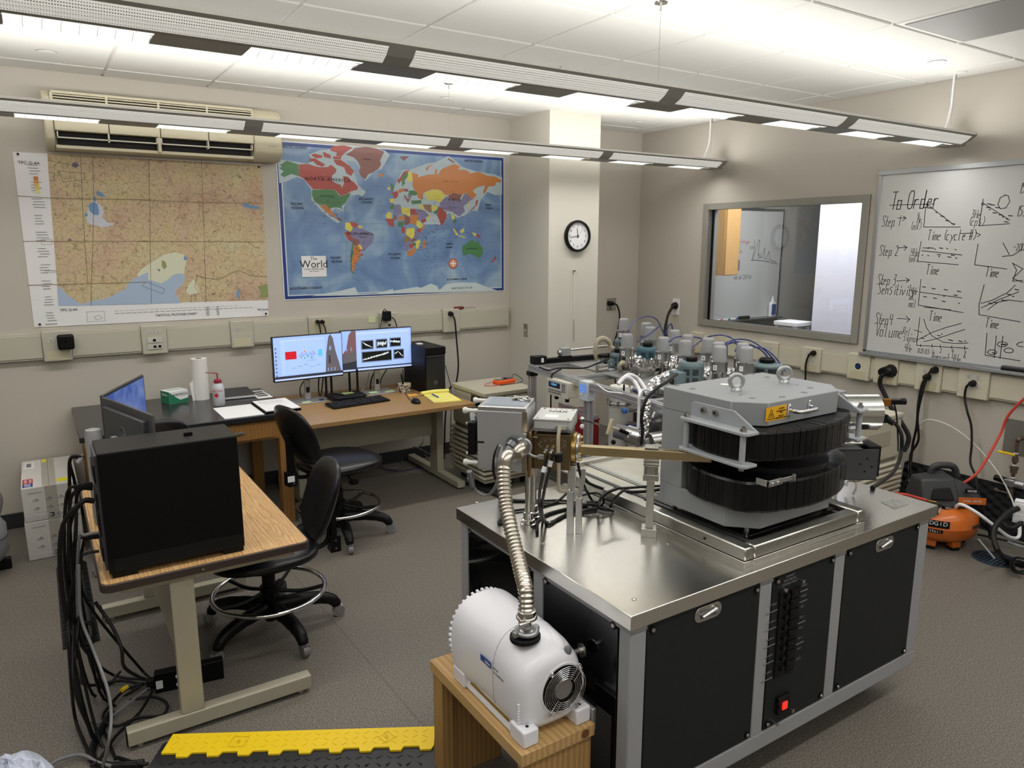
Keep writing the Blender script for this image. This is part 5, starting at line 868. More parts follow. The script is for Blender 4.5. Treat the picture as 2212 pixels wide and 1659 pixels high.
# desk tower
t=thing('computer_tower','black desktop computer tower on the right end of the computer desk','computer',(2.48,5.1,DT))
MB().box(2.395,2.565,4.9,5.28,DT,DT+.355).build('case',BLACK,t,bevel=.004); MB().box(2.402,2.558,4.893,4.9,DT+.01,DT+.29).build('mesh_front',MESH,t,flat=True); MB().box(2.395,2.565,4.888,4.9,DT+.3,DT+.352).build('upper_front',BLACK,t,bevel=.002); MB().box(2.40,2.56,4.886,4.892,DT+.285,DT+.292).build('trim_strip',DGREY,t); MB().torus((2.478,4.8925,DT+.085),(0,-1,0),.014,.001,24,4).build('logo_ring',GREYC,t); text('lettering','DELL',.010,frame((2.478,4.892,DT+.085),(1,0,0),(0,0,1)),GREYC,t)
for z in (.19,.215,.24,.265): MB().box(2.535,2.55,4.8905,4.893,DT+z,DT+z+.006).build('port',DGREY,t)
MB().box(2.43,2.47,5.08,5.13,DT+.355,DT+.362).build('top_label',PAPER,t)
# cables behind the desk
for pts,r,lb in (([(1.745,5.36,1.211),(1.756,5.35,1.152),(1.755,5.34,0.986),(1.718,5.3,0.854),(1.697,5.28,0.719),(1.698,5.25,0.653)],.005,'black power cord hanging from the left plug behind the left monitor'),([(1.78,5.36,1.209),(1.795,5.35,1.15),(1.798,5.34,1.053),(1.753,5.3,0.851),(1.71,5.26,0.685),(1.701,5.25,0.646)],.005,'black power cord hanging from the right plug behind the left monitor')):
    cable('power_cable',pts,r,RUBBER,lb,plug=(0,-1,0))
t=thing('power_adapter','black wall wart adapter plugged in above the right desk monitor','adapter',(2.295,5.36,1.223)); p=(2.295,5.36,1.223)
MB().box(p[0]-.03,p[0]+.03,YW-.1,YW-.053,p[2]-.035,p[2]+.04).build('body',BLACK,t,bevel=.006)
cable('adapter_cable',[(2.303,5.35,1.249),(2.269,5.34,1.28),(2.255,5.36,1.2),(2.237,5.36,1.121),(2.23,5.36,1.037)],.003,RUBBER,'thin cord looping from the adapter down the left side of the wire tray')
cable('power_cable',[(2.317,5.34,1.22),(2.347,5.33,1.197),(2.373,5.34,1.121),(2.374,5.34,1.01)],.004,RUBBER,'black cord leaving the adapter to the right behind the monitor')
cable('power_cable',[(2.872,5.37,1.211),(2.89,5.34,1.166),(2.899,5.33,1.012),(2.897,5.3,0.782),(2.868,5.3,0.628),(2.817,5.32,0.583),(2.767,5.3,0.362),(2.754,5.3,0.124),(2.732,5.28,-0.029)],.007,RUBBER,'black power cord from the rightmost raceway outlet down beside the tower',plug=(0,-1,0))
for pts,r,m_,lb in (([(1.603,5.24,0.822),(1.562,5.2,0.798),(1.541,5.22,0.746),(1.539,5.2,0.687)],.004,RUBBER,'black cable arc beside the left monitor column'),([(2.15,5.28,0.816),(2.108,5.26,0.75),(2.114,5.3,0.663)],.005,RUBBER,'black cable arc left of the right monitor column'),([(2.238,5.26,0.818),(2.184,5.24,0.753),(2.175,5.28,0.659)],.004,RUBBER,'black cable arc right of the right monitor column'),([(2.393,5.3,0.798),(2.399,5.3,0.733),(2.414,5.3,0.683),(2.464,5.3,0.753)],.003,RUBBER,'thin black cable from the right monitor to the tower'),([(2.111,5.3,0.799),(2.069,5.25,0.727),(1.972,5.15,0.682)],.003,GREYC,'thin grey network cable behind the black router'),([(2.618,5,0.85),(2.622,4.95,0.747),(2.667,5,0.623),(2.754,5.2,0.148)],.003,RUBBER,'thin black usb cable dropping from the tower front')):
    cable('monitor_cable' if r<.0045 else 'display_cable',pts,r,m_,lb)
cable('network_cable',[(2.563,5.3,0.232),(2.5,5.2,0.194),(2.602,5.617,0.01),(2.438,5.2,0.176),(2.687,5.387,0.012)],.004,GREYC,'pale grey network cable looping on the floor below the desk')
cable('network_cable',[(2.183,5.483,0.01),(2.203,5.29,0.01),(2.336,5.263,0.01),(2.454,5.505,0.02),(2.553,5.604,0.05),(2.611,5.559,0.06),(2.625,5.395,0.02),(2.579,5.174,0.012)],.004,GREYC,'grey network cable curving over the dark floor under the desk')
cable('network_cable',[(2.195,5.513,0.008),(2.232,5.221,0.008),(2.387,5.164,0.008),(2.621,5.231,0.01)],.0035,BLUE,'dark blue network cable on the floor under the desk')
# ================================================================ chiller units with ribbed lower body
def chiller(label,x0,x1,y0,y1,H,c,disp,rib=True):
    t=thing('chiller',label,'chiller',((x0+x1)/2,(y0+y1)/2,0)); CM_=c
    MB().box(x0,x1,y0,y1,H-.3,H-.035).build('upper_case',CM_,t,bevel=.02,seg=3); MB().box(x0-.005,x1+.005,y0-.005,y1+.005,H-.035,H).build('lid',CM_,t,bevel=.008)
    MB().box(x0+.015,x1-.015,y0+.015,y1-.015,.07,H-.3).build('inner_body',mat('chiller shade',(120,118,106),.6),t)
    n=9
    for k in range(n):
        z=.09+k*(H-.4)/n; bx=.012*math.sin(PI*(k+.5)/n)+.012
        MB().box(x0-bx,x1+bx,y0-bx,y1+bx,z,z+.024).build('rib',CM_,t,bevel=.009,seg=2)
    MB().box(x0,x1,y0,y1,.06,.09).build('base',CM_,t,bevel=.01)
    for x in (x0+.06,x1-.06):
        for y in (y0+.06,y1-.06): MB().cyl((x-.012,y,.028),(x+.012,y,.028),.028,n=14).box(x-.015,x+.015,y-.02,y+.02,.035,.062).build('caster',BLACK,t)
    return t
t=chiller('beige ribbed chiller with small black display beside the computer desk, multimeter on top',2.60,3.03,4.38,4.86,.74,BEIGE,1)
MB().box(2.594,2.6,4.44,4.56,.63,.70).box(2.63,2.78,4.374,4.38,.62,.70).build('display',BLACKG,t,bevel=.001); text('readout','22',.03,frame((2.70,4.3735,.66),(1,0,0),(0,0,1)),mat('green digits',(120,160,70),.5,emit=(150,190,70),es=.6),t)
t=chiller('cream ribbed chiller behind the console by the right wall','y' and 4.18,4.68,2.52,2.98,.70,CREAM,0)
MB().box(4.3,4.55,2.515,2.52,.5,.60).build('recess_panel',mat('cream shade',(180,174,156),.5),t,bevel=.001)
t=thing('multimeter','orange handheld multimeter lying on the beige chiller lid','multimeter',(2.93,4.62,.74)); R=Matrix.Translation((2.92,4.62,.74))@Matrix.Rotation(math.radians(8),4,'Z')
MB().box(-.085,.085,-.038,.038,0,.032,0,R).build('holster',ORANGEP,t,bevel=.008,seg=3); MB().box(-.075,.075,-.028,.028,.032,.036,0,R).build('face',DGREY,t,bevel=.002); MB().cyl(R@Vector((.01,0,.036)),R@Vector((.01,0,.042)),.014,n=16).build('dial',BLACK,t); MB().box(-.068,-.02,-.02,.02,.0361,.037,0,R).build('lcd',mat('lcd grey',(120,128,116),.4),t)
cable('test_lead',[(2.84,4.62,.76),(2.78,4.64,.75),(2.74,4.6,.744),(2.8,4.56,.744),(2.86,4.58,.746)],.0025,REDP,'red test lead looped left of the orange multimeter')
cable('test_lead',[(3.0,4.64,.77),(3.05,4.68,.79),(3.08,4.62,.76),(3.04,4.57,.745),(2.9,4.55,.744),(2.84,4.55,.744)],.0025,RUBBER,'black test lead looped round the orange multimeter')
# ================================================================ near desk with brown edge
NT=.66
t=thing('work_table','oak laminate table with dark brown edge band on beige C legs, nearest on the left','table',(.43,3.24,0))
def rrect(x0,x1,y0,y1,r,n=6):
    P=[]
    for cx,cy,a in ((x1-r,y1-r,0),(x0+r,y1-r,90),(x0+r,y0+r,180),(x1-r,y0+r,270)):
        for k in range(n+1): q=math.radians(a+90*k/n); P.append((cx+r*math.cos(q),cy+r*math.sin(q)))
    return P
MB().prism(rrect(.084,.786,2.66,3.82,.03),NT-.028,NT).build('worktop',OAKL,t); MB().prism(rrect(.078,.792,2.654,3.826,.033),NT-.031,NT-.0015).build('edge_band',mat('dark brown edge',(58,46,42),.45),t,bevel=.003)
for y in (2.715,3.79):
    MB().box(.11,.775,y-.025,y+.025,.018,.075).build('foot',BEIGE,t,bevel=.004); MB().box(.292,.372,y-.022,y+.022,.075,NT-.03).build('upright',BEIGE,t,bevel=.003); MB().box(.14,.74,y-.02,y+.02,NT-.06,NT-.03).build('top_arm',BEIGE,t)
    MB().box(.107,.111,y-.024,y+.024,.02,.073).build('end_cap',BLACK,t)
    for x in (.15,.735): MB().cyl((x,y,0),(x,y,.02),.016,n=12).build('glide',STEEL,t)
MB().box(.318,.33,2.73,3.78,.20,NT-.03).build('modesty_panel',BEIGE,t,bevel=.002); MB().cyl((.40,2.652,NT-.018),(.40,2.655,NT-.018),.004,n=10).build('edge_screw',STEEL,t)
# big tower computer
t=thing('computer_tower','large black tower computer standing on the near work table','computer',(.335,2.8,NT))
PT=NT+.445
MB().box(.112,.558,2.695,2.905,NT+.02,PT).build('case',BLACK,t,bevel=.003); MB().box(.112,.556,2.6925,2.6955,NT+.075,PT-.004).build('side_panel',mat('satin black panel',(4,4,5),.5,spec=.2),t,bevel=.001); MB().box(.13,.556,2.6935,2.6975,NT+.022,NT+.072).build('lower_panel',BLACKM,t,bevel=.001)
for x0,x1 in ((.12,.2),(.48,.555)): MB().prism([(x0,2.70),(x1,2.70),(x1,2.90),(x0,2.90)],NT,NT+.021).build('foot',BLACK,t,bevel=.004)
b=MB(); b.box(.104,.112,2.71,2.895,NT+.03,PT-.01); b.build('rear_frame',DGREY,t)
b=MB()
for z,h in ((NT+.34,.06),(NT+.25,.05),(NT+.15,.08),(NT+.06,.05)): b.box(.098,.105,2.72,2.85,z,z+h)
b.build('port_block',BLACKM,t)
tag(MB().box(.395,.425,2.79,2.8,PT,PT+.012).build('usb_receiver',BLACK,bevel=.002),'small black usb receiver on top of the near tower','usb receiver'); 
# two angled monitors
def vmon(label,A,B,zt,h,facing,back_label):
    A=Vector((A[0],A[1],zt-h)); B=Vector((B[0],B[1],zt-h)); d=(B-A); w=d.length; d.normalize(); n=Vector((d.y,-d.x,0))*facing
    t=thing('monitor',label,'monitor',((A.x+B.x)/2,(A.y+B.y)/2,NT))
    M=Matrix((d,Vector((0,0,1)),n)).transposed().to_4x4(); M.translation=A
    MB().box(0,w,0,h,-.012,0,0,M).box(w*.1,w*.9,h*.12,h*.9,-.03,-.01,0,M).build('housing',mat('graphite monitor back',(62,64,66),.42),t,bevel=.005)
    MB().box(.006,w-.006,.012,h-.006,0,.0008,0,M).build('bezel',SCR,t)
    m=MATS.get('cloudy blue screen')
    if m is None:
        m=mat('cloudy blue screen',(40,70,140),.3,emit=(60,96,170),es=.6); nt=m.node_tree; tc=nt.nodes.new('ShaderNodeTexCoord'); nz=nt.nodes.new('ShaderNodeTexNoise'); nz.inputs['Scale'].default_value=9; r=nt.nodes.new('ShaderNodeValToRGB'); r.color_ramp.elements[0].position=.4; r.color_ramp.elements[0].color=(*lin((46,78,158)),1); r.color_ramp.elements[1].position=.75; r.color_ramp.elements[1].color=(*lin((140,160,205)),1); nt.links.new(tc.outputs['Object'],nz.inputs[0]); nt.links.new(nz.outputs[0],r.inputs[0]); nt.links.new(r.outputs[0],nt.nodes['Principled BSDF'].inputs['Emission Color'])
    MB().box(.014,w-.014,.02,h-.014,.0008,.0014,0,M).build('screen',m,t,flat=True)
    c=(A+B)/2-n*.06
    MB().box(-.02,.02,-.01,.01,0,zt-h*.4-NT,0,Matrix.Translation((c.x,c.y,NT+.006))@Matrix.Rotation(math.atan2(d.y,d.x),4,'Z')).build('stand_column',SILV,t,bevel=.004); MB().box(-.11,.11,-.08,.08,0,.007,0,Matrix.Translation((c.x+n.x*.02,c.y+n.y*.02,NT))@Matrix.Rotation(math.atan2(d.y,d.x),4,'Z')).build('stand_base',SILV,t,bevel=.003)
    if back_label:
        q=M@Matrix.Translation((w*.5,h*.62,-.0305)); L_=Matrix((-d,Vector((0,0,1)),-n)).transposed().to_4x4(); L_.translation=q.translation
        o=MB().torus(q.translation,n,.032,.0014,32,5).build('logo_ring',ALUM,t); text('lettering','DELL',.022,L_,ALUM,t)
    return t
vmon('graphite monitor turned away on the near table, round logo on its back',(.195,3.44),(.325,2.96),1.16,.31,-1,True)
vmon('monitor showing blue clouds on the near table, hinged against the one turned away',(.19,3.47),(.40,3.93),1.16,.31,1,False)
p=(0.184,3.35,1.081); tag(MB().lathe((.135,3.30,NT),[(.03,0),(.032,.01),(.032,.38),(.028,.395),(.01,.4)],24).build('grey_canister',mat('light grey canister',(150,150,150),.45)),'tall light grey cylinder beside the two angled monitors on the near table','canister')
# ================================================================ stacked shipping boxes
CART=mat('white carton',(206,203,198),.8,var=.03,vs_=12)
for i,(z0,z1,lb) in enumerate(((.001,.229,'lower white carton with printed drawings on the floor by the wall'),(.231,.432,'upper white carton with red and blue logo and yellow stickers, stacked on the lower one'))):
    t=thing('carton',lb,'box',(-.05,5.1,z0)); x0,x1,y0,y1=-.19+.004*i,.09,4.785,5.41
    MB().box(x0,x1,y0,y1,z0,z1).build('box',CART,t,bevel=.004)
    b=MB(); fn=lambda x,z:(x,y0-.0012,z); random.seed(7)
    for cx_ in (-.12,-.055,.0,.055):
        for cz_ in (z0+.075,z0+.125):
            b.ribbon([(cx_-.018,cz_-.004),(cx_-.006,cz_-.012),(cx_+.014,cz_-.006),(cx_+.004,cz_+.008),(cx_-.018,cz_-.004)],.0016,fn); b.ribbon([(cx_-.004,cz_-.004),(cx_+.006,cz_-.004),(cx_+.006,cz_+.003),(cx_-.004,cz_+.003),(cx_-.004,cz_-.004)],.002,fn)
    b.ribbon([(-.155,z1-.035),(-.09,z1-.033)],.003,fn); b.ribbon([(-.13,z0+.05),(.06,z0+.05)],.001,fn); b.ribbon([(-.06,z0+.018),(-.045,z0+.018),(-.045,z0+.036),(-.06,z0+.036)],.009,fn)
    for k in range(26): b.ribbon([(-.18+k*.0095,z0+.006),(-.18+k*.0095,z0+.03+.0*k)],.0008,fn)
    b.build('drawing_print',mat('carton print',(86,86,112),.7),t,flat=True,kind='stuff')
    o=MB(); o.torus((-.015,y0-.0012,z0+.027),(0,1,0),.008,.0012,16,4).build('recycling_print',MATS['carton print'],t)
    MB().box(-.075,-.015,y0-.001,y0-.0003,z0+.003,z1-.002).build('tape',mat('brown grey tape',(172,168,158),.35),t)
    if i:
        MB().box(-.052,-.050,y0+.002,y1,z1-.0005,z1+.0008).build('flap_seam',mat('seam shade',(110,106,100),.8),t); MB().box(-.085,-.015,y0+.002,y1,z1,z1+.0006).build('top_tape',MATS['brown grey tape'],t)
        MB().box(-.178,-.128,4.80,4.87,z1+.0006,z1+.0014).build('blue_logo_print',BLUEP,t); MB().box(-.178,-.128,4.87,4.97,z1+.0006,z1+.0014).build('red_logo_print',REDP,t)
        text('lettering','UFS',.042,frame((-.152,4.835,z1+.0018),(0,1,0),(-1,0,0)),WHITE,t); text('lettering','ISLAND',.02,frame((-.14,4.92,z1+.0018),(0,1,0),(-1,0,0)),WHITE,t); text('lettering','CEILING',.02,frame((-.163,4.92,z1+.0018),(0,1,0),(-1,0,0)),WHITE,t)
        YS=mat('yellow sticker',(232,222,40),.6); MB().box(-.01,.05,4.83,4.9,z1+.0008,z1+.0014).build('yellow_sticker',YS,t); MB().box(-.08,-.055,5.32,5.39,z1+.0012,z1+.0018).build('yellow_sticker',YS,t); MB().box(-.17,-.12,5.2,5.36,z1+.0006,z1+.0012).build('address_label',PAPER,t)
        MB().box(-.16,-.135,5.24,5.33,z1+.0013,z1+.0016).build('barcode_print',GREYP,t)
# grey canister machine at the left edge of the frame
t=thing('grey_machine','grey rounded machine with tube handle cut by the left edge of the frame','machine',(-.42,4.75,0)); x,y=-.42,4.75
MG2=mat('grey enamel',(140,142,146),.4); MB().lathe((x,y,.06),[(.02,0),(.12,.01),(.15,.06),(.15,.2),(.12,.25),(.05,.27)],28).build('tank',MG2,t); MB().torus((x,y,.2),(0,0,1),.151,.003,28,6).build('seam',DGREY,t); MB().tube([(x+.1,y,.28),(x+.13,y,.36),(x+.135,y,.42),(x+.1,y,.46),(x+.0,y,.46)],.014,10).build('handle',ALUM,t)
for a in (0,120,240): MB().box(-.03,.03,-.02,.02,0,.065,0,Matrix.Translation((x+.12*math.cos(math.radians(a)),y+.12*math.sin(math.radians(a)),0))).build('foot',BLACK,t,bevel=.006)
# ================================================================ drafting chairs
def make_chair(label,sh=.50,bh=.25):
    t=thing('drafting_chair',label,'chair')
    def shell(c,sx,sy,th,bend,tiltM,dome=.5):
        # padded shell: superellipse outline with domed faces
        b=MB(); N=28; K=6; vs=[]
        for side in (1,-1):
            for k in range(K+1):
                f=k/K; r=math.sin(f*PI/2) if k<K else 1
                for i in range(N):
                    a=2*PI*i/N; ca,sa=math.cos(a),math.sin(a); e=.8
                    ux=math.copysign(abs(ca)**e,ca)*r; uy=math.copysign(abs(sa)**e,sa)*r
                    hgt=th*.5*math.sqrt(max(0,1-(r*.985)**4))*side
                    vs.append(tiltM@Vector((sx*ux,sy*uy,hgt+bend*(ux*ux)+bend*.35*uy*uy)))
        f=[]
        for s in (0,1):
            o=s*(K+1)*N
            for k in range(K): f+=[(o+k*N+i,o+k*N+(i+1)%N,o+(k+1)*N+(i+1)%N,o+(k+1)*N+i) for i in range(N)]
        o=(K+1)*N
        f+=[(K*N+i,K*N+(i+1)%N,o+K*N+(i+1)%N,o+K*N+i) for i in range(N)]
        b.add([Vector(c)+q for q in vs],f); return b
    # chair faces +x; backrest at -x
    shell((.02,0,sh),.245,.24,.085,-.012,Matrix.Identity(3)).build('seat',VINYL,t,sharp=60)
    MB().prism([(.2*math.cos(2*PI*i/20)+.01,.19*math.sin(2*PI*i/20)) for i in range(20)],sh-.05,sh-.035).build('seat_pan',BLACK,t,bevel=.004)
    TM=Matrix.Rotation(math.radians(-78),3,'Y')
    M2=Matrix.Rotation(math.radians(90),3,'Z')
    B=Matrix.Rotation(math.radians(-12),3,'Y')@Matrix.Rotation(math.radians(-90),3,'Y')@Matrix.Rotation(math.radians(90),3,'Z')
    # local x -> width (y), local y -> height
    BM=Matrix(((0,-.34,.94),(1,0,0),(0,.94,.34)))
    shell((-.28,0,sh+bh),.19,.195,.055,.03,BM).build('backrest',VINYL,t,sharp=60)
    MB().tube([(-.12,0,sh-.045),(-.23,0,sh-.05),(-.285,0,sh-.02),(-.30,0,sh+.08),(-.315,0,sh+.2)],.012,8).box(-.34,-.29,-.03,.03,sh-.08,sh+.0).box(-.325,-.3,-.022,.022,sh-.02,sh+.22).build('back_bar',BLACK,t)
    for dz in (-.06,-.02):
        for s in (-1,1): MB().cyl((-.315,s*.0305,sh+dz),(-.315,s*.034,sh+dz),.005,n=8).build('bolt',STEEL,t)
    MB().box(-.1,.1,-.07,.07,sh-.075,sh-.045).box(-.2,-.1,-.02,.02,sh-.07,sh-.05).build('mechanism',BLACKM,t,bevel=.006)
    MB().tube([(.0,-.08,sh-.06),(-.02,-.16,sh-.07),(-.04,-.22,sh-.075)],.006,6).box(-.06,-.02,-.25,-.21,sh-.085,sh-.065).build('lever',BLACK,t)
    MB().cyl((0,0,.16),(0,0,.30),.03,n=20).build('column_sleeve',BLACK,t); MB().cyl((0,0,.3),(0,0,sh-.07),.022,n=20).build('gas_lift',BLACK,t)
    MB().torus((0,0,.20),(0,0,1),.25,.011,56,10).build('foot_ring',CHROME,t)
    b=MB()
    for k in range(5):
        a=2*PI*k/5+.3; b.tube([(.03*math.cos(a),.03*math.sin(a),.2),(.14*math.cos(a),.14*math.sin(a),.185),(.243*math.cos(a),.243*math.sin(a),.2)],.009,6)
    b.cyl((0,0,.17),(0,0,.225),.042,n=20); b.build('ring_spider',BLACK,t)
    for k in range(5):
        a=2*PI*k/5+math.radians(31); c,s=math.cos(a),math.sin(a)
        MB().tube([(.0,.0,.12),(.1*c,.1*s,.125),(.2*c,.2*s,.118),(.27*c,.27*s,.10),(.30*c,.30*s,.075),(.305*c,.305*s,.06)],.026,10,rr=[.036,.034,.031,.029,.027,.025,.024]).build('base_arm',BLACK,t); arm=[o for o in t.children if o.name.startswith('base_arm')][-1]
        wx,wy=.315*c,.315*s; g=MB(); dx,dy=-s,c
        g.cyl((wx-dx*.014,wy-dy*.014,.029),(wx+dx*.014,wy+dy*.014,.029),.028,n=22).build('caster_wheel',mat('grey caster',(128,126,124),.5),arm)
        MB().cyl((wx-dx*.0155,wy-dy*.0155,.029),(wx+dx*.0155,wy+dy*.0155,.029),.014,n=14).cyl((.305*c,.305*s,.05),(.305*c,.305*s,.075),.009,n=8).add([(wx+dx*q*.017+o*c,wy+dy*q*.017+o*s,z) for q in (-1,1) for o,z in ((-.02,.055),(.02,.055),(.008,.022),(-.008,.022))],[(0,1,2,3),(4,5,6,7),(0,1,5,4)]).build('caster_fork',ALUM,arm)
    MB().cyl((0,0,.075),(0,0,.16),.045,n=20).cyl((0,0,.055),(0,0,.08),.025,n=12).build('hub',BLACK,t)
    return t
ch1=make_chair('black vinyl drafting chair with chrome foot ring tucked against the near table',.41,.19)
ch1.location=(.77,3.27,0); ch1.rotation_euler=(0,0,math.radians(178))
ch2=make_chair('black vinyl drafting chair with chrome foot ring in front of the computer desk',.48,.21)
ch2.location=(1.44,4.20,0); ch2.rotation_euler=(0,0,math.radians(14))
ch3=dup(ch2,(.43,4.46,0),math.radians(95),'black drafting chair at the black bench, only its back top visible behind the tower')
MB_=MB().box(1.1,1.14,4.06,4.062,.44,.475); tag(MB_.build('paper_tag',PAPER,flat=True),'small white printed tag hanging on the back bar of the chair at the computer desk','tag')
# ================================================================ instrument console
CT=.80; cx0,cx1,cy0,cy1=1.262,2.825,1.355,2.335
t=thing('instrument_console','grey framed console with charcoal panels and stainless top carrying the magnet','console',((cx0+cx1)/2,(cy0+cy1)/2,0))
MB().box(cx0-.004,cx1,cy0-.004,cy1,CT-.045,CT).build('steel_top',TOPM,t,bevel=.0015,seg=1)
fx=[cx0+.008,1.808,2.197,2.725]; fw=[.06,.06,.06,.07]
for x,w in zip(fx,fw):
    for y in (cy0+.008,cy1-.06): MB().box(x,x+w,y,y+.05,.195,CT-.065).build('post',POST,t,bevel=.006,seg=3)
for y in (1.785,): 
    for x in (cx0+.008,cx1-.06): MB().box(x,x+.05,y,y+.05,.2,CT-.045).build('post',POST,t,bevel=.005)
for y in (cy0+.0075,cy1-.0605):
    for z0_,z1_ in ((.135,.2),(CT-.07,CT-.045)): MB().box(cx0+.0075,cx1-.0295,y,y+.051,z0_,z1_).build('rail',POST,t,bevel=.006,seg=3)
for x in (cx0+.0085,cx1-.081):
    for z0_,z1_ in ((.136,.199),(CT-.069,CT-.045)): MB().box(x,x+.05,cy0+.05,cy1-.05,z0_,z1_).build('rail',POST,t,bevel=.006,seg=3)
for x in (1.45,2.65):
    for y in (1.5,2.2): MB().cyl((x-.02,y,.045),(x+.02,y,.045),.045,n=20).box(x-.03,x+.03,y-.03,y+.03,.07,.135).build('caster',BLACK,t)
yf=cy0+.006
def scr(par,x,y,z,d=(0,-1,0)):
    MB().lathe((x,y,z),[(.012,0),(.012,.004),(.007,.005)],14,0,d).lathe(Vector((x,y,z))+Vector(d)*.004,[(.007,0),(.006,.003)],12,1,d).build('panel_screw',[BLACK,STEEL],par)
panels=[(1.330,1.806,.205,.748),(1.870,2.195,.205,.750),(2.257,2.724,.205,.752)]
for i,(a,b_,z0,z1) in enumerate(panels):
    fp=MB().box(a,b_,yf,yf+.01,z0,z1).build('front_panel',CABF,t,bevel=.002)
    for x in (a+.018,b_-.018):
        for z in (z0+.018,z1-.018): scr(fp,x,yf,z)
for x in (1.571,2.49):
    z=.718; MB().prism([(x+(.033 if q<9 or q>=27 else -.033)+.024*math.cos(2*PI*q/36),z+.024*math.sin(2*PI*q/36)) for q in range(36)],0,.003,0,Matrix(((1,0,0,0),(0,0,-1,yf),(0,1,0,0),(0,0,0,1)))).build('pull_handle',STEEL,t,bevel=.001)
    MB().box(x-.035,x+.035,yf-.0035,yf-.003,z-.014,z+.014).build('handle_recess',mat('recess steel',(120,118,112),.35,1),t,bevel=.004); MB().cyl((x-.03,yf-.008,z-.006),(x+.03,yf-.008,z+.006),.006,n=10).ball((x+.025,yf-.008,z+.005),.008,10,8).build('recess_grip',CHROME,t)
    for s in (-.05,.05): MB().cyl((x+s,yf-.003,z),(x+s,yf-.0045,z),.003,n=8).build('rivet',GREYP,t)
# socket strip on the middle panel
sx=1.952; MB().box(sx-.05,sx+.05,yf-.006,yf,.385,.69).build('socket_strip',BLACKM,t,bevel=.001)
for k in range(8):
    z=.673-k*.0365; MB().box(sx-.002,sx+.042,yf-.013,yf-.006,z-.016,z+.016).box(sx+.006,sx+.034,yf-.0145,yf-.013,z-.010,z+.010,1).box(sx+.014,sx+.026,yf-.0155,yf-.0145,z-.004,z+.004,0).build('socket',[BLACK,BLACKM],t,bevel=.0015,seg=1)
    MB().cyl((sx-.022,yf-.006,z),(sx-.022,yf-.016,z),.010,n=14).build('fuse_holder',BLACK,t)
for s,z in (('FANOUT',.735),('ELECTRICAL',.722),('CONNECTIONS',.709)): text('lettering',s,.011,frame((sx+.0,yf-.001,z),(1,0,0),(0,0,1)),GREYP,t)
for k,s in enumerate(('1A MAX','2A MAX','8A MAX','6A MAX','6A MAX')):
    z=.655-k*.06; text('lettering',s,.011,frame((sx-.08,yf-.001,z),(1,0,0),(0,0,1)),GREYP,t); MB().box(sx-.108,sx-.053,yf-.001,yf,z-.026,z-.023).build('divider_print',GREYP,t)
for k,s in enumerate(('SPARE','SPARE','HC 1','HC 2','HC 3','HC 4','HC 5','HC 6')):
    z=.68-k*.038; text('lettering',s,.010,frame((sx+.078,yf-.001,z),(1,0,0),(0,0,1)),GREYP,t)
    if k in (0,1,3,5): MB().box(sx+.053,sx+.1,yf-.001,yf,z-.021,z-.018).build('divider_print',GREYP,t)
MB().prism([(-.032,-.028),(.032,-.028),(.032,-.01),(.024,.0),(.032,.01),(.032,.034),(-.032,.034),(-.032,.01),(-.024,.0),(-.032,-.01)],0,.014,0,Matrix(((1,0,0,1.955),(0,0,-1,yf),(0,1,0,.275),(0,0,0,1)))).build('switch_housing',BLACK,t,bevel=.002)
MB().box(1.943,1.967,yf-.018,yf-.013,.262,.288).build('red_rocker',mat('lit red rocker',(200,20,20),.3,emit=(255,40,30),es=1.6),t,bevel=.001)
for x,z in ((1.905,.705),(1.992,.712),(1.912,.225),(1.992,.245)): MB().cyl((x,yf,z),(x,yf-.02,z),.004,n=8).cyl((x,yf-.02,z),(x,yf-.024,z),.007,n=10).build('spring_stud',STEEL,t)
# glossy side panels
xs_=cx0+.012
GP=mat('gloss black side panel',(10,11,13),.06,spec=.6)
for a,b_ in ((cy0+.066,1.78),(1.842,cy1-.066)):
    MB().box(xs_,xs_+.008,a,b_,.205,.748).build('side_panel',GP,t,bevel=.001)
    for y in (a+.016,b_-.016):
        for z in (.73,.225): scr(t,xs_,y,z,(-1,0,0))
MB().box(cx1-.024,cx1-.016,cy0+.066,cy1-.066,.205,.748).build('side_panel',CABF,t); MB().box(cx0+.05,cx1-.08,cy1-.03,cy1-.02,.205,.748).build('rear_panel',CABF,t)
for u in [(1.352,2.339,0.8),(1.342,1.884,0.8),(1.696,1.655,0.8),(1.33,1.42,0.8),(2.785,1.431,0.8)]: MB().lathe((u[0],u[1],CT),[(.007,0),(.0065,.002),(.002,.003)],12).build('top_screw',STEEL,t)
tag(MB().add([p[:2]+(CT+z,) for z in (.0002,.0014) for p in [(2.674,1.491,0.8),(2.754,1.476,0.8),(2.738,1.419,0.8),(2.644,1.42,0.8)]],[(0,1,2,3),(4,5,6,7),(0,1,5,4),(1,2,6,5),(2,3,7,6),(3,0,4,7)]).build('rating_plate',mat('engraved plate',(150,150,146),.4,.6,var=.4,vs_=160)),'engraved metal rating plate on the right end of the console top','plate')
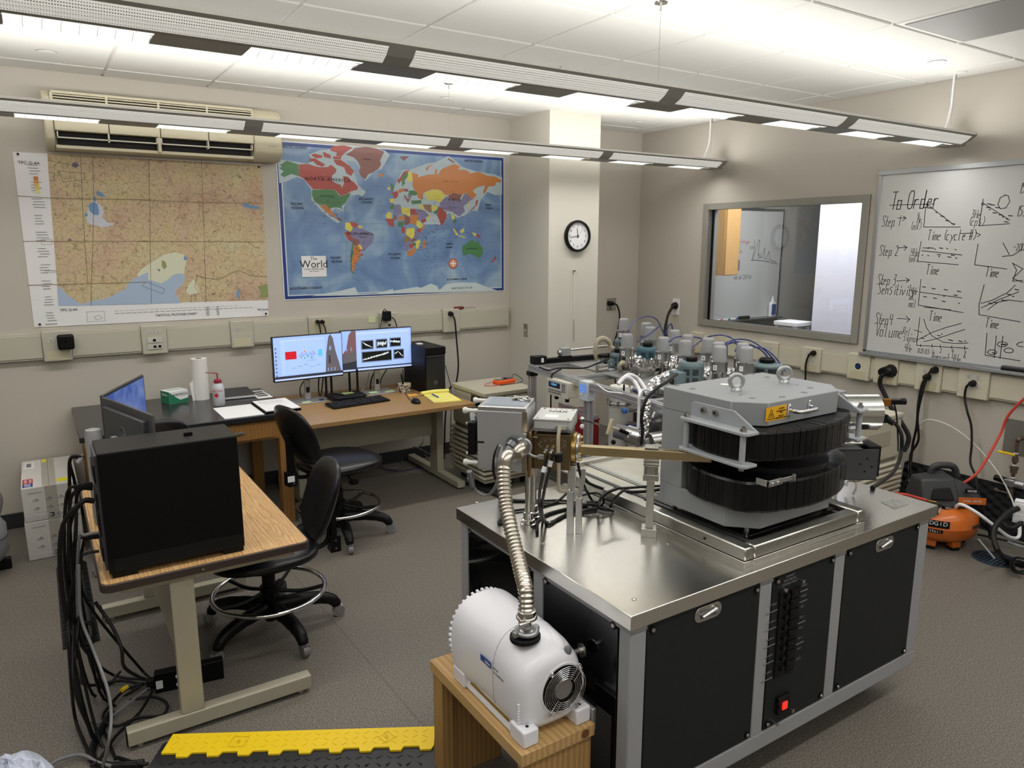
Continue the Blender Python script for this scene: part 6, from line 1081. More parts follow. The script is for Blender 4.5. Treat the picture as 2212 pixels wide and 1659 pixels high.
# ================================================================ sliding rail frame on the console
t=thing('rail_frame','aluminium rail frame with dark tray beneath the magnet on the console top','frame',(2.07,1.9,CT))
rx0,rx1,ry0,ry1=1.754,2.392,1.385,2.43; RZ=.862
SA=mat('machined aluminium',(186,184,178),.3,1,var=.04,vs_=50)
for a in ((rx0,rx0+.045,ry0,ry1),(rx1-.045,rx1,ry0,ry1),(rx0+.045,rx1-.045,ry0,ry0+.045),(rx0+.045,rx1-.045,ry1-.045,ry1)):
    MB().box(*a,CT,CT+.018).build('lower_strip',SA,t,bevel=.001,seg=1)
    MB().box(a[0]+.001,a[1]-.001,a[2]+.001,a[3]-.001,CT+.019,RZ).build('rail',SA,t,bevel=.004,seg=1)
TRAY2=mat('dark tray steel',(78,76,72),.3,.9,var=.2,vs_=20)
MB().box(rx0+.045,rx1-.045,ry0+.045,1.9,CT+.002,CT+.02).build('tray_floor',mat('greasy steel floor',(112,106,92),.3,.9,var=.35,vs_=14),t)
MB().box(1.86,2.345,1.47,1.92,.832,.850).build('carriage_plate',TRAY2,t,bevel=.002)
for a in ((1.845,1.862,1.45,2.36),(2.318,2.335,1.45,2.36)): MB().box(*a,CT+.02,.845).build('guide_bar',DGREY,t,bevel=.001)
for p in ((1.80,1.46),(2.37,1.46)): MB().cyl((p[0],1.44,CT+.04),(p[0]+.05,1.44,CT+.04),.006,n=8).build('stop_bolt',STEEL,t)
WP=mat('worn pale plate',(184,182,170),.4,.5,var=.08,vs_=10)
MB().box(1.80,1.93,1.93,2.385,CT+.03,CT+.04).build('cover_plate',WP,t,bevel=.001); MB().box(1.935,2.10,1.93,2.385,CT+.034,CT+.044).build('cover_plate',WP,t,bevel=.001); MB().box(2.105,2.345,1.93,2.385,CT+.03,CT+.04).build('cover_plate',WP,t,bevel=.001)
MB().box(1.94,1.955,1.93,2.385,CT+.044,CT+.047).build('guide_scale',ALUM,t)
for y in (1.55,1.8,2.05): MB().cyl((rx0+.001,y,CT+.04),(rx0-.0005,y,CT+.04),.005,n=10).build('tapped_hole',BLACK,t)
# ================================================================ electromagnet
t=thing('electromagnet','large grey C shaped electromagnet with black wound coils on the console','magnet',(2.07,1.63,.88))
z0,z1,z2,z3=.88,.954,1.222,1.297; X0,X1,Y0_,Y1_=1.808,2.332,1.440,1.818; c=.078
top=[(X0,Y1_),(X0,Y0_+c),(X0+.08,Y0_),(X1-.08,Y0_),(X1,Y0_+c),(X1,Y1_)]
MB().prism(top,z0,z1).build('lower_yoke',PAINTG,t,bevel=.002,seg=1); MB().prism(top,z2,z3).build('upper_yoke',PAINTG,t,bevel=.002,seg=1); MB().box(X0,X1,1.715,Y1_,z1,z2-.0008).build('yoke_back',PAINTG,t,bevel=.001,seg=1)
outline=[(1.83,1.712),(1.80,1.68),(1.776,1.62),(1.768,1.54),(1.783,1.455),(1.833,1.403),(1.95,1.368),(2.07,1.357),(2.20,1.378),(2.30,1.418),(2.365,1.48),(2.392,1.55),(2.385,1.63),(2.35,1.70),(2.30,1.712)]
COILM=bpy.data.materials.new('black coil tape'); COILM.use_nodes=True; nt=COILM.node_tree; bs=nt.nodes['Principled BSDF']; bs.inputs['Base Color'].default_value=(.003,.003,.0035,1); bs.inputs['Roughness'].default_value=.3; bs.inputs['Specular IOR Level'].default_value=.35
def coil(nm,za,zb_):
    o=catmull([(p[0],p[1],0) for p in outline],14); random.seed(int(za*100)); C=Vector((2.08,1.60,0)); b=MB()
    for i in range(len(o)-1):
        a,b2=o[i],o[i+1]; k=.996+random.random()*.009; a=C+(a-C)*k; b2=C+(b2-C)*k; r=.012
        ia,ib=C+(a-C)*.94,C+(b2-C)*.94; jz=random.random()*.0015
        L=[(a,0,za+.006),(a,0,zb_-.006)]
        v=[]
        for q,i_ in ((a,ia),(b2,ib)):
            m=C+(q-C)*.985; inn=C+(q-C)*.35
            v+=[(inn.x,inn.y,za),(m.x,m.y,za+jz),(q.x,q.y,za+.008),(q.x,q.y,zb_-.008),(m.x,m.y,zb_-jz),(inn.x,inn.y,zb_)]
        f=[(j,j+1,j+7,j+6) for j in range(5)]; b.add(v,f)
    # flat back edge
    b.build(nm,COILM,t,sharp=12)
coil('lower_coil',z1+.002,1.058); coil('upper_coil',1.124,z2-.002)
MB().lathe((2.08,1.58,1.058),[(.2,0),(.2,.018)],40).build('lower_pole',mat('dark pole',(30,30,31),.4,.3),t); MB().lathe((2.08,1.58,1.106),[(.2,0),(.2,.018)],40).build('upper_pole',MATS['dark pole'],t)
ring=Vector((1.96,1.605,z3))
for P in (Vector((1.955,1.625,z3)),Vector((2.215,1.63,z3))):
    MB().torus(P+Vector((0,0,.035)),(.54,.84,0),.022,.0075,32,10).lathe(P,[(.018,0),(.017,.008),(.011,.014)],20).build('eye_bolt',mat('galvanized bolt',(178,180,182),.35,.7),t)
for u in [(1.857,1.805,1.297),(1.861,1.733,1.297),(1.909,1.52,1.297),(2.004,1.477,1.297),(2.128,1.485,1.297),(2.216,1.524,1.297),(2.26,1.738,1.297),(2.269,1.814,1.297)]: MB().lathe(u,[(.011,-.0005),(.011,.0008),(.006,.0004)],18).build('bolt_hole',mat('hole shade',(104,106,108),.5),t)
for u in [(1.919,1.575,1.297),(2.221,1.58,1.297),(2.308,1.812,1.297)]: MB().lathe(u,[(.006,-.0005),(.006,.0006)],12).build('small_hole',MATS['hole shade'],t)
P=(2.008,1.717,1.297); tag(MB().lathe(P,[(.018,0.0004),(.018,.003)],20).build('round_tag',WHITEM),'small round white tag lying behind the front eye bolt on the magnet','tag')
# warning label and handle on the chamfered front
yl=Y0_-.0012; A=(1.878,1.44,1.284); B_=(1.978,1.44,1.235); A2=(1.973,1.44,1.283)
lx0,lx1=A[0],B_[0]; lz0,lz1=1.238,1.283
MB().box(lx0,lx1,yl,Y0_,lz0,lz1).build('warning_label',mat('warning yellow',(226,168,24),.5),t,flat=True)
fn=lambda x,z:(x,yl-.0006,z); b=MB(); m=lx0+.025; b.ribbon([(m-.017,lz0+.006),(m,lz1-.008),(m+.017,lz0+.006),(m-.017,lz0+.006)],.002,fn); b.ribbon([(m-.005,lz0+.010),(m-.005,lz0+.018),(m-.002,lz0+.022),(m+.002,lz0+.022),(m+.005,lz0+.018),(m+.005,lz0+.010)],.0025,fn); b.build('magnet_symbol_print',INK,t,flat=True)
for s,z in (('CAUTION',lz1-.009),('HIGH MAGNETIC',lz1-.017),('FIELD',lz1-.022),('MOVE TO',lz0+.012),('DESIGNATED AREAS',lz0+.006)): text('lettering',s,.0062,frame((lx1-.026,yl-.0006,z),(1,0,0),(0,0,1)),INK,t)
ha,hb=(1.969,1.42,1.269),(2.075,1.42,1.283); hx0=lx1+.012; hx1=hx0+.105; hz=1.262
for x in (hx0,hx1): MB().box(x-.006,x+.006,Y0_-.006,Y0_,hz-.022,hz+.022).build('handle_plate',CHROME,t,bevel=.004)
MB().tube([(hx0,Y0_-.004,hz),(hx0+.004,Y0_-.03,hz),(hx0+.02,Y0_-.04,hz),(hx1-.02,Y0_-.04,hz),(hx1-.004,Y0_-.03,hz),(hx1,Y0_-.004,hz)],.0065,10).build('handle',CHROME,t)
# coil retaining brackets, one each side
for sgn,xf in ((-1,X0),(1,X1)):
    M=Matrix(((0,0,sgn,xf),(1,0,0,0),(0,1,0,0),(0,0,0,1)))
    MB().prism([(1.68,1.222),(1.68,1.262),(1.668,1.272),(1.50,1.272),(1.405,1.222)],0,.008,0,M).build('bracket_plate',BRACK,t,bevel=.0015)
    for z in (1.214,1.112): MB().prism([(0,1.685),(0,1.42),(.0,1.405),(.05,1.405),(.06,1.415),(.06,1.675),(.05,1.685)],z,z+.010,0,Matrix(((sgn,0,0,xf),(0,1,0,0),(0,0,1,0),(0,0,0,1)))).build('bracket_arm',BRACK,t,bevel=.002)
    for y in (1.662,1.43):
        x=xf+sgn*.042; MB().cyl((x,y,1.122),(x,y,1.214),.0095,n=16).build('spacer_post',BRACK,t); MB().cyl((x,y,1.224),(x,y,1.235),.011,n=6).cyl((x,y,1.235),(x,y,1.243),.006,n=10).cyl((x,y,1.101),(x,y,1.112),.009,n=10).build('nut',STEEL,t)
    for y in (1.62,1.57):
        x=xf+sgn*.008; MB().cyl((x,y,1.252),(x+sgn*.01,y,1.252),.010,n=16).cyl((x+sgn*.01,y,1.252),(x+sgn*.0102,y,1.252),.005,n=6,mi=1).build('socket_bolt',[STEEL,BLACK],t)
for x,y in ((1.86,1.47),(2.28,1.47),(1.86,1.79),(2.28,1.79)): MB().cyl((x,y,.850),(x,y,.88),.009,n=12).build('levelling_foot',STEEL,t)
MB().box(1.80,1.865,1.352,1.36,1.062,1.082).box(1.80,1.804,1.352,1.40,1.062,1.082).box(1.865,1.93,1.36,1.364,1.062,1.076).box(1.926,1.93,1.352,1.364,1.06,1.082).build('gap_bracket',ALU,t,bevel=.001)
for x in (1.82,1.845): MB().cyl((x,1.352,1.07),(x,1.347,1.07),.005,n=8).build('gap_screw',STEEL,t)
# ================================================================ ion source assembly (turned 45 degrees)
SM=Matrix(((.7071,.7071,0,1.50),(-.7071,.7071,0,1.92),(0,0,1,0),(0,0,0,1)))
def sb(s0,s1,d0,d1,za,zb_,mt,nm,par,bevel=.0015,lab=None,**k): return MB().box(s0,s1,d0,d1,za,zb_,0,SM).build(nm,mt,par,bevel=bevel,label=lab)
SP=lambda s,d,z: tuple(SM@Vector((s,d,z)))
t=thing('source_housing','brushed aluminium box housing with fan and white knobs left of the brass block','housing',SP(-.235,0,1.03))
sb(-.32,-.15,-.10,.07,1.03,1.238,SHEET,'box_body',t,.004); sb(-.318,-.152,-.098,.068,1.238,1.252,ALU,'lid',t,.003); sb(-.30,-.165,-.075,.05,1.252,1.2535,mat('bluish film panel',(150,160,172),.3,.3),'top_panel',t,.0005)
sb(-.165,-.148,-.102,-.100,1.03,1.24,mat('polished corner strip',(196,184,164),.2,1),'corner_strip',t,.0005); sb(-.322,-.295,-.1025,-.10,1.125,1.131,BLACK,'latch',t,.001)
KN=mat('ivory white knob',(216,216,210),.35)
for d,z in ((-.085,1.232),(.05,1.238),(-.085,1.05)): MB().lathe(SP(-.32,d,z),[(.006,0),(.008,.006),(.0065,.02),(.008,.035),(.012,.045),(.009,.052)],16,0,(-.7071,.7071,0)).build('knob',KN,t)
b=MB(); b.box(-.358,-.332,-.085,.035,1.075,1.19,0,SM).build('fan_frame',BLACK,t,bevel=.004)
for z in (1.08,1.185):
    for d in (-.08,.03): MB().cyl(SP(-.358,d,z),SP(-.364,d,z),.005,n=8).build('fan_screw',STEEL,t)
MB().cyl(SP(-.3585,-.025,1.132),SP(-.36,-.025,1.132),.05,n=28).build('fan_opening',BLACKM,t); MB().cyl(SP(-.36,-.025,1.132),SP(-.364,-.025,1.132),.018,n=20).build('fan_hub',BLACK,t)
for k in range(7):
    a=2*PI*k/7; MB().add([SP(-.362,-.025+.017*math.cos(a),1.132+.017*math.sin(a)),SP(-.362,-.025+.048*math.cos(a),1.132+.048*math.sin(a)),SP(-.3605,-.025+.048*math.cos(a+.5),1.132+.048*math.sin(a+.5)),SP(-.3605,-.025+.017*math.cos(a+.4),1.132+.017*math.sin(a+.4))],[(0,1,2,3)]).build('fan_blade',BLACK,t,flat=True)
MB().tube([SP(-.345,-.06,1.19),SP(-.35,-.05,1.21),SP(-.34,-.03,1.215),SP(-.335,-.01,1.19)],.008,8).build('clear_guard',CLEARP,t)
cable('keys',[SP(-.19+.03*math.cos(k*1.1),.02+.02*math.sin(k*1.7),1.258+.004*math.sin(k)) for k in range(14)],.003,STEEL,'tangle of small metal clips lying on the aluminium housing lid','clips')
t=thing('source_block','brass coloured vacuum block with bolted flanges between the housing and the beam tube','vacuum block',SP(-.07,0,1.03))
sb(-.148,-.135,-.09,.08,1.01,1.168,mat('tan brass plate',(150,128,96),.35,1),'end_plate',t,.003); sb(-.135,-.008,-.05,.07,1.03,1.155,BRASSD,'block',t,.002)
MB().prism([(-.071+(.030 if (q<9 or q>=27) else -.030)+.021*math.cos(2*PI*q/36),1.12+.021*math.sin(2*PI*q/36)) for q in range(36)],.05,.055,0,SM@Matrix(((1,0,0,0),(0,0,-1,0),(0,1,0,0),(0,0,0,1)))).build('feedthrough_flange',BRASSD,t,bevel=.001)
for q in range(12):
    a=2*PI*q/12; MB().cyl(SP(-.071+.044*math.cos(a),-.055,1.12+.0155*math.sin(a)),SP(-.071+.044*math.cos(a),-.0585,1.12+.0155*math.sin(a)),.0032,n=8).build('flange_bolt',STEEL,t)
for s in (-.086,-.066): MB().cyl(SP(s,-.055,1.113),SP(s-.002,-.078,1.108),.0075,n=12).cyl(SP(s-.002,-.078,1.108),SP(s-.004,-.088,1.102),.005,n=10).build('bnc_plug',STEEL,t)
sb(-.142,-.12,-.062,-.05,1.142,1.146,STEEL,'locating_pin',t,.001); sb(-.125,-.02,-.04,.06,1.155,1.166,mat('dark slot brass',(60,50,40),.5,.6),'spacer',t,.001)
MB().cyl(SP(-.008,0,1.098),SP(.008,0,1.098),.055,n=36).build('brass_flange',BRASS,t,bevel=.002); MB().cyl(SP(.008,0,1.098),SP(.018,0,1.098),.050,n=36).build('steel_flange',STEEL,t,bevel=.002)
for q in range(8):
    a=2*PI*q/8+.2; MB().cyl(SP(.018,.041*math.cos(a),1.098+.041*math.sin(a)),SP(.026,.041*math.cos(a),1.098+.041*math.sin(a)),.005,n=6).build('flange_nut',BRASS,t)
t=thing('preamplifier_box','pale grey enclosure with printed lid and label on top of the brass block','electronics box',SP(-.065,0,1.168))
sb(-.133,-.004,-.065,.095,1.167,1.176,GREYC,'base_plate',t,.001); sb(-.131,-.006,-.067,.097,1.176,1.206,mat('pale grey enclosure',(178,180,178),.4),'body',t,.003); sb(-.135,-.004,-.071,.10,1.206,1.212,mat('enclosure lid',(196,197,194),.35),'lid',t,.0015)
sb(-.10,-.055,-.045,-.005,1.212,1.2125,PAPER,'label',t,0); text('lettering','NGX',.03,SM@frame((-.065,.045,1.2125),(1,0,0),(0,1,0)),INK,t)
for k in range(6): sb(-.118+k*.019,-.115+k*.019,.075,.085,1.212,1.2124,INK,'tick_print',t,0)
for s in (-.12,-.016):
    for d in (-.06,.085): MB().cyl(SP(s,d,1.212),SP(s,d,1.2132),.0035,n=10).build('lid_screw',DGREY,t)
sb(-.05,-.02,-.078,-.067,1.178,1.194,mat('plug shell grey',(168,168,160),.4),'d_plug',t,.002)
for s in (-.055,-.016): MB().cyl(SP(s,-.067,1.184),SP(s,-.084,1.184),.0045,n=10).build('thumb_screw',ALUM,t)
t=thing('beam_tube','long rectangular brass beam tube running from the flange into the magnet gap','tube',SP(.2,0,1.075)); MB().box(.018,.455,-.016,.016,1.078,1.108,0,SM).build('tube',mat('pale brass tube',(200,182,142),.3,1,var=.03),t,bevel=.001)
# posts
def sqpost(label,c,segs,cat='post'):
    t=thing('support_post',label,cat,(c[0],c[1],CT))
    for i,(w,d,za,zb_,nm) in enumerate(segs): MB().cbox((0,0,0),(w,d,zb_-za),0,0,Matrix.Translation((c[0],c[1],(za+zb_)/2))@Matrix.Rotation(math.radians(-45),4,'Z')).build(nm,SA,t,bevel=.0015)
    return t
t=sqpost('square aluminium support post under the middle of the brass beam tube',(1.690,1.742),[(.052,.052,CT,.83,'base_block'),(.026,.026,.83,1.0,'column'),(.052,.046,1.0,1.022,'clamp_plate'),(.046,.03,1.022,1.05,'adjuster_block'),(.052,.046,1.052,1.062,'clamp_plate'),(.05,.045,1.062,1.074,'lower_clamp')],'post')
for s in (-.017,.017):
    p=Matrix.Translation((1.69,1.742,0))@Matrix.Rotation(math.radians(-45),4,'Z'); MB().cyl(p@Vector((s,-.019,1.022)),p@Vector((s,-.019,1.052)),.004,n=8).build('clamp_bolt',STEEL,t)
MB().cbox((1.69,1.742,1.095),(.044,.012,.034),0,math.radians(-45)).build('side_clamp',SA,t,bevel=.001); bpy.data.objects.remove(bpy.data.objects['side_clamp'])
MB().cbox((0,0,0),(.046,.044,.008),0,0,Matrix.Translation((1.69,1.742,1.113))@Matrix.Rotation(math.radians(-45),4,'Z')).build('top_clamp',SA,t,bevel=.001)
for s in (-1,1): MB().cbox((0,0,0),(.046,.004,.042),0,0,Matrix.Translation((1.69,1.742,1.092))@Matrix.Rotation(math.radians(-45),4,'Z')@Matrix.Translation((0,s*.020,0))).build('side_clamp',SA,t,bevel=.001)
t=thing('support_post','two layered aluminium post below the brass flange, with tilted brace','post',(1.49,1.91,CT))
for dx,dy,w,d,za,zb_,nm in ((-.020,.0,.022,.03,CT,.955,'column'),(.008,-.012,.02,.03,CT,.93,'column'),(-.016,.0,.026,.026,.965,1.045,'adjuster_block')): MB().cbox((0,0,0),(w,d,zb_-za),0,0,Matrix.Translation((1.492+dx,1.903+dy,(za+zb_)/2))@Matrix.Rotation(math.radians(-45),4,'Z')).build(nm,ALU,t,bevel=.001)
MB().cyl((1.478,1.903,.955),(1.478,1.903,.966),.006,n=10).build('adjuster_screw',STEEL,t); MB().tube([(1.5,1.89,.93),(1.51,1.885,.99),(1.513,1.885,1.03)],.01,4,sm=0).build('brace',ALU,t)
for i,(x,y,zt) in enumerate(((1.389,2.039,1.03),(1.447,2.092,1.03))):
    t=thing('support_post',['front clear round rod post with stepped flange foot under the housing','rear clear round rod post with stepped flange foot under the housing'][i],'post',(x,y,CT)); RODM=mat('polished rod',(208,208,204),.16,1)
    MB().lathe((x,y,CT),[(.028,0),(.028,.01),(.024,.012),(.024,.024),(.017,.026),(.017,.05),(.013,.052),(.013,.075)],24).build('foot_flange',RODM,t); MB().lathe((x,y,CT+.07),[(.0115,0),(.0115,zt-CT-.07)],20).build('rod',RODM,t)
# ================================================================ corrugated steel hose and dry pump
def corr(pts,r,per,mt,smooth_in,n=16):
    p=catmull(pts,16); L=[0]
    for i in range(1,len(p)): L.append(L[-1]+(p[i]-p[i-1]).length)
    tot=L[-1]; N=int(tot/per*4); out=[];rr=[];j=0
    for k in range(N+1):
        s=tot*k/N
        while j<len(L)-2 and L[j+1]<s: j+=1
        f=(s-L[j])/max(1e-9,L[j+1]-L[j]); out.append(p[j].lerp(p[j+1],f)); am=0 if s<smooth_in else 1
        rr.append(r*(1+(.0 if not am else (.07 if k%4 in (0,1) else -.11))))
    return MB().tube(out,r,n,0,0,rr=rr)
t=thing('steel_hose','ribbed stainless steel vacuum hose curving from the housing down to the white pump','hose',(1.064,1.568,.74))
c0=Vector(SP(-.158,-.102,1.125)); nn=Vector((-.7071,-.7071,0))
hp=[tuple(c0+nn*.02),tuple(c0+nn*.04+Vector((-.005,.0,-.003))),tuple(c0+nn*.055+Vector((-.02,.005,-.015)))]+[(1.189,1.86,1.134),(1.17,1.85,1.102),(1.156,1.83,1.058),(1.143,1.8,1.002),(1.128,1.75,0.947),(1.115,1.7,0.894),(1.095,1.64,0.85),(1.075,1.59,0.826)]+[(1.064,1.568,.765)]
corr(hp,.0215,.0125,mat('hose steel',(206,200,188),.28,1),.20).build('bellows',MATS['hose steel'],t,sharp=80)
MB().cyl(c0,c0+nn*.022,.022,n=24).build('end_flange',STEEL,t); MB().torus(c0+nn*.012,nn,.025,.007,24,8).cyl(c0+nn*.012+Vector((0,0,.02)),c0+nn*.012+Vector((.004,-.004,.045)),.007,n=8).build('clamp_ring',ALUM,t,bevel=.002)
w0=c0+nn*.012+Vector((.012,-.012,-.022)); MB().tube([w0,w0+Vector((.015,-.015,-.01)),w0+Vector((.03,-.03,-.008))],.005,8).cbox(tuple(w0+Vector((.03,-.03,-.01))),(.02,.008,.016),0,-.8).build('wing_nut',ALUM,t,bevel=.002)
t=thing('cable_plug','grey round connector plug with two cables on the front of the aluminium housing','plug',SP(-.195,-.10,1.13)); MB().cyl(SP(-.19,-.10,1.138),SP(-.193,-.12,1.136),.022,n=20).cyl(SP(-.193,-.12,1.136),SP(-.20,-.135,1.125),.017,n=16).cyl(SP(-.20,-.135,1.125),SP(-.212,-.155,1.105),.012,.008,14).build('plug_shell',mat('grey metal plug',(120,122,126),.4,.6),t)
# wooden stand
ST=.43; t=thing('wooden_stand','pine plank stand carrying the white vacuum pump beside the console','stand',(1.1,1.73,0))
MB().box(.972,1.225,1.452,2.005,ST-.038,ST).build('top_board',PINE,t,bevel=.002); MB().box(.978,1.018,1.93,1.995,0,ST-.038).box(1.018,1.22,1.955,1.99,0,ST-.038).build('rear_leg_board',PINEV,t,bevel=.002); MB().box(.99,1.22,1.462,1.50,0,ST-.038).build('front_leg_board',PINEV,t,bevel=.002)
MB().cyl((1.19,1.4515,ST-.02),(1.19,1.4525,ST-.02),.014,n=16).build('knot',mat('pine knot',(110,66,40),.6),t)
# dry scroll pump
t=thing('vacuum_pump','white dry scroll vacuum pump with round fan guard on the wooden stand','pump',(1.105,1.65,ST)); WH=mat('pump white',(226,226,232),.28,spec=.5); 
yf_=1.49; yb=1.885
def secp(y,w,h,zc,n=32,flat=.0): 
    out=[]
    for k in range(n):
        a=2*PI*k/n; ca,sa=math.cos(a),math.sin(a); e=.78; e2=e if sa>=0 else .42; e1=e if sa>=0 else .62; out.append((1.105+w*math.copysign(abs(ca)**e1,ca),y,zc+h*math.copysign(abs(sa)**e2,sa)))
    return out
secs=[(yf_+.0,.082,.082,.55),(yf_+.006,.10,.098,.553),(yf_+.03,.112,.112,.556),(yf_+.07,.114,.124,.562),(yf_+.14,.112,.130,.567),(yf_+.20,.112,.131,.568),(yf_+.26,.115,.128,.566),(yf_+.30,.119,.132,.566),(yb-.03,.120,.133,.566),(yb-.01,.118,.131,.566)]
b=MB(); v=[];n=40
for s in secs: v+=secp(*s,n=n)
f=[(i*n+k,i*n+(k+1)%n,(i+1)*n+(k+1)%n,(i+1)*n+k) for i in range(len(secs)-1) for k in range(n)]+[tuple(range(n)),tuple(range((len(secs)-1)*n,len(secs)*n))]
b.add(v,f); b.build('cowl',WH,t,sharp=50)
for k in range(27):
    a=PI*(-.12+1.24*k/26); c_,s_=math.cos(a),math.sin(a)
    MB().cbox((0,0,0),(.012,.016,.009),0,0,Matrix.Translation((1.105+.117*c_,yb-.004,.566+.129*s_))@Matrix.Rotation(-a,4,'Y')).build('cooling_tooth',WH,t,bevel=.002)
MB().tube([p for p in secp(yf_+.145,.1125,.1305,.567)],.0008,5,0,0,True).build('cowl_seam',mat('seam grey',(150,150,156),.5),t); MB().ball((1.05,1.70,.618),(.05,.10,.058),24,14).build('cowl_bulge',WH,t); MB().ball((1.15,1.60,.655),(.035,.09,.03),24,14).build('cowl_bulge',WH,t)
MB().cyl((1.105,yb-.012,.566),(1.105,yb+.004,.566),.105,n=32).build('rear_scroll',DGREY,t)
MB().prism([(.995,.432),(1.215,.432),(1.20,.50),(1.01,.50)],yf_+.03,yb-.03,0,Matrix(((1,0,0,0),(0,0,1,0),(0,1,0,0),(0,0,0,1)))).build('sump',WH,t,bevel=.006); bpy.data.objects['sump'].data.materials[0]=WH
for x0_,x1_ in ((.988,1.04),(1.17,1.222)):
    for ya,yb_ in ((1.468,1.54),(1.80,1.872)): MB().box(x0_,x1_,ya,yb_,ST,ST+.05).build('mounting_foot',WH,t,bevel=.006,seg=3); MB().cyl(((x0_+x1_)/2,ya+.022,ST+.05),((x0_+x1_)/2,ya+.022,ST+.0506),.005,n=12).build('foot_hole',BLACK,t)
    for k in range(7): MB().box(x0_+.006,x1_-.012,1.505+.0*k,1.51,ST+.055+k*.009,ST+.059+k*.009).build('louver_rib',WH,t)
fc=Vector((1.134,yf_-.002,.555))
MB().cyl(fc+Vector((0,.012,0)),fc+Vector((0,.0,0)),.078,n=40).build('fan_surround',WH,t,bevel=.004); MB().cyl(fc,fc+Vector((0,-.001,0)),.069,n=40).build('fan_opening',BLACKM,t); MB().cyl(fc+Vector((0,-.001,0)),fc+Vector((0,-.006,0)),.031,n=32).build('fan_hub',mat('hub grey',(134,132,126),.4,.4),t,bevel=.002)
for k in range(7):
    a=2*PI*k/7; MB().add([tuple(fc+Vector((r*math.cos(a+o),-.002-dd,r*math.sin(a+o)))) for r,o,dd in ((.032,0,0),(.066,.1,0),(.066,.55,.006),(.032,.5,.006))],[(0,1,2,3)]).build('fan_blade',BLACK,t,flat=True)
for k in range(7): MB().torus(fc+Vector((0,-.014,0)),(0,1,0),.036+k*.0058,.0008,44,5).build('guard_ring',CHROME,t)
for s in (-1,1):
    d=Vector((.64,0,.77)); n_=Vector((.77,0,-.64)); o=n_*.008*s
    for e in (-1,1): MB().cyl(fc+Vector((0,-.0165,0))+o+d*e*.078,fc+Vector((0,-.0165,0))+o+d*e*.032,.0012,n=6).build('guard_bar',CHROME,t)
for a in (.88,2.2,4.02,5.3): p=fc+Vector((.078*math.cos(a),-.012,.078*math.sin(a))); MB().torus(p,(0,1,0),.006,.0012,14,5).cyl(p+Vector((0,.008,0)),p,.0045,n=8).build('guard_screw',CHROME,t)
for x,z in ((1.165,.652),(1.035,.54)): MB().ball((x,yf_+.017,z),(.012,.010,.016),16,10).build('recess_hole',mat('recess grey',(110,110,116),.5),t)
MB().prism([(1.062+.045*math.cos(2*PI*q/28),1.572+.042*math.sin(2*PI*q/28)) for q in range(28)],.688,.703).build('inlet_gasket',BLACKM,t,bevel=.003)
MB().lathe((1.064,1.568,.70),[(.022,0),(.022,.016),(.014,.02),(.013,.05),(.02,.054),(.02,.062),(.026,.066),(.026,.078),(.02,.08)],24).build('inlet_flange',STEEL,t)
MB().torus((1.064,1.568,.715),(0,0,1),.028,.008,28,8).box(1.088,1.104,1.56,1.576,.707,.723).box(1.02,1.04,1.56,1.576,.707,.723).build('clamp_ring',ALUM,t,bevel=.002); MB().torus((1.064,1.568,.758),(0,0,1),.024,.007,28,8).box(1.03,1.048,1.545,1.56,.748,.766).cyl((1.02,1.54,.757),(1.055,1.54,.757),.005,n=8).build('clamp_ring',STEEL,t,bevel=.002)
sx_=.991; MB().add([(sx_-.0015,1.70,.603),(sx_-.0015,1.64,.603),(sx_-.0015,1.64,.583),(sx_-.0015,1.70,.583)],[(0,1,2,3)]).build('blue_label',BLUEP,t,flat=True); text('lettering','Agilent',.011,frame((sx_-.002,1.66,.592),(0,-1,0),(0,0,1)),WHITE,t); text('lettering','IDP-10',.009,frame((sx_-.0018,1.615,.594),(0,-1,0),(0,0,1)),INK,t); text('lettering','Dry Scroll Pump',.008,frame((sx_-.0018,1.60,.581),(0,-1,0),(0,0,1)),INK,t)
MB().cyl((1.21,1.56,.60),(1.25,1.555,.60),.009,n=12).cyl((1.25,1.555,.60),(1.256,1.554,.60),.021,n=20).build('exhaust_port',STEEL,t)
MB().box(1.0,1.016,1.56,1.78,ST+.001,ST+.035).build('base_strip',mat('zinc strip',(170,150,80),.35,.9),t)
MB().box(1.222,1.236,1.46,1.56,.40,.47).build('power_inlet',ALUM,t,bevel=.003)
# ================================================================ detector beyond the magnet
DM=Matrix.Translation((2.63,1.64,0))@Matrix.Rotation(math.radians(-33),4,'Z')
t=thing('detector_box','dark grey open ended sheet metal box right of the magnet above the console top','detector',(2.60,1.63,.885)); DP=lambda a,b_,z: tuple(DM@Vector((a,b_,z)))
MB().box(-.13,.098,-.088,-.083,.885,1.008,0,DM).box(-.13,.098,.047,.052,.885,1.008,0,DM).box(-.13,.098,-.088,.052,.885,.890,0,DM).build('shell',DGREY,t,bevel=.001); MB().box(-.13,.04,-.088,.052,1.003,1.008,0,DM).build('top_plate',DGREY,t); MB().box(.07,.12,-.06,.05,.89,1.012,0,DM).build('inner_end',BLACKM,t)
MB().cyl(DP(.06,-.02,.95),DP(.12,-.02,.95),.03,n=20).build('inner_tube',WHITE,t)
for a,z in ((.055,.972),(.03,.95),(.075,.94),(.05,.92)): MB().cyl(DP(a,-.088,z),DP(a,-.0895,z),.0035,n=8).build('hole',BLACK,t)
MB().cyl(DP(-.13,-.02,.95),DP(-.24,-.06,.98),.02,n=12).build('flight_tube',STEEL,t)
MB().box(-.06,-.045,-.06,.04,1.008,1.05,0,DM).box(-.03,.06,-.04,.03,1.008,1.022,0,DM).build('flange_stack',STEEL,t,bevel=.003); MB().cyl(DP(.0,-.01,1.012),DP(.055,-.01,1.012),.03,n=20).build('steel_drum',STEEL,t)
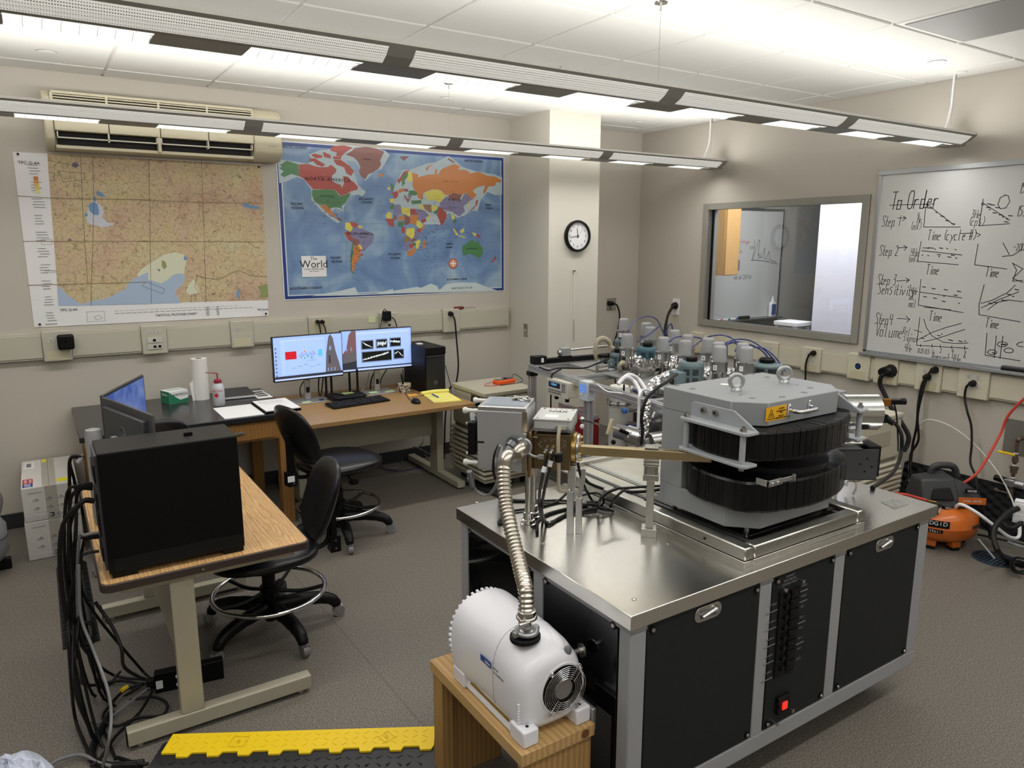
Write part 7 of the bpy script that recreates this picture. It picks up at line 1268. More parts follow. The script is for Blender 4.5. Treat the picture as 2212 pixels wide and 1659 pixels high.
for x,y in ((2.515,1.60),(2.65,1.68)): MB().lathe((x,y,CT),[(.022,0),(.022,.012),(.014,.014),(.014,.05),(.018,.052),(.018,.086)],18).build('leg',mat('polished rod',(0,0,0)),t)
t=thing('magnet_coil_drum','short polished aluminium cylinder mounted over the dark detector box','cylinder',(2.63,1.62,1.08))
MB().lathe(DP(-.005,.03,1.13),[(.062,0),(.072,0),(.072,.135),(.066,.137),(.06,.135)],44,0,tuple(DM.to_3x3()@Vector((1,0,0)))).build('drum',mat('polished aluminium',(206,206,206),.18,1),t); MB().cyl(DP(-.002,.03,1.13),DP(.0,.03,1.13),.063,n=30).build('inner_face',DGREY,t)
MB().box(-.02,.03,-.01,.06,1.03,1.085,0,DM).box(-.0,.015,-.05,-.035,1.03,1.09,0,DM).box(-.04,-.02,-.05,-.03,1.01,1.06,0,DM).build('mount',ALUM,t,bevel=.003); MB().box(-.012,.02,-.052,-.045,1.07,1.085,0,DM).build('mount_clip',CHROME,t,bevel=.002)
t=thing('valve_plug','black coil plug with brass square valve on the end of the aluminium cylinder','plug',DP(.12,.02,1.2)); MB().box(.125,.22,.0,.03,1.165,1.185,0,DM).build('plug_body',BLACK,t,bevel=.003); MB().box(.14,.17,-.006,.0,1.16,1.19,0,DM).build('brass_face',mat('bronze face',(170,112,50),.35,.9),t,bevel=.002); MB().cyl(DP(.22,.015,1.175),DP(.235,.015,1.175),.013,n=14).build('cap',BLACK,t)
t=thing('power_plug','black angled power plug on the right end of the aluminium cylinder','plug',DP(.1,.02,1.13)); MB().box(.13,.165,.0,.04,1.09,1.125,0,DM).build('socket',BLACK,t,bevel=.003); MB().tube([DP(.16,.02,1.11),DP(.175,.01,1.10),DP(.19,.0,1.085)],.012,10,rr=[.016,.014,.012,.009]).build('plug_body',BLACK,t)
# ================================================================ gas preparation line on extruded aluminium frame
GC=Vector((2.82,4.10,0)); ga=math.radians(-6); U=Vector((math.sin(ga),-math.cos(ga),0)); V=Vector((math.cos(ga),math.sin(ga),0)); GM=Matrix((V,-U,Vector((0,0,1)))).transposed().to_4x4(); GM.translation=GC
FT=.965; W_,L_=1.12,1.60
t=thing('gas_line_frame','extruded aluminium frame bench carrying the valves, behind the magnet','frame',tuple(GC+V*W_/2+U*L_/2))
def extr(a,b_,s=.04,nm='extrusion'):
    a,b_=Vector(a),Vector(b_); d=(b_-a); L=d.length; x,y,z=basis(d); M=Matrix((x,y,z)).transposed().to_4x4(); M.translation=a
    M=GM@M; h=s/2; q=.15*s; P=[(-h,-h),(-q,-h),(-q,-h+.3*h),(q,-h+.3*h),(q,-h),(h,-h),(h,-q),(h-.3*h,-q),(h-.3*h,q),(h,q),(h,h),(q,h),(q,h-.3*h),(-q,h-.3*h),(-q,h),(-h,h),(-h,q),(-h+.3*h,q),(-h+.3*h,-q),(-h,-q)]
    return MB().prism(P,0,L,0,M).build(nm,EXTR,t,flat=True)
for x in (0,W_):
    for y in (0,-.72,-L_):
        extr((x,y,.02),(x,y,FT-.04),.045,'post')
for x in (0,W_): extr((x,.02,FT-.02),(x,-L_-.02,FT-.02),.045,'rail'); extr((x,.02,.25),(x,-L_,.25),.04,'rail')
for y in (0,-.5,-L_): extr((.02,y,FT-.02),(W_-.02,y,FT-.02),.04,'rail')
extr((.02,-.0,.25),(W_-.02,-.0,.25),.04,'rail'); extr((.02,-.72,.45),(W_-.02,-.72,.45),.04,'rail'); extr((.02,-1.3,FT-.02),(W_-.02,-1.3,FT-.02),.04,'rail'); extr((.05,-.3,.74),(.05,-.72,.74),.03,'rail')
MB().box(.26,W_-.03,-L_+.02,-.06,FT-.012,FT-.002,0,GM).build('mounting_plate',mat('dull steel plate',(160,160,158),.4,.5,var=.05),t,bevel=.001)
MB().box(-.03,.03,-.03,.03,FT-.075,FT-.045,0,GM).build('corner_cap',BLACK,t,bevel=.003)
MB().box(.05,W_-.05,-L_+.1,-.1,.27,.285,0,GM).build('lower_shelf',mat('shelf grey',(120,120,118),.5),t)
G=lambda x,y,z: tuple(GM@Vector((x,y,z)))
# linear actuator and block on the back rail
t=thing('linear_actuator','black linear actuator with stepper motor along the back rail of the gas bench','actuator',G(.3,.0,FT))
MB().box(.10,1.0,-.02,.03,FT+.005,FT+.035,0,GM).build('rail',BLACK,t,bevel=.002); MB().box(.0,.10,-.028,.035,FT+.002,FT+.058,0,GM).build('motor',BLACKM,t,bevel=.004)
MB().box(.055,.075,-.03,-.028,FT+.015,FT+.045,0,GM).build('motor_label',WHITE,t); MB().box(.22,.31,-.02,.03,FT+.035,FT+.045,0,GM).build('carriage',BLACK,t,bevel=.002)
MB().box(.23,.30,-.018,.028,FT+.045,FT+.10,0,GM).build('block',SHEET,t,bevel=.002); MB().cyl(G(.23,.005,FT+.07),G(.212,.005,FT+.07),.016,n=20).cyl(G(.212,.005,FT+.07),G(.206,.005,FT+.07),.007,n=10).build('lens_port',CHROME,t); MB().cyl(G(.30,.005,FT+.082),G(.62,.005,FT+.09),.008,n=10).build('shaft',STEEL,t)
# tan flexible hose loop
t=thing('tan_hose','tan corrugated hose looping upward at the back of the gas bench','hose',(3.592,4.283,0.97))
corr([(3.106,3.75,1.028),(3.089,3.75,1.092),(3.103,3.75,1.144),(3.15,3.75,1.162),(3.199,3.75,1.14),(3.221,3.75,1.104),(3.207,3.7,1.086)],.0165,.008,TAN,0,12).build('bellows',TAN,t,sharp=80)
t=thing('angle_valve','small steel angle valve with black knob in front of the tan hose','valve',(3.247,3.854,0.97)); p=Vector((3.111,3.7,1.065)); p.z=FT; MB().lathe(p,[(.03,0),(.03,.02),(.014,.024),(.014,.08)],20).build('body',STEEL,t); MB().lathe(p+Vector((0,0,.08)),[(.03,0),(.034,.006),(.034,.016),(.02,.02)],20).build('knob',BLACK,t)
# pneumatic valves: xy from the top of each cap at one height
VT=1.205
def make_valve(num,xy,lb,zt=VT,s=1.0):
    x,y=xy; t=thing('pneumatic_valve',lb,'valve',(x,y,FT),group='numbered pneumatic valves on the gas bench')
    B=zt-.215*s
    MB().lathe((x,y,B),[(.047*s,.066*s),(.047*s,.118*s),(.051*s,.118*s),(.051*s,.124*s),(.043*s,.128*s)],28).build('steel_cylinder',mat('satin valve steel',(176,176,174),.3,1),t)
    MB().lathe((x,y,B),[(.040*s,.128*s),(.037*s,.2*s),(.034*s,.211*s),(.028*s,.215*s)],28).build('grey_cap',VALVE,t,sharp=60)
    b=MB(); b.lathe((x,y,FT),[(.03*s,0),(.03*s,.008),(.018*s,.012),(.018*s,max(.013,B-FT+.02))],18)
    b.build('bellows_body',mat('dark valve steel',(120,116,108),.3,1),t)
    for k in range(4):
        a=PI/4+k*PI/2; MB().cyl((x+.034*s*math.cos(a),y+.034*s*math.sin(a),max(FT,B-.005)),(x+.034*s*math.cos(a),y+.034*s*math.sin(a),B+.067*s),.006*s,n=8).build('tie_rod',STEEL,t)
    for k in range(8):
        a=k*PI/4; MB().cyl((x+.047*s*math.cos(a),y+.047*s*math.sin(a),B+.122*s),(x+.047*s*math.cos(a),y+.047*s*math.sin(a),B+.129*s),.0035*s,n=6).build('rim_bolt',STEEL,t)
    d=Vector((-x,-y,0)).normalized(); q=Vector((x,y,B+.092*s))+Matrix.Rotation(-.5,3,'Z')@d*.0475*s; r=Matrix.Rotation(-.5,3,'Z')@d; xx=Vector((-r.y,r.x,0))
    Mq=Matrix((xx,Vector((0,0,1)),r)).transposed().to_4x4(); Mq.translation=q
    MB().box(-.012*s,.012*s,-.015*s,.015*s,0,.001,0,Mq).build('number_label',WHITE,t); text('numeral',num,.022*s,Mq@Matrix.Translation((0,0,.0012)),INK,t)
    return t
for num,p,lb in (('13',(3.468,3.902,1.265),'valve labelled 13, farthest back left of the gas bench'),('12',(3.64,3.853,1.23),'valve labelled 12, behind valve 11 on the gas bench'),('11',(3.633,3.806,1.205),'valve labelled 11 standing over the teal motor'),('9',(3.223,3.59,1.205),'valve labelled 9, front left of the gas bench'),('8',(3.637,3.571,1.205),'valve labelled 8, half hidden behind valves 7 and 5'),('7',(3.305,3.338,1.205),'valve labelled 7 above the crumpled foil'),('10',(3.521,3.34,1.205),'valve labelled 10, small cap showing behind valve 5'),('5',(3.305,3.152,1.205),'valve labelled 5 behind the front grey motor'),('6',(3.506,3.154,1.205),'valve labelled 6 between valves 5 and 2'),('4',(3.411,2.983,1.205),'valve labelled 4 just behind valve 2'),('2',(3.292,2.868,1.205),'valve labelled 2 in front, left of valve 1'),('3',(3.499,2.877,1.205),'valve labelled 3, half hidden behind valve 1 at the right end'),('1',(3.39,2.76,1.205),'valve labelled 1, front right of the gas bench')):
    make_valve(num,(p[0],p[1]),'grey capped pneumatic '+lb,p[2],.92 if num=='13' else 1)
# vented motors
def motor(label,c,r,h,mt,z=FT,side=True):
    x,y=c; t=thing('actuator_motor',label,'motor',(x,y,z))
    MB().lathe((x,y,z),[(r*.95,0),(r,.01),(r,h*.72),(r*1.02,h*.74),(r*1.02,h*.8),(r*.9,h*.9),(r*.5,h*.92)],30).build('housing',mt,t,sharp=50); MB().lathe((x,y,z+h*.9),[(r*.42,0),(r*.46,.008),(r*.46,.024),(r*.4,.03)],22).build('black_cap',BLACK,t)
    d=Vector((-x,-y,0)).normalized()
    for zz in (.2,.5):
        for k in range(4):
            for s in (-.35,.35):
                q=Matrix.Rotation(s,3,'Z')@d; P0=Vector((x,y,z+h*zz+k*h*.055)); xx=Vector((-q.y,q.x,0)); M=Matrix((xx,Vector((0,0,1)),q)).transposed().to_4x4(); M.translation=P0+q*(r*.985); MB().box(-r*.24,r*.24,-h*.013,h*.013,0,r*.03,0,M).build('vent_slot',BLACKM,t)
    if side:
        q=Matrix.Rotation(-1.0,3,'Z')@d; M=Matrix((Vector((-q.y,q.x,0)),q,Vector((0,0,1)))).transposed().to_4x4(); M.translation=Vector((x,y,z)); MB().box(-r*.6,r*.6,r*.6,r*1.7,h*.1,h*.6,0,M).build('terminal_box',mt,t,bevel=.008); MB().cyl(M@Vector((0,r*1.7,h*.25)),M@Vector((0,r*1.8,h*.25)),.02,n=14).build('gland',BLACK,t)
P=(3.148,2.948,1.12); motor('blue grey vented motor with black cap in front of valve 5',P[:2],.072,.165,MOTOR)
P=(3.45,3.635,1.1); motor('teal vented motor with black cap below valve 11',P[:2],.075,.145,MOTORB,side=False)
P=(3.709,2.862,1.06); motor('wide blue grey motor with black cap at the right end of the gas bench',P[:2],.10,.115,MOTOR,side=False)
P=(3.97,4.477,1.06); motor('blue grey motor behind valve 9 at the back of the gas bench',(P[0]*.93,P[1]*.93),.06,.12,MOTOR,side=False)
P=(3.221,3.673,1.06); motor('blue grey motor low in front of the tan hose',(P[0],P[1]),.055,.115,MOTOR)
# foil wrapped parts
def foil(label,pts,r,seed,cat='foil wrap'):
    random.seed(seed); p=catmull(pts,10); n=18; v=[]
    for i,q in enumerate(p):
        tt=(p[min(i+1,len(p)-1)]-p[max(0,i-1)]); x,y,_=basis(tt)
        for k in range(n): a=2*PI*k/n; R=r*random.uniform(.78,1.2)*(1 if 0<i<len(p)-1 else .5); v.append(q+(x*math.cos(a)+y*math.sin(a))*R)
    f=[(i*n+k,i*n+(k+1)%n,(i+1)*n+(k+1)%n,(i+1)*n+k) for i in range(len(p)-1) for k in range(n)]+[tuple(range(n))[::-1],tuple(range((len(p)-1)*n,len(p)*n))]
    o=MB().add(v,f).build('foil_wrap',FOIL,flat=True); return tag(o,label,cat)
for lb,pts,r in (('crumpled foil wrapped pipe across the middle of the gas bench below valve 7',[(3.244,3.527,1),(3.476,3.652,1),(3.445,3.509,1),(3.473,3.38,1)],.045),('crumpled foil heap below valve 9 on the gas bench',[(3.336,3.648,1),(3.55,3.802,1),(3.636,3.799,1)],.04),('crumpled foil wrap between valves 7 and 5',[(3.64,3.619,1),(3.531,3.454,1),(3.351,3.248,1)],.04),('foil wrapped pipe between the front motor and valve 2',[(3.474,3.168,1),(3.43,3.078,1),(3.384,2.993,1)],.035),('foil wrap beside the stem of valve 1',[(3.45,2.95,1),(3.555,2.997,1),(3.542,2.929,1)],.035),('long foil wrapped hose slanting down left from the front motor',[(3.247,3.157,1),(3.155,3.15,0.99),(3.014,3.101,0.97),(2.893,3.03,0.94)],.033),('foil wrapped vertical pipe below the rail left of the magnet',[(2.627,2.75,0.989),(2.611,2.75,0.921),(2.608,2.75,0.834),(2.598,2.75,0.773)],.022)):
    foil(lb,pts,r,len(lb))
# steel fittings
t=thing('steel_manifold','cluster of shiny steel vacuum fittings in front of valve 7','fitting',(3.313,3.478,0.97))
a=Vector((3.055,3.32,1)); c=Vector((3.371,3.402,1))
MB().cyl(a,c,.024,n=18).cyl(a,a+(c-a).normalized()*.02,.04,n=20).cyl(a.lerp(c,.45),a.lerp(c,.55),.036,n=20).cyl(a.lerp(c,.9),c,.036,n=20).build('cross_tube',STEEL,t)
for f in (.25,.5,.75): q=a.lerp(c,f); MB().cyl(q,q+Vector((0,0,.06)),.014,n=14).cyl(q+Vector((0,0,.05)),q+Vector((0,0,.062)),.024,n=16).build('branch_flange',STEEL,t)
for k,(pp,lb) in enumerate((([(3.16,3.576,0.97),(3.077,3.492,1.02),(3.1,3.484,1.04),(3.193,3.56,1)],'small copper coloured elbow hose left of the manifold'),([(3.15,3.801,0.97),(3.173,3.8,1),(3.184,3.746,1),(3.254,3.779,0.97)],'short steel elbow behind the rail'))):
    cable('elbow_hose',pp,.014,[TAN,STEEL][k],lb,'hose')
t=thing('clamp_fixture','small machined aluminium clamp fixture on the inner rail','fixture',(3.133,3.731,0.95)); p=(3.064,3.648,0.95); MB().cbox((p[0],p[1],p[2]+.03),(.07,.05,.06)).cbox((p[0]+.05,p[1]-.02,p[2]+.015),(.05,.05,.03)).build('block',ALU,t,bevel=.003); MB().cyl((p[0]-.06,p[1]-.03,p[2]+.03),(p[0]+.02,p[1]-.03,p[2]+.03),.01,n=10).build('screw',STEEL,t)
# white turbo cylinder
t=thing('white_cylinder','tall white wrapped cylinder with lettering standing in front of the rail','cylinder',(2.82,3.16,.52)); p=Vector((2.86,3.24,0))
TW=mat('white wrapped can',(206,205,198),.6,bump=.3,bs=40)
zt_=hz_=.98
MB().lathe((p.x,p.y,.50),[(.05,-.30),(.058,-.29),(.058,.22),(.0585,.222),(.0585,.228),(.06,.23),(.06,.33),(.066,.335),(.066,.345),(.062,.35)],32).build('can',TW,t); MB().lathe((p.x,p.y,.84),[(.066,0),(.066,.012),(.062,.015),(.062,.10),(.055,.115),(.03,.118)],32).build('top_can',TW,t); MB().torus((p.x,p.y,.855),(0,0,1),.067,.006,32,8).build('clamp_band',STEEL,t)
for k in range(8): a=k*PI/4; MB().cyl((p.x+.067*math.cos(a),p.y+.067*math.sin(a),.84),(p.x+.067*math.cos(a),p.y+.067*math.sin(a),.872),.006,n=6).build('clamp_bolt',STEEL,t)
d=Vector((-p.x,-p.y,0)).normalized(); q=Matrix.Rotation(.55,3,'Z')@d; M=Matrix((Vector((0,0,1)),Vector((q.y,-q.x,0)),q)).transposed().to_4x4(); M.translation=Vector((p.x,p.y,.70))+q*.0605
text('lettering','SAES',.03,M,GREYP,t)
MB().box(p.x-.03,p.x-.02,p.y-.07,p.y-.065,.93,.975).build('strap',BLACK,t); MB().cyl((p.x-.02,p.y-.06,.82),(p.x-.02,p.y-.09,.815),.014,n=12).build('blue_knob',mat('bright blue knob',(70,120,200),.4),t)
for i,(pp,lb) in enumerate((([(2.681,3.05,1.013),(2.731,3.05,1.048),(2.794,3.05,1.023),(2.792,3,0.983),(2.764,2.95,0.963)],'upper thick white hose arching from the white cylinder under the rail'),([(2.735,3.1,1.015),(2.803,3.1,1.046),(2.875,3.1,1.017),(2.882,3.05,0.97),(2.857,3,0.949)],'second thick white hose beside the first under the rail'))): cable('white_hose',pp,.012,WHITE,lb,'hose')
# horizontal pipe 15, flange 16
t=thing('pump_pipe','grey horizontal pump tube labelled 15 leaving the white cylinder','pipe',(2.698,3,0.755)); a=Vector((2.673,3.05,0.747)); c=Vector((2.753,2.9,0.721)); dd=(c-a).normalized(); MB().cyl(a,a.lerp(c,.45),.042,n=24).build('tube',GREYC,t); MB().cyl(a.lerp(c,.4),a.lerp(c,.95),.052,n=28).build('steel_flange',mat('satin valve steel',(0,0,0)),t,bevel=.002); MB().box(-.015,.015,-.016,.016,0,.0015,0,Matrix.Translation(a.lerp(c,.45)+Vector((-.03,-.045,.01)))@Matrix.Rotation(math.radians(90),4,'X')@Matrix.Rotation(-.5,4,'Y')).build('number_label',WHITE,t); text('numeral','15',.022,frame(a.lerp(c,.45)+Vector((-.03,-.049,.01)),(.87,-.5,0),(0,0,1)),INK,t)
t=thing('bolted_flange','steel bolted flange labelled 16 beside the magnet yoke','flange',(2.484,2.55,0.824)); a=Vector((2.523,2.62,0.802)); c=a+Vector((.08,-.02,.004)); MB().cyl(Vector((2.753,2.9,0.721))+Vector((-.02,.01,0)),a,.022,n=16).cyl(a,c,.047,n=30).build('flange',mat('satin valve steel',(0,0,0)),t,bevel=.002)
for k in range(8): an=k*PI/4; MB().cyl(c+Vector((0,.036*math.cos(an),.036*math.sin(an))),c+Vector((.008,.036*math.cos(an),.036*math.sin(an))),.006,n=6).build('bolt',STEEL,t)
text('numeral','16',.022,frame(a+Vector((.02,-.049,-.0)),(.97,-.24,0),(0,0,1)),INK,t)
t=thing('glass_flask','dark grey round gas vessel behind the beam tube','vessel',(2.812,2.9,0.8)); p=Vector((2.819,2.9,0.799)); MB().lathe((p.x,p.y,p.z-.07),[(.02,0),(.07,.02),(.085,.07),(.07,.12),(.03,.145),(.022,.16)],28).build('vessel',mat('smoky vessel',(92,92,90),.18,.5),t,sharp=80)
t=thing('clamp_rod','thin steel rod with thumb screws reaching left from the white cylinder','rod',(2.336,3,0.844)); a=Vector((2.312,2.9,0.89)); c=Vector((2.622,3.05,0.771)); MB().cyl(a,c,.006,n=8).build('rod',STEEL,t); MB().ball(a,.016,12,8).cyl(a,a+Vector((0,0,-.03)),.006,n=8).build('clamp_head',STEEL,t); MB().ball(a+Vector((-.005,-.005,-.035)),(.014,.006,.014),12,8).build('thumb_screw',WHITEM,t)
t=thing('clamp_cross','pale lab clamp with black grips gripping the white cylinder','clamp',(2.632,3.05,0.766)); p=Vector((2.571,2.98,0.798)); MB().cbox(tuple(p),(.02,.02,.09),0,.3,Matrix.Rotation(.35,4,'Y')).cyl(p,p+Vector((.09,-.03,-.035)),.007,n=8).build('jaw',mat('bone plastic',(190,180,150),.5),t,bevel=.003); MB().cyl(p+Vector((.05,-.02,-.02)),p+Vector((.1,-.035,-.045)),.011,n=10).ball(p+Vector((.0,-.03,-.08)),.014,10,8).build('grip',BLACK,t)
# instruments slung under the rail
IM=Matrix.Translation((2.70,3.66,.84))@Matrix.Rotation(math.radians(-84),4,'Z')
t=thing('bench_meter','beige bench meter with blue digital readout hanging under the rail','meter',(2.70,3.66,.83))
IMX=lambda a,b_,z: tuple(IM@Vector((a,b_,z)))
A=Vector((2.69,3.736,0.937)); B_=Vector((2.69,3.535,0.933)); w=abs(A.y-B_.y)
yy0,yy1=B_.y-.005,A.y+.005; zz0,zz1=A.z-.095,A.z+.0
MB().box(2.70,2.90,yy0,yy1,zz0,zz1).build('case',CREAM,t,bevel=.004); MB().box(2.69,2.70,yy0-.006,yy1+.006,zz0-.004,zz1+.004).build('front_bezel',mat('pale bezel',(200,198,188),.4),t,bevel=.003)
MB().box(2.687,2.69,yy0+.075,yy1-.02,zz0+.05,zz1-.012).build('display',mat('blue black display',(10,26,60),.3),t); LCD=mat('cyan digits',(120,200,240),.4,emit=(110,200,250),es=1.0)
text('readout','1.25e-7',.022,frame((2.6865,(yy0+yy1)/2+.03,zz0+.07),(0,-1,0),(0,0,1)),LCD,t)
for r in range(2):
    for k in range(8): MB().box(2.686,2.69,yy1-.03-k*.017,yy1-.018-k*.017,zz0+.012+r*.016,zz0+.02+r*.016).build('key',GREYC,t)
for r in range(4):
    for k in range(2): MB().box(2.686,2.69,yy0+.02+k*.02,yy0+.033+k*.02,zz0+.035+r*.014,zz0+.043+r*.014).build('key',GREYC,t)
for yy in (yy0+.05,yy1-.05): MB().box(2.72,2.74,yy-.01,yy+.01,zz0-.035,zz0-.003).build('foot',BLACK,t,bevel=.002)
t=thing('gauge_controller','white controller with small blue screen hanging right of the bench meter','controller',(2.72,3.42,.80)); A=Vector((2.7,3.438,0.971)); B_=Vector((2.7,3.363,0.853)); 
MB().box(2.71,2.76,B_.y-.01,A.y,B_.z,A.z).build('case',mat('cool white case',(200,208,216),.35),t,bevel=.003); MB().box(2.7075,2.71,B_.y+.005,A.y-.01,(A.z+B_.z)/2-.01,A.z-.02).build('screen',mat('blue lcd',(70,110,190),.4,emit=(90,130,210),es=.8),t)
for k in range(3): MB().box(2.7065,2.7075,B_.y+.012,A.y-.02,A.z-.035-k*.014,A.z-.033-k*.014).build('text_line',WHITE,t)
MB().cyl((2.71,(A.y+B_.y)/2+.01,B_.z+.04),(2.706,(A.y+B_.y)/2+.01,B_.z+.04),.007,n=12).build('button',WHITE,t)
t=thing('red_toolbox','dark red metal case leaning under the gas bench behind the electronics box','case',(2.95,3.55,.30)); p=(2.846,3.696,0.7); MB().cbox((p[0],p[1],.59),(.30,.34,.20),0,math.radians(-25)).build('case',RED,t,bevel=.006); MB().cbox((p[0],p[1],.695),(.31,.35,.008),0,math.radians(-25)).build('lid',RED,t,bevel=.003)
t['label']='dark red metal case on a shelf under the gas bench rail'
MB().cbox((p[0],p[1],.245),(.06,.06,.48)).cbox((p[0],p[1],.485),(.28,.30,.01)).build('pedestal',DGREY,t)
t=thing('laptop','dark laptop lying on the floor shelf between the console and the gas bench','laptop',(2.472,3.389,0.3))
a=(2.427,3.327,0.35); MB().cbox((a[0],a[1],.30),(.3,.22,.02),0,.2).build('base',DGREY,t,bevel=.003); MB().cbox((a[0],a[1],.16),(.26,.2,.27),0,.2).build('riser',BLACKM,t)
# blue air tubes
for i,pp in enumerate(([(3.063,3.4,1.253),(3.198,3.5,1.294),(3.362,3.6,1.303),(3.528,3.7,1.292),(3.692,3.8,1.248),(3.839,3.9,1.163),(3.87,3.9,1.116)],[(3.143,3.4,1.18),(3.418,3.6,1.182),(3.695,3.8,1.195),(3.779,3.85,1.205)],[(3.313,3.3,1.179),(3.423,3.35,1.193),(3.559,3.4,1.184),(3.668,3.4,1.17),(3.717,3.4,1.158)],[(3.423,3.2,1.147),(3.592,3.3,1.159),(3.668,3.3,1.184),(3.663,3.2,1.207),(3.752,3.2,1.189),(3.721,3.1,1.166)],[(3.476,3,1.187),(3.541,3,1.202),(3.625,3,1.205),(3.734,3,1.183),(3.722,2.9,1.146),(3.751,2.85,1.092),(3.744,2.8,1.043)],[(3.493,3,1.18),(3.583,3,1.191),(3.714,3,1.164),(3.765,2.95,1.131),(3.796,2.9,1.067),(3.794,2.85,1.022)],[(3.626,2.9,1.168),(3.713,2.9,1.155),(3.739,2.85,1.122),(3.754,2.8,1.07),(3.749,2.75,1.027)],[(3.39,2.9,1.136),(3.388,2.9,1.2),(3.474,2.95,1.204),(3.593,3,1.173),(3.58,3,1.13)],[(3.879,3.9,1.126),(3.904,3.9,1.183),(3.931,3.9,1.198),(3.948,3.9,1.156)])):
    cable('air_tube',pp,.0042 if i!=5 else .005,BLUE,['from valve 9 over valve 11','crossing between valves 9 and 11','from valve 7 toward valve 6','arching from valve 5 to valve 3','upper arc at the right end','lower arc at the right end','outermost arc down to the right','small loop above valve 2','tiny loop behind valve 8'][i].join(('thin dark blue air tube ',' of the gas bench')),'tube')
for pp,r,m_,lb in (([(2.719,3.871,0.99),(2.714,3.761,0.985),(2.812,3.768,0.99),(2.902,3.64,1),(3.016,3.64,1.02),(3.083,3.6,1.05)],.006,RUBBER,'black cable draped along the rail from the actuator to valve 9'),([(2.732,3.753,0.93),(2.707,3.705,0.97),(2.813,3.759,0.985)],.006,RUBBER,'black cable climbing from the bench meter over the rail'),([(2.75,3.782,0.825),(2.8,3.849,0.714),(2.8,3.837,0.637)],.005,RUBBER,'black cable hanging below the bench meter'),([(2.354,2.5,0.844),(2.36,2.5,0.911),(2.351,2.5,0.981),(2.374,2.5,1.057),(2.431,2.5,1.102),(2.555,2.55,1.119),(2.777,2.7,1.114)],.008,RUBBER,'thick black cable curving past the rail left of the magnet'),([(2.423,2.6,0.893),(2.424,2.6,0.998),(2.427,2.6,1.067),(2.551,2.7,1.055),(2.689,2.8,1.015)],.007,WHITE,'white cable hanging over the rail left of the magnet'),([(2.655,3.2,0.991),(2.555,3,0.996),(2.578,2.95,0.994),(2.584,2.9,0.997)],.004,WHITE,'thin white cable in front of the white cylinder'),([(3.135,3.641,1),(3.246,3.735,1.05),(3.245,3.697,1.08),(3.242,3.664,1.05),(3.195,3.637,1.02)],.0025,WHITE,'thin white wire ring left of valve 9'),([(3.184,3.492,0.98),(2.966,3.263,1),(2.926,3.179,1),(3.056,3.28,1)],.0025,mat('cream wire',(214,206,180),.5),'thin cream wire loop below valve 7')):
    cable('loose_cable',pp,r,m_,lb)
random.seed(12)
for k in range(9):
    x0=3.0+k*.055; pp=[(x0+random.uniform(-.2,.2),2.9+random.random()*.5,.9-j*.11+random.uniform(-.03,.03)) for j in range(5)]
    cable('tangled_cable',pp,.008+.004*(k%2),[BLUE,GREYC,RUBBER,WHITE][k%4],['leftmost','second','third','fourth','fifth','sixth','seventh','eighth','rightmost'][k]+['',' from the left'][0<k<8]+' '+['blue','grey','black','white'][k%4]+' cable in the dark tangle below the gas bench','cable','tangled cables below the gas bench')
t=thing('turbo_pump','grey ribbed turbo pump body in the shade under the gas bench','pump',(3.05,2.95,.35)); MB().lathe((3.08,2.95,.45),[(.07,0),(.09,.02),(.09,.05),(.08,.055),(.08,.07),(.09,.075),(.09,.11),(.08,.115),(.08,.13),(.1,.135),(.1,.16),(.06,.2)],30).cyl((3.08,2.95,.2),(3.08,2.95,.46),.03,n=12).build('body',ALUM,t); MB().cbox((3.08,2.95,.29),(.2,.2,.01)).build('base_plate',DGREY,t)
# ================================================================ air compressor
cx,cy=4.47,2.14; t=thing('air_compressor','orange pancake air compressor with black shroud on the floor by the right wall','compressor',(cx,cy,0))
MB().lathe((cx,cy,.055),[(.06,-.015),(.17,.0),(.212,.035),(.22,.08),(.222,.085),(.222,.092),(.22,.096),(.215,.145),(.175,.19),(.08,.2),(.03,.2)],48).build('tank',ORANGE,t,sharp=70)
MB().torus((cx,cy,.147),(0,0,1),.2215,.0028,48,6).build('weld_seam',mat('darker orange',(180,78,14),.4),t)
for a in (200,250,320,20,90):
    q=math.radians(a); M=Matrix.Translation((cx+.14*math.cos(q),cy+.14*math.sin(q),0))@Matrix.Rotation(q,4,'Z'); MB().box(-.02,.03,-.028,.028,.02,.09,0,M).build('foot_bracket',ORANGE,t,bevel=.004); MB().box(-.018,.028,-.025,.025,0,.022,0,M).build('rubber_foot',RUBBER,t,bevel=.004)
SH=mat('charcoal shroud',(48,50,53),.5)
R=Matrix.Translation((cx+.03,cy-.01,.0))@Matrix.Rotation(math.radians(-40),4,'Z')@Matrix.Diagonal((.88,1,1,1))
def hexa(b,pts,mi=0): b.add([R@Vector(p) for p in pts],[(0,1,2,3),(4,5,6,7),(0,1,5,4),(1,2,6,5),(2,3,7,6),(3,0,4,7)],mi)
b=MB(); hexa(b,[(-.20,-.13,.25),(.06,-.15,.25),(.06,.13,.25),(-.20,.13,.25),(-.19,-.07,.40),(.02,-.08,.42),(.02,.09,.42),(-.19,.08,.39)]); b.build('pump_shroud',SH,t,bevel=.014,seg=2)
b=MB(); hexa(b,[(.02,-.15,.26),(.22,-.12,.28),(.22,.13,.28),(.02,.15,.26),(.02,-.07,.41),(.16,-.06,.35),(.16,.08,.35),(.02,.09,.41)]); b.build('motor_shroud',SH,t,bevel=.014,seg=2)
b=MB(); hexa(b,[(-.14,-.137,.30),(.0,-.147,.30),(.0,-.12,.30),(-.14,-.12,.30),(-.12,-.112,.36),(-.02,-.118,.37),(-.02,-.10,.37),(-.12,-.10,.36)]); b.build('front_grille',BLACKM,t,bevel=.006)
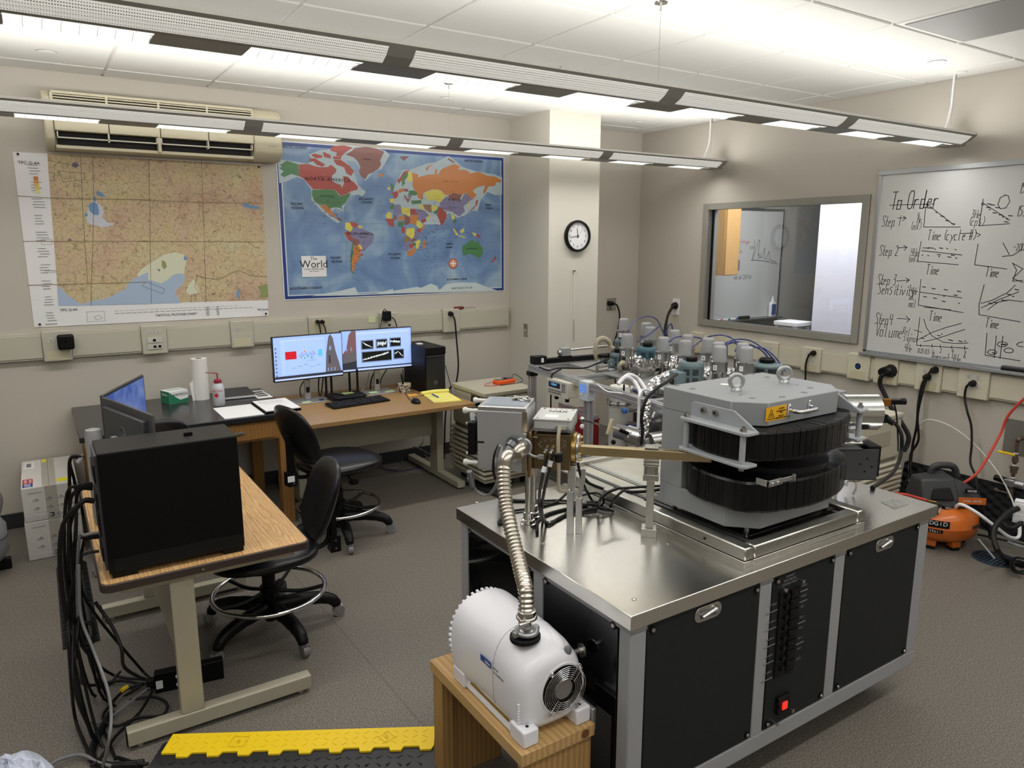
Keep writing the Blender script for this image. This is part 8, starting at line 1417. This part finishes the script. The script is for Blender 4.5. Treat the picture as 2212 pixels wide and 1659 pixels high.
MB().tube([R@Vector(p) for p in ((-.08,.05,.39),(-.06,.05,.445),(.0,.05,.46),(.07,.05,.45),(.10,.05,.39))],.02,10).build('carry_handle',SH,t)
MB().box(-.12,.18,-.12,.12,.235,.262,0,R).build('deck',BLACK,t,bevel=.005); MB().box(.02,.19,-.152,-.148,.285,.325,0,R).build('orange_badge',ORANGE,t)
text('lettering','6 GAL 150 PSI',.019,R@frame((.105,-.154,.305),(1,0,0),(0,0,1)),WHITE,t)
MB().box(.07,.15,-.128,-.118,.345,.372,0,R@Matrix.Rotation(0,4,'X')).build('badge_plate',BLACK,t,bevel=.002); text('lettering','RIDGID',.018,R@frame((.11,-.1295,.358),(1,0,0),(0,.2,1)),WHITE,t)
q0=math.radians(228)
def onTank(ang,z,r=.2235): a=math.radians(ang); return Vector((cx+r*math.cos(a),cy+r*math.sin(a),z)),a
def wrap(nm,a0,a1,z0,z1,mt,r=.2235):
    n=8; v=[]; 
    for i in range(n+1): a=math.radians(a0+(a1-a0)*i/n); v+=[(cx+r*math.cos(a),cy+r*math.sin(a),z0),(cx+r*math.cos(a),cy+r*math.sin(a),z1)]
    MB().add(v,[(2*i,2*i+2,2*i+3,2*i+1) for i in range(n)]).build(nm,mt,t,flat=True)
wrap('logo_plate',184,224,.158,.20,BLACK); wrap('model_plate',193,216,.125,.145,BLACK); wrap('spec_plate',262,282,.145,.17,DGREY); wrap('spec_plate',284,300,.147,.172,DGREY)
for i,chh in enumerate('RIDGID'): p,a=onTank(188+i*6.0,.182,.2245); text('lettering',chh,.034,frame(p,(-math.sin(a),math.cos(a),0),(0,0,1)),WHITE,t)
for i,chh in enumerate('150psi'): p,a=onTank(196+i*3.2,.135,.2245); text('lettering',chh,.017,frame(p,(-math.sin(a),math.cos(a),0),(0,0,1)),WHITE,t)
g=R@Vector((-.13,-.16,.25)); MB().cyl(g,g+Vector((-.0,-.03,.0)),.024,n=20).build('gauge',BLACK,t); MB().cyl(g+Vector((0,-.031,0)),g+Vector((0,-.032,0)),.019,n=20).build('gauge_face',mat('gauge face',(220,190,180),.4),t); MB().cyl(g+Vector((.03,.03,.0)),g+Vector((.05,-.02,.0)),.02,n=14).build('regulator_knob',BLACK,t)
MB().cyl(g+Vector((.06,-.03,.0)),g+Vector((.12,-.055,-.005)),.011,n=12).cyl(g+Vector((.05,-.026,.0)),g+Vector((.075,-.036,-.002)),.017,n=14).build('quick_coupler',STEEL,t); MB().cyl(g+Vector((-.03,.03,.05)),g+Vector((.01,.0,.04)),.008,n=10).build('brass_fitting',BRASS,t)
cable('red_hose',[tuple(g+Vector((-.03,.03,.05))),(4.27,2.25,.30),(4.2,2.32,.29),(4.15,2.4,.24)],.008,REDH,'short red hose leaving the compressor toward the console','hose')
cable('white_air_hose',[tuple(g+Vector((.12,-.055,-.005)))]+[(4.4,1.982,0.292),(4.42,1.9,0.263),(4.48,1.821,0.192),(4.55,1.771,0.131),(4.62,1.752,0.122),(4.66,1.771,0.178),(4.72,1.822,0.249)],.0095,WHITE,'thick white air hose looping right from the compressor','hose')
# foam panel
def foam():
    t=thing('foam_panel','black egg crate acoustic foam panel leaning on the right wall behind the compressor','foam',(4.93,2.1,0)); n1,n2=44,22; y0,y1,h=1.62,2.62,.30; v=[]
    for i in range(n1+1):
        for j in range(n2+1): v.append((4.90+.05*j/n2-.018*(math.sin(i*PI/2)*math.sin(j*PI/2)+0)-.004,y0+(y1-y0)*i/n1,.004+h*j/n2*.98))
    f=[(i*(n2+1)+j,(i+1)*(n2+1)+j,(i+1)*(n2+1)+j+1,i*(n2+1)+j+1) for i in range(n1) for j in range(n2)]
    MB().add(v,f).build('egg_crate_face',mat('black foam',(24,24,26),.95),t,sharp=180); MB().add([(4.925,y0,.002),(4.925,y1,.002),(4.97,y1,h),(4.97,y0,h),(4.945,y0,.002),(4.945,y1,.002),(4.98,y1,h),(4.98,y0,h)],[(0,1,2,3),(4,5,6,7),(0,1,5,4),(1,2,6,5),(2,3,7,6),(3,0,4,7)]).build('backing',MATS['black foam'],t)
foam()
# floor drain
t=thing('floor_drain','round slotted metal floor drain near the right edge','drain',(4.47,1.81,0)); x,y=4.48,1.80; MB().lathe((x,y,.0005),[(.115,0),(.115,.004),(.102,.005),(.102,.002)],36,caps=False).build('ring',mat('blued drain steel',(70,88,108),.4,.7),t)
b=MB()
for k in range(9):
    yy=-.08+k*.02; w=math.sqrt(max(0,.1**2-yy**2)); MB().box(x-w,x+w,y+yy-.006,y+yy+.006,.001,.005).build('bar',MATS['blued drain steel'],t)
MB().lathe((x,y,.0004),[(.1,0),(.1,.0006)],30).build('dark_well',BLACKM,t); MB().cyl((x-.01,y+.0,.006),(x-.03,y+.09,.10),.008,n=10).build('pipe_stub',ALUM,t)
t=thing('drop_outlet','white two gang outlet box hanging on thick black cable at the right edge','outlet',(4.55,1.732,0.298)); p=Vector((4.5,1.71,0.315)); MB().cbox(tuple(p),(.05,.07,.13),0,.3).build('box',WHITE,t,bevel=.004)
for dz in (-.03,.03): MB().cbox((p.x-.027,p.y,p.z+dz),(.004,.035,.04),0,.3).build('receptacle',PAPER,t,bevel=.002)
for i,(pp,r,lb) in enumerate((([(4.55,1.716,0.358),(4.5,1.748,0.317),(4.45,1.77,0.287),(4.4,1.754,0.254),(4.42,1.715,0.23),(4.5,1.691,0.267)],.013,'thick black cable looping round the white hanging outlet'),([(4.45,1.707,0.345),(4.4,1.729,0.322),(4.3,1.744,0.265),(4.25,1.729,0.214),(4.2,1.68,0.163),(4.469,1.728,0.02),(4.483,1.647,0.02)],.015,'thick black cable sweeping down to the floor by the drain'),([(4.552,1.677,0.03),(4.529,1.715,0.03),(4.432,1.704,0.03),(4.319,1.637,0.03),(4.34,1.59,0.03)],.007,'black cable coil on the floor at the right edge'),([(4.472,1.645,0.04),(4.462,1.681,0.04),(4.374,1.666,0.04),(4.318,1.62,0.04),(4.36,1.599,0.04)],.006,'inner black cable coil on the floor at the right edge'),([(4.6,1.957,0.069),(4.7,1.877,0.045),(4.72,1.756,0.046)],.007,'black cable along the foam panel base'))): cable('black_cable',pp,r,RUBBER,lb)
cable('grey_conduit',[(4.649,1.811,0.06),(4.643,1.767,0.06),(4.671,1.729,0.05)],.011,mat('grey conduit',(130,132,134),.5),'grey conduit stub on the floor at the right edge','conduit')
# plugs and cords from the right raceway
for i,(pp,r,lb,pl) in enumerate((([(4.935,3.39,0.963),(4.93,3.421,0.948),(4.93,3.443,0.877),(4.93,3.44,0.787),(4.93,3.427,0.643)],.007,'black power cord dropping from the raceway behind the magnet',(-1,0,0)),([(4.93,2.78,0.913),(4.9,2.816,0.878),(4.9,2.823,0.817),(4.9,2.787,0.757),(4.88,2.717,0.674),(4.86,2.632,0.595),(4.85,2.564,0.514),(4.83,2.553,0.455),(4.8,2.557,0.41)],.015,'very thick black power cable from the heavy round plug',(-1,0,0)),([(4.93,2.482,0.963),(4.92,2.51,0.935),(4.9,2.528,0.802),(4.9,2.542,0.641),(4.9,2.519,0.485),(4.88,2.548,0.384),(4.86,2.534,0.292),(4.85,2.5,0.205),(4.84,2.5,0.135)],.008,'black power cord from the upper plug of the twin outlet',(-1,0,0)),([(4.93,2.525,0.91),(4.92,2.545,0.861),(4.9,2.546,0.736),(4.9,2.541,0.577),(4.9,2.553,0.445),(4.88,2.544,0.319),(4.84,2.529,0.232),(4.8,2.537,0.155)],.008,'black power cord from the lower plug of the twin outlet',(-1,0,0)),([(4.93,2.24,0.912),(4.92,2.266,0.891),(4.92,2.269,0.815),(4.9,2.234,0.733),(4.9,2.202,0.649),(4.88,2.177,0.536),(4.85,2.158,0.424),(4.75,2.073,0.374),(4.66,2.013,0.318),(4.6,1.965,0.271),(4.62,1.924,0.149),(4.68,1.918,0.035)],.007,'black power cord from the rightmost outlet down past the compressor',(-1,0,0)),([(3.6,2.01,0.905),(3.62,1.975,0.873),(3.62,1.945,0.819),(3.6,1.931,0.728),(3.4,1.849,0.699),(3.1,1.734,0.739),(2.778,1.591,0.81)],.009,'black cable bundle from the cylinder plug curving down to the console',None),([(3.6,1.993,0.998),(3.62,1.982,0.92),(3.62,1.963,0.802),(3.6,1.946,0.748)],.004,'thin black cable hanging from the valve plug',None),([(3.2,1.82,1.072),(3.2,1.828,1.038)],.006,'dark blue tube behind the aluminium cylinder',None))):
    cable('power_cable' if i<5 else 'signal_cable',pp,r,RUBBER if i<7 else BLUE,lb,plug=pl)
t=thing('round_plug','heavy round black power plug on the raceway right of the blue jack','plug',(XR-.05,2.82,.90)); MB().cyl((XR-.05,2.82,.905),(XR-.10,2.815,.905),.034,.028,20).build('plug_body',BLACK,t); 
# ================================================================ cables on the console top
cset=[([(1.342,1.86,1.114),(1.33,1.86,1.072),(1.298,1.84,1.005),(1.27,1.8,0.961),(1.449,2.036,0.806),(1.447,1.995,0.806),(1.537,2.033,0.806),(1.63,2.029,0.806),(1.704,2.01,0.806)],.005,RUBBER,'left thin black coax with white sleeve from the brass block down to the console top'),([(1.363,1.86,1.111),(1.352,1.86,1.068),(1.316,1.84,1.002),(1.292,1.82,0.95),(1.453,2.018,0.806),(1.504,2.017,0.806),(1.616,2.067,0.806),(1.737,2.078,0.806)],.005,RUBBER,'right thin black coax with white sleeve from the brass block down to the console top'),([(1.36,1.82,1.213),(1.347,1.81,1.182),(1.348,1.81,1.136),(1.358,1.82,1.078),(1.381,1.85,1.002),(1.395,1.86,0.981),(1.476,1.92,0.948)],.006,TAN,'pale shielded cable with black ferrite from the enclosure plug'),([(1.568,2,1.047),(1.587,2,0.974),(1.609,2,0.917),(1.722,2.102,0.82),(1.705,2.039,0.806)],.005,RUBBER,'black cable slanting from the flange to the cable hole'),([(1.633,2.059,0.95),(1.714,2.094,0.88),(1.773,2.095,0.85),(1.834,2.056,0.85),(1.893,2.002,0.86),(1.961,1.972,0.86)],.005,RUBBER,'black cable running right to the magnet foot'),([(1.648,2.06,0.92),(1.731,2.086,0.87),(1.794,2.037,0.85),(1.884,1.979,0.85),(1.937,1.942,0.86)],.006,RUBBER,'second black cable running right to the magnet foot'),([(1.212,1.95,1.144),(1.213,1.98,1.1),(1.221,2,1.038),(1.268,2.05,0.974),(1.451,2.308,0.82),(1.478,2.27,0.806),(1.566,2.207,0.806),(1.641,2.158,0.806),(1.698,2.043,0.806)],.005,RUBBER,'black cable from the grey plug across the console top to the hole'),([(1.21,1.94,1.146),(1.209,1.96,1.106),(1.22,1.98,1.043),(1.453,2.338,0.83),(1.464,2.298,0.806),(1.542,2.235,0.806)],.005,GREYC,'grey cable from the grey plug falling behind the steel hose'),([(1.212,1.93,1.144),(1.181,1.9,1.102),(1.174,1.9,1.042),(1.18,1.95,0.987),(1.183,2,0.964),(1.185,2.05,0.965),(1.188,2.08,0.976),(1.181,2.08,0.99)],.0045,GREYC,'grey cable sagging left of the hose to the inline grey connector'),([(1.694,2.139,0.82),(1.716,2.068,0.85),(1.697,2.004,0.86),(1.715,2.013,0.83),(1.714,2.033,0.806)],.004,RUBBER,'small black cable loop above the cable hole'),([(1.686,2.187,0.83),(1.602,2.165,0.806),(1.49,2.16,0.806),(1.406,2.174,0.806),(1.336,2.137,0.805),(1.306,2.103,0.805),(1.342,2.107,0.805),(1.379,2.174,0.806)],.005,RUBBER,'black cable crossing the console top with a loop at the left edge'),([(1.729,1.951,0.9),(1.66,1.935,0.9),(1.631,1.933,0.88),(1.684,2.006,0.82)],.006,RUBBER,'black cable end rising from the cable hole, tallest'),([(1.738,1.927,0.9),(1.693,1.922,0.88),(1.721,1.982,0.82)],.005,RUBBER,'black cable end rising right of the cable hole'),([(1.607,2.027,0.806),(1.656,2.007,0.82),(1.692,1.983,0.82),(1.725,1.968,0.806)],.005,RUBBER,'black cable arching low into the cable hole'),([(1.368,1.953,0.808),(1.435,2.045,0.806),(1.508,2.08,0.806),(1.608,2.084,0.806),(1.666,2.047,0.82),(1.72,2.029,0.806)],.006,RUBBER,'black cable trailing toward the front edge of the console top')]
for pp,r,m_,lb in cset: cable('signal_cable',pp,r,m_,lb)
for pts,lb in (([(1.332,1.86,1.075),(1.324,1.86,1.057)],'white cable marker sleeve on the left coax'),([(1.355,1.86,1.091),(1.35,1.86,1.072)],'white cable marker sleeve on the right coax')):
    tag(MB().cyl(pts[0],pts[1],.008,n=10).build('marker_sleeve',WHITE),lb,'sleeve')
pp=[(1.348,1.81,1.132),(1.354,1.815,1.102)]; tag(MB().cyl(pp[0],pp[1],.014,n=16).build('ferrite',BLACK,bevel=.002),'black ferrite cylinder on the pale shielded cable','ferrite')
pp=[(1.163,2.06,1.035),(1.179,2.07,0.977)]; t=thing('inline_connector','grey inline connector hanging left of the aluminium housing','connector',pp[1]); MB().cyl(pp[0],pp[1],.010,n=12).cyl(Vector(pp[0]).lerp(Vector(pp[1]),.4),Vector(pp[0]).lerp(Vector(pp[1]),.6),.0125,n=12).build('shell',mat('grey metal plug',(0,0,0)),t)
t=thing('cable_grommet','black oval cable hole with grey rim on the console top beside the rails','grommet',(1.715,2.02,CT))
P=[(1.712+.028*math.cos(2*PI*k/30),2.04+.07*math.sin(2*PI*k/30)) for k in range(30)]
MB().tube([(x,y,CT+.003) for x,y in P],.005,8,0,0,True).build('rim',GREYC,t); MB().prism(P,CT,CT+.0012).build('hole',BLACKM,t)
cable('white_tube_loop',[(2.665,1.635,0.83),(2.634,1.604,0.86),(2.615,1.567,0.87),(2.635,1.573,0.84),(2.652,1.594,0.806)],.005,TUBEW,'short white tube looping under the detector box','tube')
# ================================================================ near table cables
random.seed(21)
heads=[(0.081,2.82,1.071),(0.078,2.84,1.06),(0.096,2.8,0.978),(0.096,2.83,0.959),(0.096,2.86,0.941),(0.097,2.8,0.918),(0.096,2.83,0.902),(0.098,2.78,0.806),(0.098,2.8,0.79),(0.098,2.82,0.775),(0.092,2.78,0.739)]
mids=[(0.027,2.85,0.95),(0.046,2.9,0.914),(0.013,2.85,0.919),(0.021,2.9,0.868),(0.04,2.9,0.847),(-0.012,2.8,0.823),(0.012,2.85,0.801),(0.036,2.8,0.779),(0.021,2.85,0.747),(0.045,2.85,0.733),(0.036,2.8,0.711)]
low=[(-0.006,2.85,0.615),(0.013,2.85,0.593),(-0.015,2.85,0.583),(0.003,2.9,0.539),(0.019,2.85,0.556),(-0.029,2.8,0.539),(-0.011,2.85,0.493),(0.007,2.85,0.488),(0.027,2.9,0.459),(-0.02,2.85,0.478),(0.04,2.9,0.51)]
ends=[(0.002,3.284,0.02),(0.053,3.173,0.02),(0.025,3.118,0.02),(-0.029,2.719,0.3),(0.082,3.01,0.02),(0.007,2.83,0.02),(0.027,2.787,0.02),(-0.002,2.88,0.05),(0.061,3.058,0.02),(0.084,3.214,0.05),(0.199,3.161,0.06)]
fin=[(0.066,2.647,0.02),(0.188,3.086,0.02),(0.134,3.22,0.03),(0.013,2.797,0.02),(0.215,3.021,0.03),(0.13,2.564,0.02),(0.106,2.607,0.02),(0.234,3.038,0.03),(0.212,3.071,0.03),(0.229,3.061,0.04),(0.24,3.054,0.04)]
LBC=['from the uppermost socket, front strand','from the uppermost socket, rear strand','from the middle sockets, top strand','from the middle sockets, second strand','from the middle sockets, third strand','from the thick display plug, outer strand','from the thick display plug, inner strand','with bare silver sleeve, grey','with bare silver sleeve, second','with bare silver sleeve, third','from the lowest power socket']
for i in range(11):
    m_=GREYC if i==7 else RUBBER
    cable('computer_cable',[heads[i],tuple(Vector(heads[i])+Vector((-.04,.0,.0))),mids[i],low[i],ends[i],fin[i]],.0055 if i!=5 else .0075,m_,'cable hanging behind the near tower, '+LBC[i],'cable','cables hanging behind the near tower')
cable('tied_cable_loop',[(0.002,2.85,0.481),(0.009,2.85,0.407),(0.027,2.85,0.374),(0.047,2.85,0.395),(0.048,2.85,0.44),(0.021,2.85,0.457),(0.006,2.85,0.417),(0.02,2.85,0.358),(0.05,2.85,0.385)],.007,RUBBER,'tied black cable loop hanging halfway down the bundle')
for i,pp in enumerate(([(0.064,2.85,0.525),(0.104,2.8,0.446),(0.125,2.75,0.374),(0.127,2.75,0.301),(0.176,2.85,0.189),(0.196,2.88,0.158)],[(0.23,3.004,0.03),(0.166,2.887,0.02),(0.078,2.784,0.02),(0.019,2.677,0.02),(-0.01,2.655,0.02)],[(0.204,3.076,0.03),(0.137,3.082,0.02),(0.082,3.01,0.02),(0.047,2.931,0.02),(0.084,2.849,0.02),(0.162,2.856,0.02),(0.238,2.824,0.02),(0.264,2.892,0.02),(0.225,2.97,0.02),(0.145,2.997,0.02)],[(0.01,2.85,0.487),(-0.009,2.8,0.392),(-0.008,3.104,0.1),(0.029,3.189,0.02),(0.128,3.163,0.02),(0.203,3.066,0.03)],[(-0.02,2.85,0.549),(-0.032,2.75,0.39),(-0.042,2.971,0.05),(-0.023,2.819,0.02),(0.005,2.686,0.02),(0.077,2.607,0.02),(0.158,2.56,0.02)],[(-0.138,2.727,0.02),(-0.096,2.752,0.02),(-0.034,2.739,0.02),(0.011,2.668,0.02),(0.05,2.616,0.02)])): cable('floor_cable',pp,.006,[RUBBER,RUBBER,RUBBER,RUBBER,RUBBER,GREYC][i],'black cable '+['running from the bundle down to the power strip','from the power strip across the foot of the table to the floor','coiled on the floor below the power strip','swinging low to the power strip','outermost, down to the floor ramp','grey, crossing the floor at the lower left'][i] if i<5 else 'grey cable crossing the floor at the lower left')
cable('floor_cable',[(0.027,2.75,0.715),(0.016,2.75,0.531),(0.038,2.7,0.427),(0.063,2.6,0.333),(0.066,2.55,0.257),(0.049,2.5,0.192),(0.025,2.587,0.05)],.005,GREYC,'long grey cable hanging in front of the black bundle')
cable('floor_cable',[(0.077,2.958,0.012),(0.013,2.809,0.012),(-0.001,2.703,0.012),(0.05,2.628,0.012),(0.146,2.585,0.012)],.014,RUBBER,'thick black sleeve leading into the floor ramp')
tag(MB().cyl(*[(0.123,3.066,0.03),(0.146,3.084,0.03)],.009,n=10).build('marker_sleeve',YELLOW),'yellow tape sleeve on a cable beside the power strip','sleeve')
p=[(0.076,2.82,1.074),(0.061,2.83,1.052)]; tag(MB().cyl(p[0],p[1],.007,n=10).build('marker_sleeve',WHITE),'white sleeve on the uppermost cable of the near tower','sleeve')
t=thing('power_strip','black power strip standing on edge behind the near table upright','power strip',(.36,3.02,0)); M=Matrix.Translation((.36,3.02,0))@Matrix.Rotation(math.radians(-8),4,'Z')
MB().box(-.12,.14,-.02,.02,.0,.085,0,M).build('body',BLACK,t,bevel=.003); MB().box(-.15,-.12,-.015,.015,.02,.06,0,M).build('plug_block',BLACKM,t,bevel=.003); MB().box(-.115,-.09,-.021,-.02,.02,.055,0,M).build('label',WHITE,t)
for z in (.022,.058): MB().prism([(-.03+.012*math.cos(2*PI*k/16),z+.010*math.sin(2*PI*k/16)) for k in range(16)],.02,.022,0,M@Matrix(((1,0,0,0),(0,0,-1,0),(0,1,0,0),(0,0,0,1)))).build('socket_cover',WHITE,t)
# black textured ramp under the cables
t=thing('rubber_ramp','long black rubber cable ramp on the floor behind the cable bundle','ramp',(.02,4.1,0)); M=Matrix.Translation((.01,4.1,0))@Matrix.Rotation(math.radians(0),4,'Z')
RB=mat('black ramp rubber',(30,31,33),.5); MB().prism([(-.075,0),(.075,0),(.045,.03),(-.045,.03)],-.5,.5,0,M@Matrix(((1,0,0,0),(0,0,1,0),(0,1,0,0),(0,0,0,1)))).build('body',RB,t,bevel=.002)
q=None
for k in range(26):
    for s in (-.058,.0,.058):
        z=.0185 if s else .0305
        o=MB().box(-.012,.012,-.0035,.0035,0,.003,0,Matrix.Translation((.01+s,3.62+k*.037,z))@Matrix.Rotation(.5 if k%2 else -.5,4,'Z')@Matrix.Rotation((-1 if s<0 else 1 if s>0 else 0)*.78,4,'Y')).build('tread_bar',RB,t)
# ================================================================ yellow cable ramp
RA=math.radians(-30.3); RM=Matrix.Translation((.60,2.295,0))@Matrix.Rotation(RA,4,'Z')
t=thing('cable_ramp','black floor cable ramp with yellow hinged lid at the bottom of the frame','cable ramp',(.60,2.30,0))
MB().prism([(-.13,0),(.145,0),(.145,.012),(.07,.05),(-.06,.05),(-.13,.012)],-.49,.50,0,RM@Matrix(((0,0,1,0),(1,0,0,0),(0,1,0,0),(0,0,0,1)))).build('base',RB,t,bevel=.002)
YL=[(-.46,-.03),(.485,-.03),(.485,.075),(-.46,.075)]
tabs=[]; x=-.485
poly=[(-.47,.11),(.47,.11),(.47,.008)]
n=9; w=.94/n/2
for k in range(n):
    xr=.47-k*2*w; poly+=[(xr-.0,.008),(xr-w*.15,-.012),(xr-w*.9,-.012),(xr-w,.008)]
poly+=[(-.47,.008)]
MB().prism(poly,.05,.0585,0,RM).build('yellow_lid',YELLOW,t,bevel=.0012,seg=1)
b=None
for k in range(26):
    for j in range(3):
        xx=-.44+k*.035; yy=.03+j*.028
        MB().box(-.010,.010,-.0016,.0016,0,.0015,0,RM@Matrix.Translation((xx,yy,.0585))@Matrix.Rotation(.7 if (k+j)%2 else -.7,4,'Z')).build('lid_tread',YELLOW,t)
for k in range(26):
    for j in range(3):
        xx=-.45+k*.035; yy=-.035-j*.03
        MB().box(-.011,.011,-.002,.002,0,.0022,0,RM@Matrix.Translation((xx,yy,.05 if yy>-.06 else .05-(abs(yy)-.06)*.54))@Matrix.Rotation(.7 if (k+j)%2 else -.7,4,'Z')@Matrix.Rotation(0,4,'X')).build('base_tread',RB,t)
DY=mat('dull yellow groove',(206,172,20),.6)
for xx,sz in ((-.22,.03),(.30,.03)): 
    b=MB(); s=sz; b.ribbon([(xx-s,.055),(xx,.085),(xx+s,.055),(xx,.025),(xx-s,.055)] if xx>0 else [(xx-s,.03),(xx-s*.8,.085),(xx+s,.08),(xx+s*.8,.028),(xx-s,.03)],.002,lambda a,b_:tuple(RM@Vector((a,b_,.0605)))); b.ribbon([(xx-.006,.065),(xx+.004,.06),(xx-.004,.052),(xx+.006,.045)],.003,lambda a,b_:tuple(RM@Vector((a,b_,.0605)))); b.build('embossed_mark',DY,t,flat=True)
text('embossed_lettering','2-Channel',.016,RM@frame((.0,-.045,.0512),(1,0,0),(0,1,0)),DGREY,t)
MB().box(.49,.515,.08,.11,.0,.05,0,RM).box(.49,.52,-.10,-.06,.0,.03,0,RM).build('end_connector',BLACK,t,bevel=.002)
cable('ramp_cable',[tuple(RM@Vector((.49,.0,.025))),tuple(RM@Vector((.56,.015,.02))),tuple(RM@Vector((.7,.03,.02)))],.014,RUBBER,'thick black cable leaving the right end of the yellow floor ramp')
# plastic bag, lower left corner
random.seed(3); t=thing('plastic_bag','crumpled white translucent plastic bag cut by the lower left corner','bag',(-.15,2.55,0)); b=MB(); v=[];n,k_=22,12
for j in range(k_+1):
    a=PI*.5*j/k_
    for i in range(n): r=random.uniform(.85,1.12); v.append((-.235+.13*math.cos(a)*math.cos(2*PI*i/n)*r,2.66+.13*math.cos(a)*math.sin(2*PI*i/n)*r,max(.002,.13*math.sin(a)*random.uniform(.9,1.1))))
b.add(v,[(j*n+i,j*n+(i+1)%n,(j+1)*n+(i+1)%n,(j+1)*n+i) for j in range(k_) for i in range(n)]+[tuple(range(n))]); b.build('bag_film',mat('bag film',(206,212,230),.3,alpha=.9,spec=.6),t,flat=True); 
# black ramp piece by the chiller
t=thing('rubber_mat','short black rubber ramp piece on the floor beyond the console left edge','mat',(2.64,4.43,0.01)); pp=[(2.565,4.608,0.02),(2.671,4.618,0.02),(2.727,4.28,0.02),(2.621,4.206,0.02)]; MB().add([(p[0],p[1],z) for z in (.001,.025) for p in pp],[(0,1,2,3),(4,5,6,7),(0,1,5,4),(1,2,6,5),(2,3,7,6),(3,0,4,7)]).build('pad',RB,t,bevel=.002)
for k in range(8):
    a=Vector(pp[0]).lerp(Vector(pp[2]),.08+.11*k); MB().cbox((a.x,a.y,.027),(.03,.012,.003),0,k%2-.5).build('tread_bar',RB,t)
